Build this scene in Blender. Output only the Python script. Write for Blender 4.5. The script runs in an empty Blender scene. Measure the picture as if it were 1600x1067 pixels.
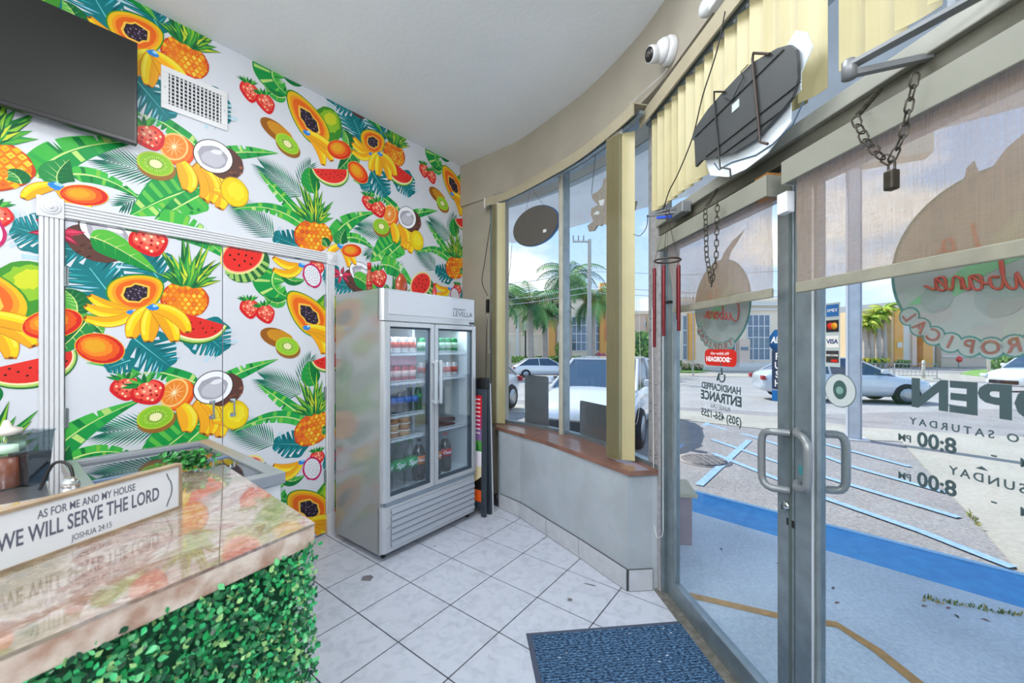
import bpy, bmesh, math, random
from mathutils import Vector, Matrix
from mathutils.geometry import tessellate_polygon
random.seed(7)
PI = math.pi
C = bpy.context.scene.collection
S = bpy.context.scene
# ---------------------------------------------------------------- camera
CAMH, FP, HY = 1.45, 620.0, 541.0
cam = bpy.data.cameras.new('camera'); cam.sensor_width = 36.0; cam.lens = 36.0*FP/1600
cam.shift_y = (HY-533.5)/1600; cam.clip_start = .02; cam.clip_end = 500
cam.dof.use_dof = True; cam.dof.focus_distance = 3.0; cam.dof.aperture_fstop = 5.0
co = bpy.data.objects.new('camera', cam); C.objects.link(co)
co.location = (0, 0, CAMH); co.rotation_euler = (PI/2, 0, 0)
S.camera = co
S.view_settings.view_transform = 'Standard'; S.view_settings.look = 'None'
S.view_settings.gamma = 1; S.view_settings.use_curve_mapping = False
S.view_settings.exposure = 0.0
# ---------------------------------------------------------------- sky
wd = bpy.data.worlds.new('sky'); S.world = wd; wd.use_nodes = True
nt = wd.node_tree; nt.nodes.clear()
def N(t, ty, **k):
    n = t.nodes.new(ty)
    for a, b in k.items():
        if a in n.inputs: n.inputs[a].default_value = b
        else: setattr(n, a, b)
    return n
o = N(nt, 'ShaderNodeOutputWorld'); bgn = N(nt, 'ShaderNodeBackground'); bgn.inputs['Strength'].default_value = 1.55
tc = N(nt, 'ShaderNodeTexCoord'); sep = N(nt, 'ShaderNodeSeparateXYZ')
nt.links.new(tc.outputs['Generated'], sep.inputs[0])
rp = N(nt, 'ShaderNodeValToRGB')
rp.color_ramp.elements[0].position = 0.0; rp.color_ramp.elements[0].color = (.60, .76, .96, 1)
rp.color_ramp.elements[1].position = .5; rp.color_ramp.elements[1].color = (.20, .41, .80, 1)
nt.links.new(sep.outputs['Z'], rp.inputs[0])
mp = N(nt, 'ShaderNodeMapping'); mp.inputs['Scale'].default_value = (1, 1, 2.6)
nt.links.new(tc.outputs['Generated'], mp.inputs[0])
nz = N(nt, 'ShaderNodeTexNoise'); nz.inputs['Scale'].default_value = 3.2; nz.inputs['Detail'].default_value = 7
nt.links.new(mp.outputs[0], nz.inputs['Vector'])
cr = N(nt, 'ShaderNodeValToRGB'); cr.color_ramp.elements[0].position = .50; cr.color_ramp.elements[1].position = .62
nt.links.new(nz.outputs[0], cr.inputs[0])
mx = N(nt, 'ShaderNodeMix', data_type='RGBA'); nt.links.new(cr.outputs[0], mx.inputs[0])
nt.links.new(rp.outputs[0], mx.inputs[6]); mx.inputs[7].default_value = (.85, .86, .88, 1)
nt.links.new(mx.outputs[2], bgn.inputs[0]); nt.links.new(bgn.outputs[0], o.inputs[0])
# ---------------------------------------------------------------- lights
def light(name, ty, loc, energy, color=(1,1,1), size=1, sy=None, direction=None):
    l = bpy.data.lights.new(name, ty); l.energy = energy; l.color = color
    if ty == 'AREA':
        l.size = size
        if sy: l.shape = 'RECTANGLE'; l.size_y = sy
    if ty == 'SUN': l.angle = math.radians(.6)
    ob = bpy.data.objects.new(name, l); C.objects.link(ob); ob.location = loc
    if direction: ob.rotation_euler = Vector(direction).to_track_quat('-Z', 'Y').to_euler()
    return ob
light('sun', 'SUN', (0, 0, 20), 6.3, (1, .96, .90), direction=(.53, -.74, -1.0))
for p, w in (((-1.6, -.3, 2.55), 60), ((.0, -1.1, 2.5), 80), ((-2.6, -.9, 2.5), 30)):
    light('room_fill_light', 'POINT', p, w, (.95, .975, 1)).data.shadow_soft_size = .35  # unseen fill lights added behind the camera to brighten walls and ceiling
light('floor_fill_light', 'AREA', (-.25, 1.45, 3.33), 36, (.95, .98, 1), 1.0, 1.0, direction=(0, 0, -1))  # unseen fill panel added overhead to brighten the floor
# ---------------------------------------------------------------- materials
def lin(c):
    if isinstance(c, str):
        c = [int(c[i:i+2], 16)/255 for i in (0, 2, 4)]
    return tuple(x/12.92 if x <= .04045 else ((x+.055)/1.055)**2.4 for x in c)
MATS = {}
def mat(name, col, rough=.5, metal=0, spec=.5, var=0, vscale=8, bump=0, bscale=60, emit=0, col2=None, stretch=None, coat=0, sheen=0):
    if name in MATS: return MATS[name]
    m = bpy.data.materials.new(name); m.use_nodes = True; t = m.node_tree
    b = t.nodes['Principled BSDF']; c = lin(col)
    b.inputs['Base Color'].default_value = (*c, 1); b.inputs['Roughness'].default_value = rough
    b.inputs['Metallic'].default_value = metal; b.inputs['Specular IOR Level'].default_value = spec
    if coat: b.inputs['Coat Weight'].default_value = coat; b.inputs['Coat Roughness'].default_value = .05
    if emit: b.inputs['Emission Color'].default_value = (*c, 1); b.inputs['Emission Strength'].default_value = emit
    if var or bump or col2:
        tc = N(t, 'ShaderNodeTexCoord'); mp = N(t, 'ShaderNodeMapping')
        t.links.new(tc.outputs['Object'], mp.inputs[0])
        if stretch: mp.inputs['Scale'].default_value = stretch
    if var or col2:
        n = N(t, 'ShaderNodeTexNoise'); n.inputs['Scale'].default_value = vscale; n.inputs['Detail'].default_value = 6
        t.links.new(mp.outputs[0], n.inputs['Vector'])
        r = N(t, 'ShaderNodeValToRGB'); e = r.color_ramp.elements
        e[0].position = .35; e[1].position = .65
        c2 = lin(col2) if col2 else tuple(min(1, x*(1+var)) for x in c)
        c1 = c if col2 else tuple(x*(1-var) for x in c)
        e[0].color = (*c1, 1); e[1].color = (*c2, 1)
        t.links.new(n.outputs[0], r.inputs[0]); t.links.new(r.outputs[0], b.inputs['Base Color'])
    if bump:
        n2 = N(t, 'ShaderNodeTexNoise'); n2.inputs['Scale'].default_value = bscale; n2.inputs['Detail'].default_value = 4
        t.links.new(mp.outputs[0], n2.inputs['Vector'])
        bm = N(t, 'ShaderNodeBump'); bm.inputs['Strength'].default_value = bump; bm.inputs['Distance'].default_value = .01
        t.links.new(n2.outputs[0], bm.inputs['Height']); t.links.new(bm.outputs[0], b.inputs['Normal'])
    MATS[name] = m; return m
def glass(name, tint='ffffff', refl=1.0, rough=0.0, base=.02):
    if name in MATS: return MATS[name]
    m = bpy.data.materials.new(name); m.use_nodes = True; t = m.node_tree; t.nodes.clear()
    o = N(t, 'ShaderNodeOutputMaterial'); tr = N(t, 'ShaderNodeBsdfTransparent'); gl = N(t, 'ShaderNodeBsdfGlossy')
    tr.inputs[0].default_value = (*lin(tint), 1); gl.inputs['Roughness'].default_value = rough
    ge = N(t, 'ShaderNodeNewGeometry'); dt = N(t, 'ShaderNodeVectorMath', operation='DOT_PRODUCT'); ab = N(t, 'ShaderNodeMath', operation='ABSOLUTE')
    t.links.new(ge.outputs['Incoming'], dt.inputs[0]); t.links.new(ge.outputs['Normal'], dt.inputs[1]); t.links.new(dt.outputs['Value'], ab.inputs[0])
    sb = N(t, 'ShaderNodeMath', operation='SUBTRACT'); sb.inputs[0].default_value = 1.0; t.links.new(ab.outputs[0], sb.inputs[1])
    lw = N(t, 'ShaderNodeMath', operation='POWER'); t.links.new(sb.outputs[0], lw.inputs[0]); lw.inputs[1].default_value = 5.0   # Schlick
    ma = N(t, 'ShaderNodeMath', operation='MULTIPLY_ADD'); ma.inputs[1].default_value = .9; ma.inputs[2].default_value = .035*refl+base; ma.use_clamp = True
    mi = N(t, 'ShaderNodeMixShader')
    t.links.new(lw.outputs[0], ma.inputs[0]); t.links.new(ma.outputs[0], mi.inputs[0])
    t.links.new(tr.outputs[0], mi.inputs[1]); t.links.new(gl.outputs[0], mi.inputs[2]); t.links.new(mi.outputs[0], o.inputs[0])
    MATS[name] = m; return m
def vmat(name, rough=.55, trans=False, spec=.3):
    """material whose colour is the printed colour stored on the faces"""
    if name in MATS: return MATS[name]
    m = bpy.data.materials.new(name); m.use_nodes = True; t = m.node_tree; b = t.nodes['Principled BSDF']
    a = N(t, 'ShaderNodeAttribute'); a.attribute_name = 'Col'
    t.links.new(a.outputs['Color'], b.inputs['Base Color']); b.inputs['Roughness'].default_value = rough
    b.inputs['Specular IOR Level'].default_value = spec
    MATS[name] = m; return m
PRINT = vmat('printed_vinyl', .4)
# ---------------------------------------------------------------- mesh builder
class MB:
    def __init__(s): s.v = []; s.f = []; s.m = []; s.c = []; s.sm = []
    def add(s, vs, fs, mi=0, col=None, smooth=False):
        n = len(s.v); s.v += [tuple(v) for v in vs]
        for f in fs: s.f.append([n+i for i in f]); s.m.append(mi); s.c.append(col); s.sm.append(smooth)
        return s
    def box(s, x0, x1, y0, y1, z0, z1, mi=0, bev=0, col=None, M=None):
        if x0 > x1: x0, x1 = x1, x0
        if y0 > y1: y0, y1 = y1, y0
        if z0 > z1: z0, z1 = z1, z0
        if bev <= 0:
            vs = [(x, y, z) for x in (x0, x1) for y in (y0, y1) for z in (z0, z1)]
            fs = [(0,1,3,2),(4,6,7,5),(0,4,5,1),(2,3,7,6),(0,2,6,4),(1,5,7,3)]
        else:
            b = min(bev, (x1-x0)*.49, (y1-y0)*.49, (z1-z0)*.49)
            bm = bmesh.new(); bmesh.ops.create_cube(bm, size=1)
            for v in bm.verts: v.co = Vector(((x0+x1)/2+v.co.x*(x1-x0), (y0+y1)/2+v.co.y*(y1-y0), (z0+z1)/2+v.co.z*(z1-z0)))
            bmesh.ops.bevel(bm, geom=bm.edges[:], offset=b, segments=2, affect='EDGES', profile=.5)
            vs = [v.co[:] for v in bm.verts]; bm.verts.index_update(); fs = [[v.index for v in f.verts] for f in bm.faces]; bm.free()
        if M: vs = [(M @ Vector(v))[:] for v in vs]
        return s.add(vs, fs, mi, col)
    def prism(s, pts, z0, z1, mi=0, axis='z', smooth=False):
        """pts 2-D outline; extruded along axis"""
        n = len(pts)
        if axis == 'z': A = [(x, y, z0) for x, y in pts] + [(x, y, z1) for x, y in pts]
        elif axis == 'y': A = [(x, z0, y) for x, y in pts] + [(x, z1, y) for x, y in pts]
        else: A = [(z0, x, y) for x, y in pts] + [(z1, x, y) for x, y in pts]
        tri = tessellate_polygon([[Vector((p[0], p[1], 0)) for p in pts]])
        fs = [list(t) for t in tri] + [[n+i for i in reversed(t)] for t in tri]
        fs += [(i, (i+1) % n, n+(i+1) % n, n+i) for i in range(n)]
        return s.add(A, fs, mi, smooth=False)
    def tube(s, pts, r, n=8, mi=0, closed=False, caps=True, col=None):
        P = [Vector(p) for p in pts]; m = len(P); rr = r if isinstance(r, (list, tuple)) else [r]*m
        up = None; rings = []
        for i in range(m):
            a = P[i-1] if (i > 0 or closed) else P[i]; b = P[(i+1) % m] if (i < m-1 or closed) else P[i]
            t = (b-a); t = t.normalized() if t.length > 1e-9 else Vector((0, 0, 1))
            if up is None: up = t.orthogonal().normalized()
            up = (up - t*up.dot(t)); up = up.normalized() if up.length > 1e-6 else t.orthogonal().normalized()
            w = t.cross(up)
            rings.append([(P[i]+(up*math.cos(2*PI*k/n)+w*math.sin(2*PI*k/n))*rr[i])[:] for k in range(n)])
        vs = [v for R in rings for v in R]; fs = []
        for i in range(m if closed else m-1):
            j = (i+1) % m
            for k in range(n): fs.append((i*n+k, i*n+(k+1) % n, j*n+(k+1) % n, j*n+k))
        s.add(vs, fs, mi, col, True)
        if caps and not closed:
            s.add(rings[0], [list(range(n))[::-1]], mi, col); s.add(rings[-1], [list(range(n))], mi, col)
        return s
    def lathe(s, prof, n=20, mi=0, c=(0, 0, 0), ax='z', smooth=True, col=None, sx=1, sy=1):
        vs = []; fs = []
        for r, z in prof:
            for k in range(n):
                a = 2*PI*k/n; p = (r*math.cos(a)*sx, r*math.sin(a)*sy, z)
                if ax == 'y': p = (p[0], p[2], p[1])
                if ax == 'x': p = (p[2], p[0], p[1])
                vs.append((c[0]+p[0], c[1]+p[1], c[2]+p[2]))
        for i in range(len(prof)-1):
            for k in range(n): fs.append((i*n+k, i*n+(k+1) % n, (i+1)*n+(k+1) % n, (i+1)*n+k))
        fs.append(tuple(range(n))[::-1]); L = (len(prof)-1)*n; fs.append(tuple(L+k for k in range(n)))
        return s.add(vs, fs, mi, col, smooth)
    def quad(s, a, b, c, d, mi=0, col=None): return s.add([a, b, c, d], [(0, 1, 2, 3)], mi, col)
    def build(s, name, mats, parent=None, loc=None, smooth_all=False):
        me = bpy.data.meshes.new(name); me.from_pydata(s.v, [], s.f)
        if not isinstance(mats, (list, tuple)): mats = [mats]
        for m in mats: me.materials.append(m)
        me.polygons.foreach_set('material_index', s.m)
        me.polygons.foreach_set('use_smooth', [bool(x) or smooth_all for x in s.sm])
        if any(c is not None for c in s.c):
            ca = me.color_attributes.new('Col', 'FLOAT_COLOR', 'CORNER'); buf = []
            for f, c in zip(s.f, s.c):
                c = c or (1, 1, 1); buf += [c[0], c[1], c[2], 1]*len(f)
            ca.data.foreach_set('color', buf)
        me.update()
        if not any(c is not None for c in s.c):
            bm = bmesh.new(); bm.from_mesh(me); bmesh.ops.recalc_face_normals(bm, faces=bm.faces); bm.to_mesh(me); bm.free()
        ob = bpy.data.objects.new(name, me); C.objects.link(ob)
        if parent: ob.parent = parent
        if loc: ob.location = loc
        return ob
def tag(o, label=None, cat=None, group=None, kind=None):
    if label: o['label'] = label
    if cat: o['category'] = cat
    if group: o['group'] = group
    if kind: o['kind'] = kind
    return o
def empty(name, loc=(0,0,0), rz=0, label=None, cat=None, group=None, kind=None):
    o = bpy.data.objects.new(name, None); C.objects.link(o); o.location = loc; o.rotation_euler = (0, 0, rz)
    o.empty_display_size = .1
    return tag(o, label, cat, group, kind)
def kids(o): return [c for c in bpy.data.objects if c.parent == o]
def dup(o, loc=None, rz=None, label=None, parent=None, scale=None):
    c = o.copy(); C.objects.link(c)
    if parent is not None: c.parent = parent
    if loc is not None: c.location = loc
    if rz is not None: c.rotation_euler = (0, 0, rz)
    if scale: c.scale = scale
    if label: c['label'] = label
    for k in list(o.children): dup(k, parent=c)
    return c
def text(body, size, m, parent, M, mirror=False, name='lettering', ext=.0003, align='CENTER', sx=1.0, spacing=1.0, bold=0.0, shear=0.0, width=None):
    cu = bpy.data.curves.new(name, 'FONT'); cu.body = body; cu.size = size; cu.extrude = ext; cu.align_x = align; cu.align_y = 'CENTER'
    cu.space_character = spacing; cu.offset = bold; cu.resolution_u = 3; cu.shear = shear
    tmp = bpy.data.objects.new('t', cu); C.objects.link(tmp)
    bpy.context.view_layer.update()
    dg = bpy.context.evaluated_depsgraph_get()
    me = bpy.data.meshes.new_from_object(tmp.evaluated_get(dg)); bpy.data.objects.remove(tmp)
    me.materials.clear(); me.materials.append(m)
    if width and len(me.vertices):
        xs = [v.co.x for v in me.vertices]; sx = width/(max(xs)-min(xs)); xm_ = (max(xs)+min(xs))/2
        for v in me.vertices: v.co.x -= xm_
    for v in me.vertices:
        p = v.co; x = p.x*sx
        if mirror: x = -x
        v.co = M(x, p.y, p.z) if callable(M) else M @ Vector((x, p.y, p.z))
    if mirror: me.flip_normals()
    o = bpy.data.objects.new(name, me); C.objects.link(o); o.parent = parent
    return o
# ---------------------------------------------------------------- frames: where the walls stand
def ray(px, py): return Vector(((px-800)/FP, 1.0, (HY-py)/FP))
def gp(px, py, z=0.0):
    r = ray(px, py); k = (z-CAMH)/r.z
    return Vector((r.x*k, r.y*k, z))
def at(px, py, Y):
    r = ray(px, py); return Vector((r.x*Y, Y, CAMH+r.z*Y))
class Frame:
    """vertical plane: local x along, y away from the room, z up"""
    def __init__(s, o, d):
        s.o = Vector((o[0], o[1], 0)); s.d = Vector((d[0], d[1], 0)).normalized(); s.n = Vector((-s.d.y, s.d.x, 0))
        s.rz = math.atan2(s.d.y, s.d.x)
    def hit(s, px, py, off=0):
        r = ray(px, py); p0 = s.o - s.n*off
        k = p0.dot(s.n)/r.dot(s.n); P = r*k
        return (P-p0).dot(s.d), CAMH+P.z
    def P(s, x, y, z): return s.o + s.d*x + s.n*y + Vector((0, 0, z))
    def M(s): return Matrix.Translation(s.o) @ Matrix.Rotation(s.rz, 4, 'Z')
MU = Frame((-1.430, 3.058), (472, 620))          # the fruit wall
DR = Frame((.896, 2.347), (.105, -.9945))        # the glazed entrance
def menu(name, label=None, cat=None, group=None, kind=None, fr=MU, at=(0,0,0)):
    return empty(name, fr.P(*at), fr.rz, label, cat, group, kind)
CEIL = 3.36; SR = 1.483
# common materials
ALU = mat('brushed_aluminium', '87949b', .35, .55, var=.12, vscale=14, bump=.05)
ALUD = mat('dull_aluminium', '8d9698', .45, .5, var=.15, vscale=10)
ALUW = mat('pale_frame_paint', 'c3bfb0', .5, .1, var=.08, vscale=10)
WHITE = mat('white_paint', 'e4e4e6', .4, var=.03)
BEIGE = mat('beige_wall_paint', 'a8a193', .75, var=.05, vscale=3, bump=.12, bscale=90)
BLIND = mat('cream_vinyl_slats', 'beb48a', .45, var=.05, vscale=4)
BLACK = mat('black_plastic', '17181a', .4)
STEEL = mat('stainless_steel', 'b9bcc0', .28, .9, var=.1, vscale=5, stretch=(1, 1, 12))
CHROME = mat('chrome', 'd8dce0', .12, 1)
GLASS = glass('window_glass', 'fafcfb', .8, base=.0)
# ================================================================ ROOM SHELL
def spline(pts, n=6):
    out = []; P = [Vector(p) for p in pts]
    for i in range(len(P)-1):
        a = P[max(i-1, 0)]; b = P[i]; c = P[i+1]; d = P[min(i+2, len(P)-1)]
        for k in range(n):
            t = k/n
            out.append(.5*((2*b)+(c-a)*t+(2*a-5*b+4*c-d)*t*t+(3*b-a-3*c+d)*t**3))
    out.append(P[-1]); return out
def offs(pts, d):
    """offset a polyline to its right-hand side seen from above (walking from far to near = into the room is right)"""
    o = []
    for i, p in enumerate(pts):
        a = pts[max(i-1, 0)]; b = pts[min(i+1, len(pts)-1)]; t = (b-a).normalized()
        o.append(p+Vector((t.y, -t.x))*d)
    return o
ARC = spline([(-.600, 4.25), (-.124, 3.85), (.110, 3.62), (.470, 3.10), (.62, 2.83), (.775, 2.449), (.845, 2.177)])
LAST = ARC[-1]
ARC2 = ARC + [LAST+Vector((.105, -.9945))*t for t in (.5, 1.0, 1.8, 3.0, 4.2)]   # carries on over the door
def ribbon(inner, outer, z0, z1, mi=0, mb=None):
    mb = mb or MB(); n = len(inner)
    for i in range(n-1):
        a, b, c, d = inner[i], inner[i+1], outer[i+1], outer[i]
        vs = [(p.x, p.y, z) for z in (z0, z1) for p in (a, b, c, d)]
        mb.add(vs, [(0, 1, 2, 3), (7, 6, 5, 4), (0, 4, 5, 1), (2, 6, 7, 3)] + ([(0, 3, 7, 4)] if i == 0 else []) + ([(1, 5, 6, 2)] if i == n-2 else []), mi)
    return mb
# upper fascia wall, curved then straight over the doors
wf = ribbon(offs(ARC2, 0), offs(ARC2, -.32), 2.93, CEIL).build('wall_front', BEIGE); tag(wf, 'curved beige upper wall running over the windows and the doors', kind='structure')
# beige pier between the fruit wall and the window
pc = MU.P(SR, 0, 0)
mb = MB(); P0 = Vector((pc.x, pc.y)); P1 = Vector((-.17, 3.90)); nn = (P1-P0).normalized(); nn = Vector((-nn.y, nn.x))
P1o = P1+nn*.2; P0o = P0+nn*.2
mb.prism([(P0.x, P0.y), (P1.x, P1.y), (P1o.x, P1o.y), (P0o.x, P0o.y)], 0, 2.93)
tag(mb.build('wall_front_pier', BEIGE), 'narrow beige wall between the fruit mural and the window', kind='structure')
# glass line
GL = spline([(-.17, 3.90), (.16, 3.64), (.456, 3.33), (.70, 2.90), (.853, 2.46), (.885, 2.36)], 5)
# low wall under the sill
LOW = [Vector(p) for p in [(-.125, 3.60), (-.109, 3.567), (.073, 3.367), (.467, 2.733), (.687, 2.353), (.836, 2.366)]]
LOWM = mat('scuffed_grey_paint', 'aeb6bd', .6, var=.07, vscale=5, bump=.15, bscale=40)
outer = [(p.x, p.y) for p in offs(GL, -.10)]
poly = [(p.x, p.y) for p in LOW] + [(.885, 2.36)] + list(reversed(outer))
mb = MB(); mb.prism(poly, 0, .69); lw = mb.build('wall_low', LOWM); tag(lw, 'low grey scuffed wall carrying the wooden window sill', kind='structure')
# tile skirting along it, each tile a piece
SK = mat('skirting_tile', 'c3c6cc', .3, var=.06, vscale=14)
SKB = mat('skirting_side_bright', 'ccd2dc', .3, var=.05, vscale=14)
bb = empty('baseboard_window', (0, 0, 0), label='tiled skirting at the foot of the low grey wall', kind='structure')
segs = []
for i in range(1, len(LOW)-1):
    a, b = LOW[i], LOW[i+1]; L = (b-a).length; n = max(1, round(L/.35))
    for k in range(n): segs.append((a.lerp(b, k/n), a.lerp(b, (k+1)/n)))
for a, b in segs:
    t = (b-a).normalized(); nr = Vector((t.y, -t.x)); g = .0025
    a2 = a+t*g*1.2; b2 = b-t*g*1.2
    if nr.dot(-a) < 0: nr = -nr
    m = MB(); m.prism([(a2.x, a2.y), (b2.x, b2.y), ((b2+nr*.012).x, (b2+nr*.012).y), ((a2+nr*.012).x, (a2+nr*.012).y)], .004, .126)
    m.build('skirting_tile', SK, bb)
    m = MB(); m.prism([(a.x, a.y), (b.x, b.y), ((b+nr*.009).x, (b+nr*.009).y), ((a+nr*.009).x, (a+nr*.009).y)], 0, .129); m.build('joint_line', mat('skirting_joint', '55585f', .8), bb)
# sill planks
WOOD = mat('stained_wood', '8a6354', .3, var=.18, vscale=9, stretch=(1, 1, 1), coat=.3)
si = empty('trim_sill', (0, 0, 0), label='stained brown wooden window sill', kind='structure')
inn = [Vector(p) for p in [(-.155, 3.62), (.07, 3.34), (.25, 3.08), (.45, 2.74), (.69, 2.315), (.855, 2.345)]]
def resamp(pts, n):
    L = [0]
    for i in range(len(pts)-1): L.append(L[-1]+(pts[i+1]-pts[i]).length)
    out = []
    for k in range(n+1):
        t = L[-1]*k/n; i = max(j for j in range(len(L)) if L[j] <= t+1e-9); i = min(i, len(pts)-2)
        out.append(pts[i].lerp(pts[i+1], (t-L[i])/(L[i+1]-L[i])))
    return out
inr = resamp(inn[:5], 14); out_ = resamp(offs(GL, -.02), 14)
for q in range(3):
    f0, f1 = q/3, (q+1)/3-.012
    i_ = [a.lerp(b, f0) for a, b in zip(inr, out_)]; o_ = [a.lerp(b, f1) for a, b in zip(inr, out_)]
    ribbon(i_, o_, .69, .72 if q else .721).build('plank', WOOD, si)
MB().prism([(p.x, p.y) for p in (inn[4], inn[5], Vector((.885, 2.36)), Vector((.80, 2.48)))], .69, .7205).build('end_plank', WOOD, si)

# ---- fruit wall
MURALW = mat('mural_ground', 'd9dce4', .45, var=.015, vscale=1.5, bump=.03)
wl = menu('wall_left', 'white wall covered by a printed tropical fruit mural', kind='structure')
DL, DRr, DT = -1.345, -.005, 2.085   # cupboard door opening
m = MB()
m.box(-4.2, DL, 0, .15, 0, CEIL); m.box(DRr, SR+.1, 0, .15, 0, CEIL); m.box(DL, DRr, 0, .15, DT, CEIL); m.box(DL, DRr, .035, .15, 0, DT)
m.box(-4.2, SR+.1, 0, .15, -.05, 0); m.build('wall_panel', MURALW, wl)
# ---- remaining walls, ceiling
WB = mat('rear_wall_paint', 'd4d2cc', .8)
A_ = MU.P(-4.2, 0, 0); B_ = Vector((LAST.x+.105*4.2, LAST.y-.9945*4.2, 0))
def wallseg(name, a, b, label, z0=0, z1=CEIL, th=.12, m=WB):
    a = Vector(a[:2]); b = Vector(b[:2]); t = (b-a).normalized(); n = Vector((-t.y, t.x))*th
    k = MB(); k.prism([(a.x, a.y), (b.x, b.y), ((b+n).x, (b+n).y), ((a+n).x, (a+n).y)], z0, z1)
    return tag(k.build(name, m), label, kind='structure')
wallseg('wall_back', (B_.x+.2, -2.0), (-3.97, -2.0), 'plain wall behind the counter area', th=-.12)
wallseg('wall_side', (-3.97, -2.0), (-3.97, -.27), 'plain side wall of the shop', th=-.12)
CE = mat('textured_ceiling', 'e9edf1', .85, var=.03, vscale=1.2, bump=.14, bscale=34)
m = MB(); top = [(p.x, p.y) for p in offs(ARC2, -.3)]
m.prism([(-4.1, -2.1), (1.9, -2.1)] + [t for t in reversed(top) if t[1] > -2.1] + [(MU.P(SR, .1, 0).x, MU.P(SR, .1, 0).y), (MU.P(-4.2, .1, 0).x, MU.P(-4.2, .1, 0).y)], CEIL, CEIL+.1)
tag(m.build('ceiling', CE), 'pale textured plaster ceiling', kind='structure')
# ---- floor tiles: lattice parallel to the fruit wall
fl = empty('floor', (0, 0, 0), label='glazed pale grey floor tiles laid in a grid with dark joints', kind='structure')
GROUT = mat('dark_grout', '3c3f47', .8)
m = MB(); fp = [(-4.1, -2.1), (1.35, -2.1), (.93, 2.36), (.9, 2.4), (.836, 2.375), (.70, 2.37), (.48, 2.75), (.09, 3.39), (-.1, 3.6), (P1.x, P1.y), (P0.x, P0.y), (MU.P(-4.2, 0, 0).x, MU.P(-4.2, 0, 0).y)]
m.prism(fp, -.05, -.003); m.build('grout_bed', GROUT, fl)
def tilemat():
    m = bpy.data.materials.new('glazed_tile'); m.use_nodes = True; t = m.node_tree; b = t.nodes['Principled BSDF']
    tc = N(t, 'ShaderNodeTexCoord'); n = N(t, 'ShaderNodeTexNoise'); n.inputs['Scale'].default_value = 16; n.inputs['Detail'].default_value = 8; n.inputs['Distortion'].default_value = .9
    gi = N(t, 'ShaderNodeObjectInfo'); ad = N(t, 'ShaderNodeVectorMath', operation='ADD')
    t.links.new(tc.outputs['Object'], ad.inputs[0]); t.links.new(gi.outputs['Location'], ad.inputs[1]); t.links.new(ad.outputs[0], n.inputs['Vector'])
    r = N(t, 'ShaderNodeValToRGB'); e = r.color_ramp.elements; e[0].position = .3; e[0].color = (*lin('bcc2d0'), 1); e[1].position = .55; e[1].color = (*lin('cdd2df'), 1)
    t.links.new(n.outputs[0], r.inputs[0]); t.links.new(r.outputs[0], b.inputs['Base Color'])
    b.inputs['Roughness'].default_value = .22; b.inputs['Specular IOR Level'].default_value = .5
    return m
TILE = tilemat(); tp = .3505; tg = .0068
origin = Vector((-.412, 2.716)); e1 = Vector((MU.d.x, MU.d.y)); e2 = Vector((e1.y, -e1.x))
def clip(poly, a, b):
    """keep the side left of a->b"""
    out = []; n = len(poly)
    def sd(p): return (b[0]-a[0])*(p[1]-a[1])-(b[1]-a[1])*(p[0]-a[0])
    for i in range(n):
        p, q = poly[i], poly[(i+1) % n]; sp, sq = sd(p), sd(q)
        if sp >= 0: out.append(p)
        if (sp >= 0) != (sq >= 0):
            t = sp/(sp-sq); out.append((p[0]+(q[0]-p[0])*t, p[1]+(q[1]-p[1])*t))
    return out
edges = [((-4.0, -1.95), (1.33, -1.95)), ((1.262, -1.3), (.877, 2.36)), ((.687, 2.350), (.073, 3.367)), ((.073, 3.367), (-.109, 3.567)), ((P1.x+.03, P1.y-.05), (P0.x, P0.y)), ((pc.x, pc.y), (A_.x, A_.y))]
shared = None
for i in range(-12, 9):
    for j in range(-9, 14):
        c0 = origin+e1*(i*tp)+e2*(j*tp); c = c0+(e1+e2)*(tp/2)
        if c.y < -.9 or c.x < -3.4 or c.x > 1.6: continue
        h = (tp-tg)/2; sq = [c-e1*h-e2*h, c+e2*h-e1*h, c+e1*h+e2*h, c+e1*h-e2*h]
        full = True; q = [(p.x, p.y) for p in sq]
        for k, (a, b) in enumerate(edges):
            # the low wall's long edge only binds in front of its own corner
            r = clip(q, a, b)
            if k in (2, 3) and c.y < 2.5: continue
            if len(r) != len(q) or any(abs(r[w][0]-q[w][0])+abs(r[w][1]-q[w][1]) > 1e-6 for w in range(len(q))): full = False
            q = r
            if len(q) < 3: break
        if len(q) < 3: continue
        loc = (c.x, c.y, 0)
        if full:
            if shared is None:
                mm = MB(); mm.prism([(p[0]-c.x, p[1]-c.y) for p in q], -.003, 0); ob = mm.build('floor_tile', TILE, fl, loc); shared = ob.data
            else:
                ob = bpy.data.objects.new('floor_tile', shared); C.objects.link(ob); ob.parent = fl; ob.location = loc
        else:
            ar = abs(sum(q[w][0]*q[(w+1) % len(q)][1]-q[(w+1) % len(q)][0]*q[w][1] for w in range(len(q))))/2
            if ar < 1e-4: continue
            mm = MB(); mm.prism([(p[0]-c.x, p[1]-c.y) for p in q], -.003, 0); mm.build('floor_tile', TILE, fl, loc)
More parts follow.
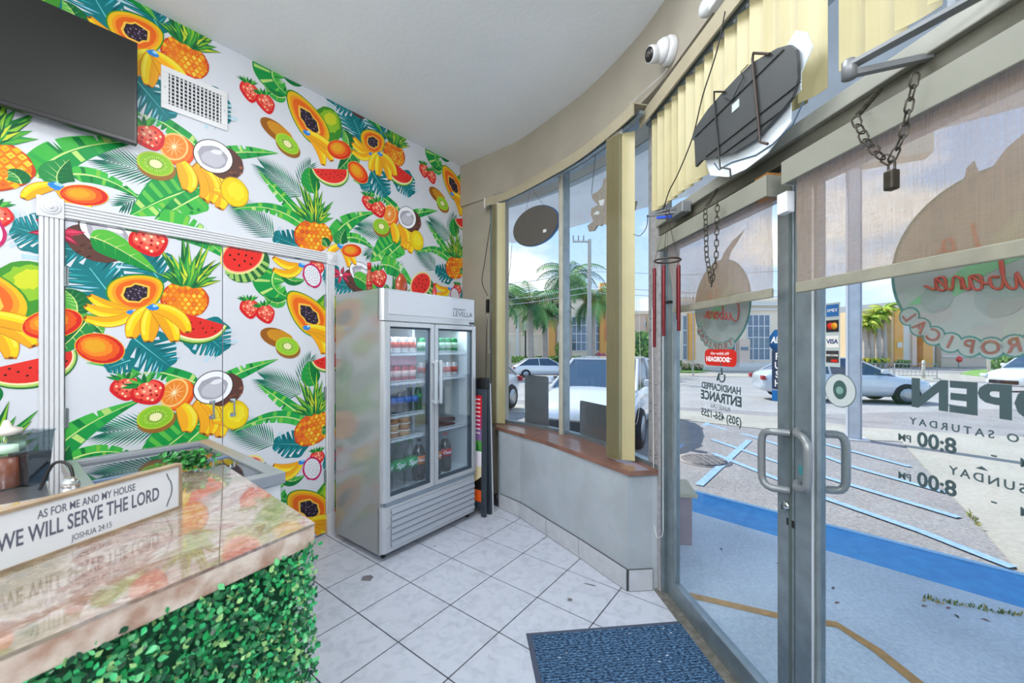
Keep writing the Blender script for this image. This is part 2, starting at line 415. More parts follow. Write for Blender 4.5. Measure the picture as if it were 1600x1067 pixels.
# chipped spots on the tiles
CH = mat('bare_mortar', '77757a', .9, var=.15, vscale=30)
def chip(px, py, pts, label):
    c = gp(px, py); m = MB(); m.prism([(x, y) for x, y in pts], 0, .0006); o = m.build('floor_chip', CH, fl, (c.x, c.y, .0001)); o['label'] = label
chip(574, 903, [(-.03, -.028), (.028, -.032), (.036, .01), (.01, .034), (-.036, .02)], 'grey square chipped patch in a tile')
chip(890, 937, [(-.014, -.010), (.006, -.015), (.017, -.002), (.012, .013), (-.008, .015)], 'round chip in a tile')
chip(921, 914, [(-.035, .018), (.022, -.012), (.04, -.012), (.03, .0), (-.02, .02)], 'long chip along a joint')
chip(680, 853, [(-.01, -.004), (.008, -.006), (.010, .004), (-.006, .006)], 'small dark chip')

# ================================================================ MURAL PRINT
W = MU.hit
ZM = dict(A=(80, 330, 7.114), B=(80, 450, 7.114), C=(170, 560, 7.114), D=(330, 340, 4.85), E=(380, 250, 6.277), F=(0, 170, 6.277), G=(540, 400, 8.0), P=(0, 0, 1), H=(350, 50, 3.5575), I=(0, 280, 3.5575), K=(350, 330, 3.5575), L=(300, 550, 3.5577), O=(0, 550, 3.5575))
def q(k, x, y):
    a, b, s = ZM[k]; return Vector(W(a+x/s, b+y/s))
polys = []; lay = [0]
def po(pts, col, jit=.05):
    c = lin(col); j = 1+random.uniform(-jit, jit); lay[0] += 1
    polys.append(([Vector(p) for p in pts], tuple(min(1, x*j) for x in c), lay[0]))
def same(): lay[0] -= 1
rnd = random.Random(3)
def ell(c, u, v, n=26, wob=0):
    return [c+u*math.cos(2*PI*k/n)*(1+rnd.uniform(-wob, wob))+v*math.sin(2*PI*k/n)*(1+rnd.uniform(-wob, wob)) for k in range(n)]
def perp(v): return Vector((-v.y, v.x))
def bez(a, b, c, t): return a*(1-t)**2+b*(2*t*(1-t))+c*t*t
def strip(a, b, c, wfun, n=14, t0=0, t1=1, side=None, off=0):
    L = []; R = []
    for k in range(n+1):
        t = t0+(t1-t0)*k/n; p = bez(a, b, c, t); d = (bez(a, b, c, min(1, t+.01))-bez(a, b, c, max(0, t-.01)))
        nn = perp(d).normalized(); w = wfun(t)
        L.append(p+nn*(w*(1 if side in (None, 1) else off))); R.append(p-nn*(w*(1 if side in (None, -1) else off)))
    return L+R[::-1]
def leaf(a, b, c, w, cols=('0f7a3c', '2fa84a', 'a8d84f'), veins=7, peak=.45, notch=0):
    f = lambda t: w*.5*(math.sin(PI*min(1, t**.75)))**.8+.001
    po(strip(a, b, c, f), cols[0]); po(strip(a, b, c, f, side=1, off=.0), cols[1])
    for k in range(veins):
        t = .12+.76*k/max(1, veins-1); p = bez(a, b, c, t); d = (bez(a, b, c, min(1, t+.02))-bez(a, b, c, t-.02)).normalized(); nn = perp(d)
        for sg in (1, -1):
            e = p+(nn*sg*.85+d*.5)*f(t)*.9; s_ = nn.cross(d) if 0 else d*.0016
            po([p-s_, p+s_, e], cols[2] if sg > 0 else cols[1])
    po(strip(a, b, c, lambda t: .0022*(1-t)+.0007), cols[2])
def banleaf(a, b, c, w, n=9):
    f = lambda t: w*.5*min(1, (t/.12)**.6 if t > 0 else 0)*(1-max(0, (t-.35)/.65)**1.5)+.002
    po(strip(a, b, c, f, 20), '199a48'); po(strip(a, b, c, f, 20, side=1, off=0), '43b649')
    for k in range(n):
        t = .08+.85*k/n; t2 = t+.05
        po(strip(a, b, c, lambda u: f(u)*.92, 3, t, t2, side=(1 if k % 2 else -1), off=-.12), rnd.choice(['7cc648', 'b9dc7a', '0d7d3d', '5fbf4c', '2fa84a', '14803c']))
    po(strip(a, b, c, lambda t: .004*(1-t)+.001, 16), 'c9e58f')
    for k in range(3):
        t = rnd.uniform(.3, .8); p = bez(a, b, c, t); d = (bez(a, b, c, t+.02)-bez(a, b, c, t-.02)).normalized(); nn = perp(d)
        po([p+nn*f(t)*1.05-d*.004, p+nn*f(t)*1.05+d*.012, p+nn*f(t)*.3], 'd9dce4', 0)
def frond(a, b, L, n=16, cols=('2b8a6a', '1d6b5c')):
    """thin feather palm"""
    d = (b-a); dn = d.normalized(); nn = perp(dn)
    for k in range(n):
        t = k/n; p = a+d*t; ln = L*(.55+.6*math.sin(PI*min(1, .2+t*.8)))
        for sg in (1, -1):
            dr = (dn*(.9+t*.5)+nn*sg*(1.0-.5*t)).normalized(); e = p+dr*ln; wv = perp(dr)*.0045; m_ = p+dr*ln*.5
            po([p-wv*.5, m_-wv, e, m_+wv, p+wv*.5], rnd.choice(cols))
            if not (k == 0 and sg == 1): same()
    po([a+nn*.0015, b, a-nn*.0015], 'd8e8dc')
def monstera(a, b, w, n=6):
    """a = stalk end, b = tip"""
    d = b-a; L = d.length; dn = d/L; nn = perp(dn)
    out = []
    for k in range(40):
        t = k/40*2*PI; r = 1+.05*math.cos(7*t)
        x = -math.cos(t)*.5*r+.5; y = math.sin(t)*.5*(1.15-.35*x)*r
        out.append(a+dn*(x*L)+nn*(y*w))
    po(out, '0f767c')
    for k in range(n):
        t = .12+.76*k/n; p = a+dn*(t*L)
        for sg in (1, -1):
            ww = w*.5*math.sin(PI*(.15+.75*t))*1.05; dr = (nn*sg+dn*(.55)).normalized(); q_ = perp(dr)
            e = p+dr*ww*1.05; i_ = p+dr*ww*.35
            po([i_, i_.lerp(e, .5)+q_*L*.022, e+q_*L*.045, e-q_*L*.035, i_.lerp(e, .5)-q_*L*.018], 'd9dce4' if (k+sg) % 3 else 'bcd9e6')
            i2 = p+dr*ww*.12+dn*L*.07; e2 = i2+dr*ww*.75
            po([i2, i2.lerp(e2, .4)+q_*L*.018, e2, i2.lerp(e2, .4)-q_*L*.01], rnd.choice(['3fb0c0', '8fcbe8', '0a4c58', '2ba3a5']))
    po([a+nn*.003, b, a-nn*.003], '6fd0d0')
def banana(a, c, bul, w=.05, tip='7a4a1a'):
    """a = stem end, c = tip, bul = sideways bulge (fraction of the length)"""
    d = c-a; b = a+d*.5+perp(d)*bul*2
    f = lambda t: w*.5*(math.sin(PI*(.12+.8*t))**.6)
    po(strip(a, b, c, f), 'c9761c'); po(strip(a, b, c, lambda t: f(t)*.92, t0=.02, t1=.97), 'f4ab1e')
    po(strip(a, b, c, lambda t: f(t)*.9, t0=.03, t1=.95, side=(1 if bul > 0 else -1), off=-.0), 'f9d51c')
    po(strip(a, b, c, lambda t: f(t)*.75, t0=.12, t1=.8, side=(1 if bul > 0 else -1), off=-.55), 'f7e44a')
    po(strip(a, b, c, lambda t: f(t)*.3+.001, t0=.96, t1=1.0, n=2), tip)
def bunch(stem, tips, w=.05):
    for tp_, bl in tips: banana(stem, tp_, bl, w)
    po(ell(stem, Vector((.028, 0)), Vector((0, .018)), 8, .25), '2f86d8'); po(ell(stem+Vector((.01, .01)), Vector((.014, 0)), Vector((0, .009)), 6, .3), '9fd0f2')
def strawberry(c, r, rot=0, r2=None):
    R = Matrix.Rotation(rot, 2); r2 = r2 or r
    pts = []
    for k in range(26):
        t = 2*PI*k/26; x = math.cos(t); y = math.sin(t); x *= (1 if y > 0 else (1+.35*y)); pts.append(c+R @ Vector((x*r, y*r2*1.05)))
    po(pts, 'd81e27'); po([c+(p-c)*.80+R @ Vector((.04*r, .1*r)) for p in pts], 'ee5545'); po([c+(p-c)*.45+R @ Vector((.1*r, .2*r)) for p in pts], 'f4806a')
    for k in range(16):
        a = k*2.4; rr = .78*math.sqrt((k+.5)/16); p = c+R @ Vector((math.cos(a)*rr*r, math.sin(a)*rr*r2*.95+.08*r))
        if (p-c).y < -.75*r2 and abs((p-c).x) > .4*r: continue
        po(ell(p, Vector((r*.085, 0)), Vector((0, r*.10)), 6), 'ffd9b0' if k % 2 else 'b5121d'); 
        if k: same()
    for k in range(7):
        a = PI*(.12+.76*k/6); base = c+R @ Vector((math.cos(a)*r*.35, r2*.85)); e = base+R @ Vector((math.cos(a)*r*.85, math.sin(a)*r*.55+.15*r)); w_ = perp((e-base).normalized())*r*.13
        po([base-w_, base.lerp(e, .5)-w_*.9, e, base.lerp(e, .5)+w_*.9, base+w_], ['1d8a3c', '5cb548', '0f6b34'][k % 3])
def papaya(a, b, w, seeds=True):
    """a = narrow end, b = broad end"""
    d = b-a; L = d.length; dn = d/L; nn = perp(dn)
    def sh(f, sx=0):
        o = []
        for k in range(32):
            t = 2*PI*k/32; x = .5-.5*math.cos(t); y = math.sin(t)*.5*(.62+.42*x); o.append(a+dn*((.5+(x-.5)*f+sx)*L)+nn*(y*w*f))
        return o
    po(sh(1.06), '3f8f2e'); po(sh(1.0), 'e9b81c'); po(sh(.86), 'f39a22'); po(sh(.74), 'ef6a1f')
    c = a+dn*L*.54
    po([c-dn*L*.3]+[c+dn*L*(.27*math.cos(t))+nn*w*.2*math.sin(t)*(1+.2*(k % 2)) for k, t in enumerate([PI*(.8-1.6*i/12) for i in range(13)])], 'f5c04a')
    po([c-dn*L*.25]+[c+dn*L*(.22*math.cos(t))+nn*w*.16*math.sin(t)*(1+.25*(k % 2)) for k, t in enumerate([PI*(.8-1.6*i/12) for i in range(13)])], '2a1f2e')
    for k in range(26):
        t = k*2.4; rr = math.sqrt((k+.5)/26); p = c+dn*L*.2*rr*math.cos(t)+nn*w*.14*rr*math.sin(t)
        po(ell(p, Vector((w*.022, 0)), Vector((0, w*.022)), 5), ['5a4a66', '8d8098', '3a2c40'][k % 3])
        if k: same()
def kiwi(c, u, v):
    po(ell(c+Vector((.006, -.02)), u*1.05, v*1.05), '9a6a2c'); po(ell(c, u, v), 'b9cf3a'); po(ell(c, u*.9, v*.9), '8fc92e'); po(ell(c, u*.62, v*.62, 24, .08), 'a9d94a')
    for k in range(26):
        t = 2*PI*k/26; p = c+(u*math.cos(t)+v*math.sin(t))*.36; e = c+(u*math.cos(t)+v*math.sin(t))*(.62 if k % 2 else .72); w_ = perp((e-p).normalized())*.0016
        po([p-w_, e, p+w_], '1f2a14')
        if k: same()
    po(ell(c, u*.34, v*.34, 14, .1), 'efe9b4')
def orange(c, u, v):
    po(ell(c+Vector((.028, -.018)), u*1.05, v*1.08), 'e8501c'); po(ell(c+Vector((.018, -.008)), u*1.03, v*1.05), 'f2761e')
    po(ell(c, u, v), 'f6c77a'); po(ell(c, u*.86, v*.86), 'f28a2a')
    for k in range(11):
        t = 2*PI*k/11+.2; e = c+(u*math.cos(t)+v*math.sin(t))*.84; w_ = perp((e-c).normalized())*.003
        po([c-w_, e, c+w_], 'fbd49a')
    po(ell(c, u*.12, v*.14, 9, .3), 'fdecc0')
def coconut(c, u, v, sh):
    po(ell(c+sh, u*1.02, v*1.05, 26, .02), '5d3b34')
    for k in range(16):
        p = c+sh+Vector((rnd.uniform(-.6, .9)*u.length, rnd.uniform(-.85, .6)*v.length)); po(ell(p, Vector((.012, .008)), Vector((-.002, .004)), 5, .3), rnd.choice(['a56a4a', '3a2622', '8a5440']))
    po(ell(c, u*1.05, v*1.05), '3c2c30'); po(ell(c, u, v), 'f2f2f6'); po(ell(c-u*.04-v*.04, u*.76, v*.72, 20, .07), 'a9a7b2'); po(ell(c-u*.02-v*.12, u*.6, v*.5, 16, .1), 'c7c5cf'); po(ell(c+u*.2+v*.3, u*.32, v*.16, 10, .15), 'e7e6ec')
def mango(c, u, v, c0='e9a523', c1='ec5a1e', c2='d6251f'):
    po(ell(c, u, v), 'f2b33a'); po(ell(c, u*.96, v*.95), c2); po(ell(c-u*.06+v*.05, u*.82, v*.82, 40, .05), c1); po(ell(c-u*.14+v*.1, u*.62, v*.62, 40, .07), 'f08a25'); po(ell(c-u*.2+v*.14, u*.42, v*.42, 30, .06), c0)
def melon(a, b, dep, thick=.16):
    """slice: straight edge a-b, arc hanging to its right-hand side by dep"""
    d = b-a; nn = -perp(d).normalized()*dep; c = (a+b)/2
    def arc(f, g): return [c-d*.5*f*math.cos(PI*k/18)+nn*(g*math.sin(PI*k/18)) for k in range(19)]
    po(arc(1.0, 1.0), '2f7a3a'); po(arc(.97, .93), 'b8d66a'); po(arc(.93, .85), 'f3e9b8'); po(arc(.89, .78), 'e5332c')
    for k in range(12):
        t = (k+.5)/12; x = -.38+.76*((t*5) % 1); y = .12+.5*t*(1-abs(x)*1.4); p = c+d*x+nn*y
        po(ell(p, Vector((.005, .003)), Vector((-.002, .004)), 6), '2a1414')
        if k: same()
def wmel(c, u, v):
    po(ell(c+Vector((.03, -.05)), u*1.02, v*1.0), '2a6b3c')
    for k in range(8):
        t = -PI*.93+k*.36; e = c+Vector((.03, -.05))+u*1.0*math.cos(t)+v*.98*math.sin(t); i_ = c+Vector((-.01, .0))+(u*math.cos(t)+v*math.sin(t))*.6; w_ = perp((e-i_).normalized())*.008
        po([i_-w_, e-w_*1.6, e+w_*1.6, i_+w_], '9cc86a')
    po(ell(c, u, v), 'e7dc8a'); po(ell(c, u*.93, v*.9), 'f2a88a'); po(ell(c, u*.88, v*.84), 'e5302a')
    for k in range(12):
        t = k*2.4; rr = .66*math.sqrt((k+.5)/12); po(ell(c+u*rr*math.cos(t)+v*rr*math.sin(t), Vector((.006, .002)), Vector((-.002, .008)), 6), '2a1414')
        if k: same()
def pine(l, r_, t, b_, crown, top):
    c = (l+r_)/2*.5+(t+b_)/2*.5; u = (r_-l)/2; v = (t-b_)/2
    po(ell(c, u, v, 30, .03), 'c4401c'); po(ell(c, u*.93, v*.93), 'e87a1c')
    for i in range(-6, 7):
        for j in range(-6, 7):
            x = (i+(j % 2)*.5)/4.2; y = j/4.4
            if x*x+y*y > .86: continue
            p = c+u*x+v*y; s1 = u*.105; s2 = v*.135
            po([p-s1, p-s2, p+s1, p+s2], rnd.choice(['f6b21e', 'f8cf3a', 'f49a1e', 'e8641c'] if x > -.3 else ['e8641c', 'd63a22', 'f08a20', 'f6b21e']))
            if not (i == -6): same()
    for i in range(-4, 5):
        for j in range(-4, 5):
            x = (i+(j % 2)*.5)/4.2; y = j/4.4
            if x*x+y*y < .8: p = c+u*x+v*y; po(ell(p, u*.028, v*.04, 5), 'fdf0a0'); same()
    lay[0] += 1
    H = (top-crown); Hl = H.length; hd = H/Hl; hn = perp(hd)
    for k in range(30):
        rowf = 1-(k//6)/5; a = ((k % 6)/5-.5)*2; a += rnd.uniform(-.12, .12)
        dr = (hd*(1-.55*abs(a)*rowf)+hn*a*(.95*rowf+.25)).normalized(); ln = Hl*(.42+.62*(1-rowf)*(1-.5*abs(a))+.28*rowf*(1-.2*abs(a)))
        ln = Hl*(1.0-.5*abs(a))*(.55+.45*(1-k//6/5)); p0 = crown+hn*a*.02; e = crown+dr*ln; w_ = perp(dr)*Hl*.062; m_ = crown.lerp(e, .45)
        po([p0-w_*.5, m_-w_, e, m_+w_, p0+w_*.5], rnd.choice(['1e7a3c', '2f9a45', '14603a'])); po([p0, m_-w_*.7, e, m_+w_*.1], rnd.choice(['8cc63a', 'c9d83a', '5fb040']))
def flower(c, r):
    for k in range(6):
        a = k*PI/3+.3; d = Vector((math.cos(a), math.sin(a)*.75)); e = c+d*r; n_ = perp(d)*r*.2
        po([c, c.lerp(e, .45)+n_, e, c.lerp(e, .45)-n_], '8f1f3e' if k % 2 else 'c22a4e'); po([c, c.lerp(e, .5)+n_*.5, c.lerp(e, .85), c.lerp(e, .5)-n_*.2], 'e2486a')
    po(ell(c, Vector((r*.13, 0)), Vector((0, r*.12)), 8), 'f2e6ea')
def dragon(c, u, v):
    po(ell(c, u*1.1, v*1.08, 20, .05), 'c01f62'); po(ell(c, u*.9, v*.92), 'e9e9f0')
    for k in range(34):
        t = k*2.4; rr = .82*math.sqrt((k+.5)/34); po(ell(c+u*rr*math.cos(t)+v*rr*math.sin(t), Vector((.0035, 0)), Vector((0, .0035)), 4), '3a3a46')
        if k: same()
def V(x, y): return Vector((x, y))
# --- fronds and leaves first
frond(q('P', 252, 666), q('P', 160, 676), .13, 15)
frond(q('P', 428, 370), q('P', 372, 322), .15, 17)
frond(q('P', 470, 306), q('P', 412, 262), .15, 17)
frond(q('P', 468, 285), q('P', 486, 256), .10, 9)
frond(q('P', 222, 306), q('P', 190, 322), .08, 8)
banleaf(q('P', 520, 378), q('P', 530, 340), q('P', 588, 332), .13)
banleaf(q('P', 540, 372), q('P', 562, 366), q('P', 586, 392), .075)
banleaf(q('P', 310, 600), q('P', 250, 574), q('P', 135, 567), .085)
banleaf(q('P', 350, 594), q('P', 380, 578), q('P', 435, 561), .08)
banleaf(q('P', 318, 293), q('P', 270, 300), q('P', 202, 338), .26, 14)
banleaf(q('P', 322, 300), q('P', 280, 322), q('P', 240, 345), .10, 9)
banleaf(q('P', 472, 342), q('P', 438, 305), q('P', 403, 266), .085)
banleaf(q('P', 478, 356), q('P', 430, 312), q('P', 364, 327), .085)
leaf(q('E', 700, 330), q('E', 640, 200), q('E', 650, 70), .14, ('0f7a3c', '1f9a45', '8cc63a'), 5)
banleaf(q('G', 460, 110), q('G', 640, 90), q('G', 860, 400), .16, 10)
banleaf(q('P', 430, 422), q('D', 400, 540), q('D', 600, 610), .24, 8)
leaf(q('D', 560, 625), q('D', 490, 680), q('D', 400, 590), .07, ('0f7a3c', '3fae4a', 'd6e98c'), 4)
leaf(q('P', 440, 745), q('P', 455, 760), q('P', 476, 742), .07, ('0f7a3c', '3fae4a', 'd6e98c'), 4)
monstera(q('A', 690, 970), q('A', 210, 350), .42, 7)
monstera(q('A', 1230, 800), q('A', 940, 420), .26, 5)
monstera(q('B', 920, 560), q('B', 1330, 880), .24, 5)
monstera(q('B', 880, 800), q('B', 600, 900), .12, 4)
monstera(q('I', 1080, 800), q('I', 1250, 960), .26, 6)
monstera(q('E', 640, 890), q('E', 290, 740), .20, 5)
monstera(q('K', 740, 420), q('K', 600, 400), .20, 5)
monstera(q('I', 290, 330), q('I', 60, 260), .20, 5)
leaf(q('F', 580, 745), q('F', 500, 640), q('F', 680, 500), .12, ('0f6b3a', '2a8f4a', 'bfe08a'), 5)
leaf(q('B', 280, 300), q('B', 330, 120), q('B', 120, 10), .11, ('0f6b3a', '58b04a', 'd6e98c'), 6)
leaf(q('B', 250, 365), q('B', 480, 350), q('B', 575, 510), .09, ('0f6b3a', '58b04a', 'd6e98c'), 5)
leaf(q('B', 250, 380), q('B', 230, 500), q('B', 105, 620), .07, ('0f6b3a', '2a8f4a', 'd6e98c'), 5)
leaf(q('H', 720, 660), q('H', 690, 720), q('H', 630, 770), .10, ('0f6b3a', '2a8f4a', 'd6e98c'), 5)
# --- cluster with the lying papaya
pine(q('P', 250, 466), q('P', 326, 470), q('P', 290, 440), q('P', 290, 497), q('P', 293, 447), q('P', 304, 362))
papaya(q('A', 1215, 780), q('A', 690, 1030), .23)
melon(q('I', 890, 705), q('I', 1265, 815), .17)
bunch(q('B', 915, 270), [(q('B', 420, 80), .10), (q('B', 375, 190), .14), (q('B', 362, 325), .20)], .058)
bunch(q('B', 1130, 215), [(q('B', 890, 560), -.10), (q('B', 1080, 600), -.02), (q('B', 1370, 600), .10), (q('B', 1515, 500), .18)], .085)
mango(q('B', 548, 672), q('B', 820, 690)-q('B', 548, 672), q('B', 530, 500)-q('B', 548, 672))
# --- tall papaya cluster
papaya(q('P', 452, 143), q('P', 508, 226), .27)
polys_n = len(polys); LOWROW = []
gc = q('H', 580, 515); po(ell(gc, q('H', 655, 515)-gc, q('H', 560, 415)-gc, 26, .03), '3f8f2e'); po(ell(gc+V(.01, .03), (q('H', 655, 515)-gc)*.75, (q('H', 560, 415)-gc)*.65, 30, .1), '8fc02e'); po(ell(gc+V(.015, .05), (q('H', 655, 515)-gc)*.45, (q('H', 560, 415)-gc)*.35, 24, .12), 'cbd22e')
papaya(q('P', 452, 143), q('P', 508, 226), .27)
kc = q('P', 433, 528); po(ell(kc, q('P', 458, 534)-kc, q('P', 432, 513)-kc), '9a5c1c'); po(ell(kc+V(.02, .01), (q('P', 458, 534)-kc)*.8, (q('P', 432, 513)-kc)*.7, 24, .06), 'd08f24'); 
c_ = q('P', 449, 541); kiwi(c_, q('P', 467, 543)-c_, q('P', 449, 527)-c_)
bunch(q('H', 460, 560), [(q('H', 550, 742), .16), (q('H', 600, 720), .12), (q('H', 645, 700), .08)], .078)
c_ = q('P', 530, 234); mango(c_, q('P', 548, 240)-c_, q('P', 534, 220)-c_)
melon(q('H', 482, 758), q('H', 690, 765), .135)
c_ = q('D', 290, 690); strawberry(c_, .058, .15, .066); c_ = q('D', 412, 730); strawberry(c_, .06, .35, .066)
# --- coconut cluster
c_ = q('C', 800, 420)
c_ = q('C', 190, 335); strawberry(c_, .064, .1)
c_ = q('C', 725, 380); orange(c_, q('C', 880, 300)-c_, q('C', 690, 240)-c_)
c_ = q('C', 445, 380); strawberry(c_, .078, .5, .070)
banana(q('C', 790, 520), q('C', 860, 820), .14, .10); banana(q('C', 1080, 480), q('C', 1225, 880), .16, .10); banana(q('C', 960, 470), q('C', 1050, 850), .26, .125); banana(q('C', 1030, 480), q('C', 1130, 850), .20, .06); banana(q('C', 1150, 700), q('C', 1380, 780), .16, .05)
c_ = q('C', 1165, 320); coconut(c_, q('C', 1370, 260)-c_, q('C', 1130, 150)-c_, V(.06, -.02))
c_ = q('C', 520, 650); kiwi(c_, q('C', 720, 600)-c_, q('C', 490, 525)-c_)
c_ = q('C', 1400, 625); po(ell(c_, q('C', 1550, 570)-c_, q('C', 1360, 470)-c_, 26, .03), 'd6a414'); po(ell(c_, (q('C', 1550, 570)-c_)*.93, (q('C', 1360, 470)-c_)*.93), 'edd018'); po(ell(c_+V(.01, .01), (q('C', 1550, 570)-c_)*.6, (q('C', 1360, 470)-c_)*.6, 20, .12), 'f4e02e')
# --- second pineapple group
pine(q('E', 490, 710), q('E', 870, 740), q('E', 700, 610), q('E', 690, 930), q('E', 700, 610), q('E', 650, 150))
_n0 = len(polys)
bunch(q('K', 430, 300), [(q('K', 272, 255), .16), (q('K', 270, 320), .24)], .06)
c_ = q('D', 800, 375); strawberry(c_, .058, 0)
c_ = q('D', 765, 440); dragon(c_, q('D', 830, 450)-c_, q('D', 755, 355)-c_)
LOWROW.append((_n0, len(polys)))
c_ = q('A', 1090, 345)
c2 = q('A', 640, 240); coconut(c2, q('A', 940, 330)-c2, q('A', 640, 60)-c2, V(-.05, -.07))
leaf(q('A', 425, 285), q('A', 600, 300), q('A', 1180, 690), .13, ('0f8a3c', '58b83f', 'e6e6a0'), 5)
strawberry(c_, .088, .35, .078)
_n0 = len(polys); c_ = q('D', 240, 292); wmel(c_, q('D', 400, 252)-c_, q('D', 215, 160)-c_); LOWROW.append((_n0, len(polys)))
flower(q('K', 650, 355), .10)
bunch(q('E', 950, 845), [(q('E', 830, 940), -.12), (q('E', 1030, 1050), .12), (q('E', 1100, 1030), .10)], .055)
c_ = q('F', 830, 850); mango(c_, q('F', 1065, 860)-c_, q('F', 800, 745)-c_)
leaf(q('F', 210, 740), q('F', 180, 640), q('F', 70, 610), .08, ('0f6b3a', '2a8f4a', 'bfe08a'), 4)
# --- repeat the tile, cut at the wall's edges and at the cupboard doors
TS, TZ = 1.483, 1.443
tris = []
for pi_, (pts, col, ly) in enumerate(polys):
    low_ = any(a <= pi_ < b for a, b in LOWROW)
    try: T = tessellate_polygon([[Vector((p.x, p.y, 0)) for p in pts]])
    except Exception: continue
    for t in T: tris.append(([(pts[i].x, pts[i].y) for i in t], col, ly, low_))
maxl = lay[0]
def cut(p, s0, s1, z0, z1):
    for a, b in (((s0, z0), (s1, z0)), ((s1, z0), (s1, z1)), ((s1, z1), (s0, z1)), ((s0, z1), (s0, z0))):
        p = clip(p, a, b)
        if len(p) < 3: return None
    return p
DM = (DL+DRr)/2
regs = [('wall', -2.0, DL, 0, CEIL), ('wall', DRr, SR, 0, CEIL), ('wall', DL, DRr, DT, CEIL), ('l', DL+.004, DM-.0025, .02, DT-.004), ('r', DM+.0025, DRr-.004, .02, DT-.004)]
pr = {'wall': MB(), 'l': MB(), 'r': MB()}
lz = .0032/maxl
for tri, col, ly, low_ in tris:
    sx = [p[0] for p in tri]; sz = [p[1] for p in tri]
    for i in (-2, -1, 0, 1, 2):
        if max(sx)+i*TS < -2.0 or min(sx)+i*TS > SR: continue
        for j in (-2, -1, 0, 1, 2):
            if max(sz)+j*TZ < 0 or min(sz)+j*TZ > CEIL or (low_ and min(sz)+j*TZ > 3.0): continue
            t2 = [(p[0]+i*TS, p[1]+j*TZ) for p in tri]
            a_ = (t2[1][0]-t2[0][0])*(t2[2][1]-t2[0][1])-(t2[1][1]-t2[0][1])*(t2[2][0]-t2[0][0])
            if a_ < 0: t2.reverse()
            if abs(a_) < 1e-9: continue
            mnx = min(p[0] for p in t2); mxx = max(p[0] for p in t2); mnz = min(p[1] for p in t2); mxz = max(p[1] for p in t2)
            for nm, s0, s1, z0, z1 in regs:
                if mxx < s0 or mnx > s1 or mxz < z0 or mnz > z1: continue
                c = t2 if (mnx >= s0 and mxx <= s1 and mnz >= z0 and mxz <= z1) else cut(t2, s0, s1, z0, z1)
                if not c: continue
                y = -.0004-ly*lz
                pr[nm].add([(p[0], y, p[1]) for p in c], [tuple(range(len(c)))], 0, col)
pw = pr['wall'].build('fruit_print', PRINT, wl); pw['label'] = 'printed tropical fruit and leaf pattern'
# ---- cupboard double door
dc = menu('door_1', 'double cupboard door covered by the same fruit mural', kind='structure')
for nm, s0, s1 in (('l', DL+.004, DM-.0025), ('r', DM+.0025, DRr-.004)):
    m = MB(); m.box(s0, s1, 0, .03, .02, DT-.004); lf = m.build('door_leaf', MURALW, dc)
    p = pr[nm].build('fruit_print', PRINT, lf)
    hx = DM+(-.055 if nm == 'l' else .055)
    m = MB(); m.tube([(hx, -.028, 1.01), (hx, -.028, 1.10)], .006, 10)
    for z in (1.01, 1.10): m.tube([(hx, 0, z), (hx, -.028, z)], .005, 8); m.box(hx-.016, hx+.016, -.006, 0, z-.014, z+.014, 0, .003)
    m.build('handle', CHROME, lf)
    ex = s0 if nm == 'l' else s1
    for z in (.45, 1.09, 1.80):
        m = MB(); m.tube([(ex, -.006, z-.05), (ex, -.006, z+.05)], .006, 8); m.box(ex-.012, ex+.012, -.004, 0, z-.048, z+.048); m.build('hinge', ALUD, lf)
# fluted casing
CAS = mat('white_gloss_trim', 'dedfe3', .3, var=.02)
cs = menu('trim_casing', 'white fluted casing with round corner blocks around the cupboard door', kind='structure')
def flute(m, a0, a1, b0, b1, vert):
    n = 5; w = (a1-a0)
    if vert: m.box(a0, a1, -.012, 0, b0, b1)
    else: m.box(b0, b1, -.012, 0, a0, a1)
    for k in range(n):
        c0 = a0+w*(k+.12)/n; c1 = a0+w*(k+.88)/n
        if vert: m.box(c0, c1, -.02, -.012, b0, b1, 0, .002)
        else: m.box(b0, b1, -.02, -.012, c0, c1, 0, .002)
m = MB(); flute(m, DL-.082, DL, .16, DT, True); m.build('upright', CAS, cs)
m = MB(); flute(m, DRr, DRr+.062, .16, DT, True); m.build('upright', CAS, cs)
m = MB(); flute(m, DT+.005, DT+.085, DL, DRr, False); m.build('head_rail', CAS, cs)
for x0, x1 in ((DL-.09, DL+.0), (DRr, DRr+.07)):
    m = MB(); m.box(x0, x1, -.026, 0, DT-.005, DT+.095, 0, .003); cx = (x0+x1)/2; cz = DT+.045
    for r_, y0 in ((.036, -.030), (.024, -.034), (.011, -.038)):
        m.lathe([(r_, -.02), (r_, y0+.002), (r_-.004, y0)], 24, c=(cx, 0, cz), ax='y')
    m.build('corner_block', CAS, cs)
    m = MB(); m.box(x0+.005, x1-.004, -.024, 0, 0, .16, 0, .003); m.build('plinth_block', CAS, cs)
# ================================================================ BEVERAGE COOLER
SILV = mat('silver_paint', 'c2c6cc', .22, .35, var=.02, coat=.4)
SILVS = mat('glossy_silver_side', 'a6aaab', .16, .3)
GASK = mat('grey_gasket', '3a4a58', .5)
INT = mat('cooler_liner', 'dfe6ea', .4)
CGL = glass('cooler_glass', 'f4faff', 1.5, base=.05)
fr0 = Frame((-.865, 2.64), (472, 620)); FW, FD, FH = .925, .585, 1.84
fz = empty('beverage_cooler', fr0.o[:], fr0.rz, 'silver two door glass beverage cooler standing against the fruit mural', 'refrigerator')
def fbox(name, dims, m, parent=fz, bev=.0, **k):
    mb = MB(); mb.box(*dims, 0, bev); o = mb.build(name, m, parent); return o
mb = MB(); z0 = .045
for a in ((0, .02, .03, FD, z0, FH), (FW-.02, FW, .03, FD, z0, FH)): mb.box(*a, 0)
mb.build('side_panel', SILVS, fz)
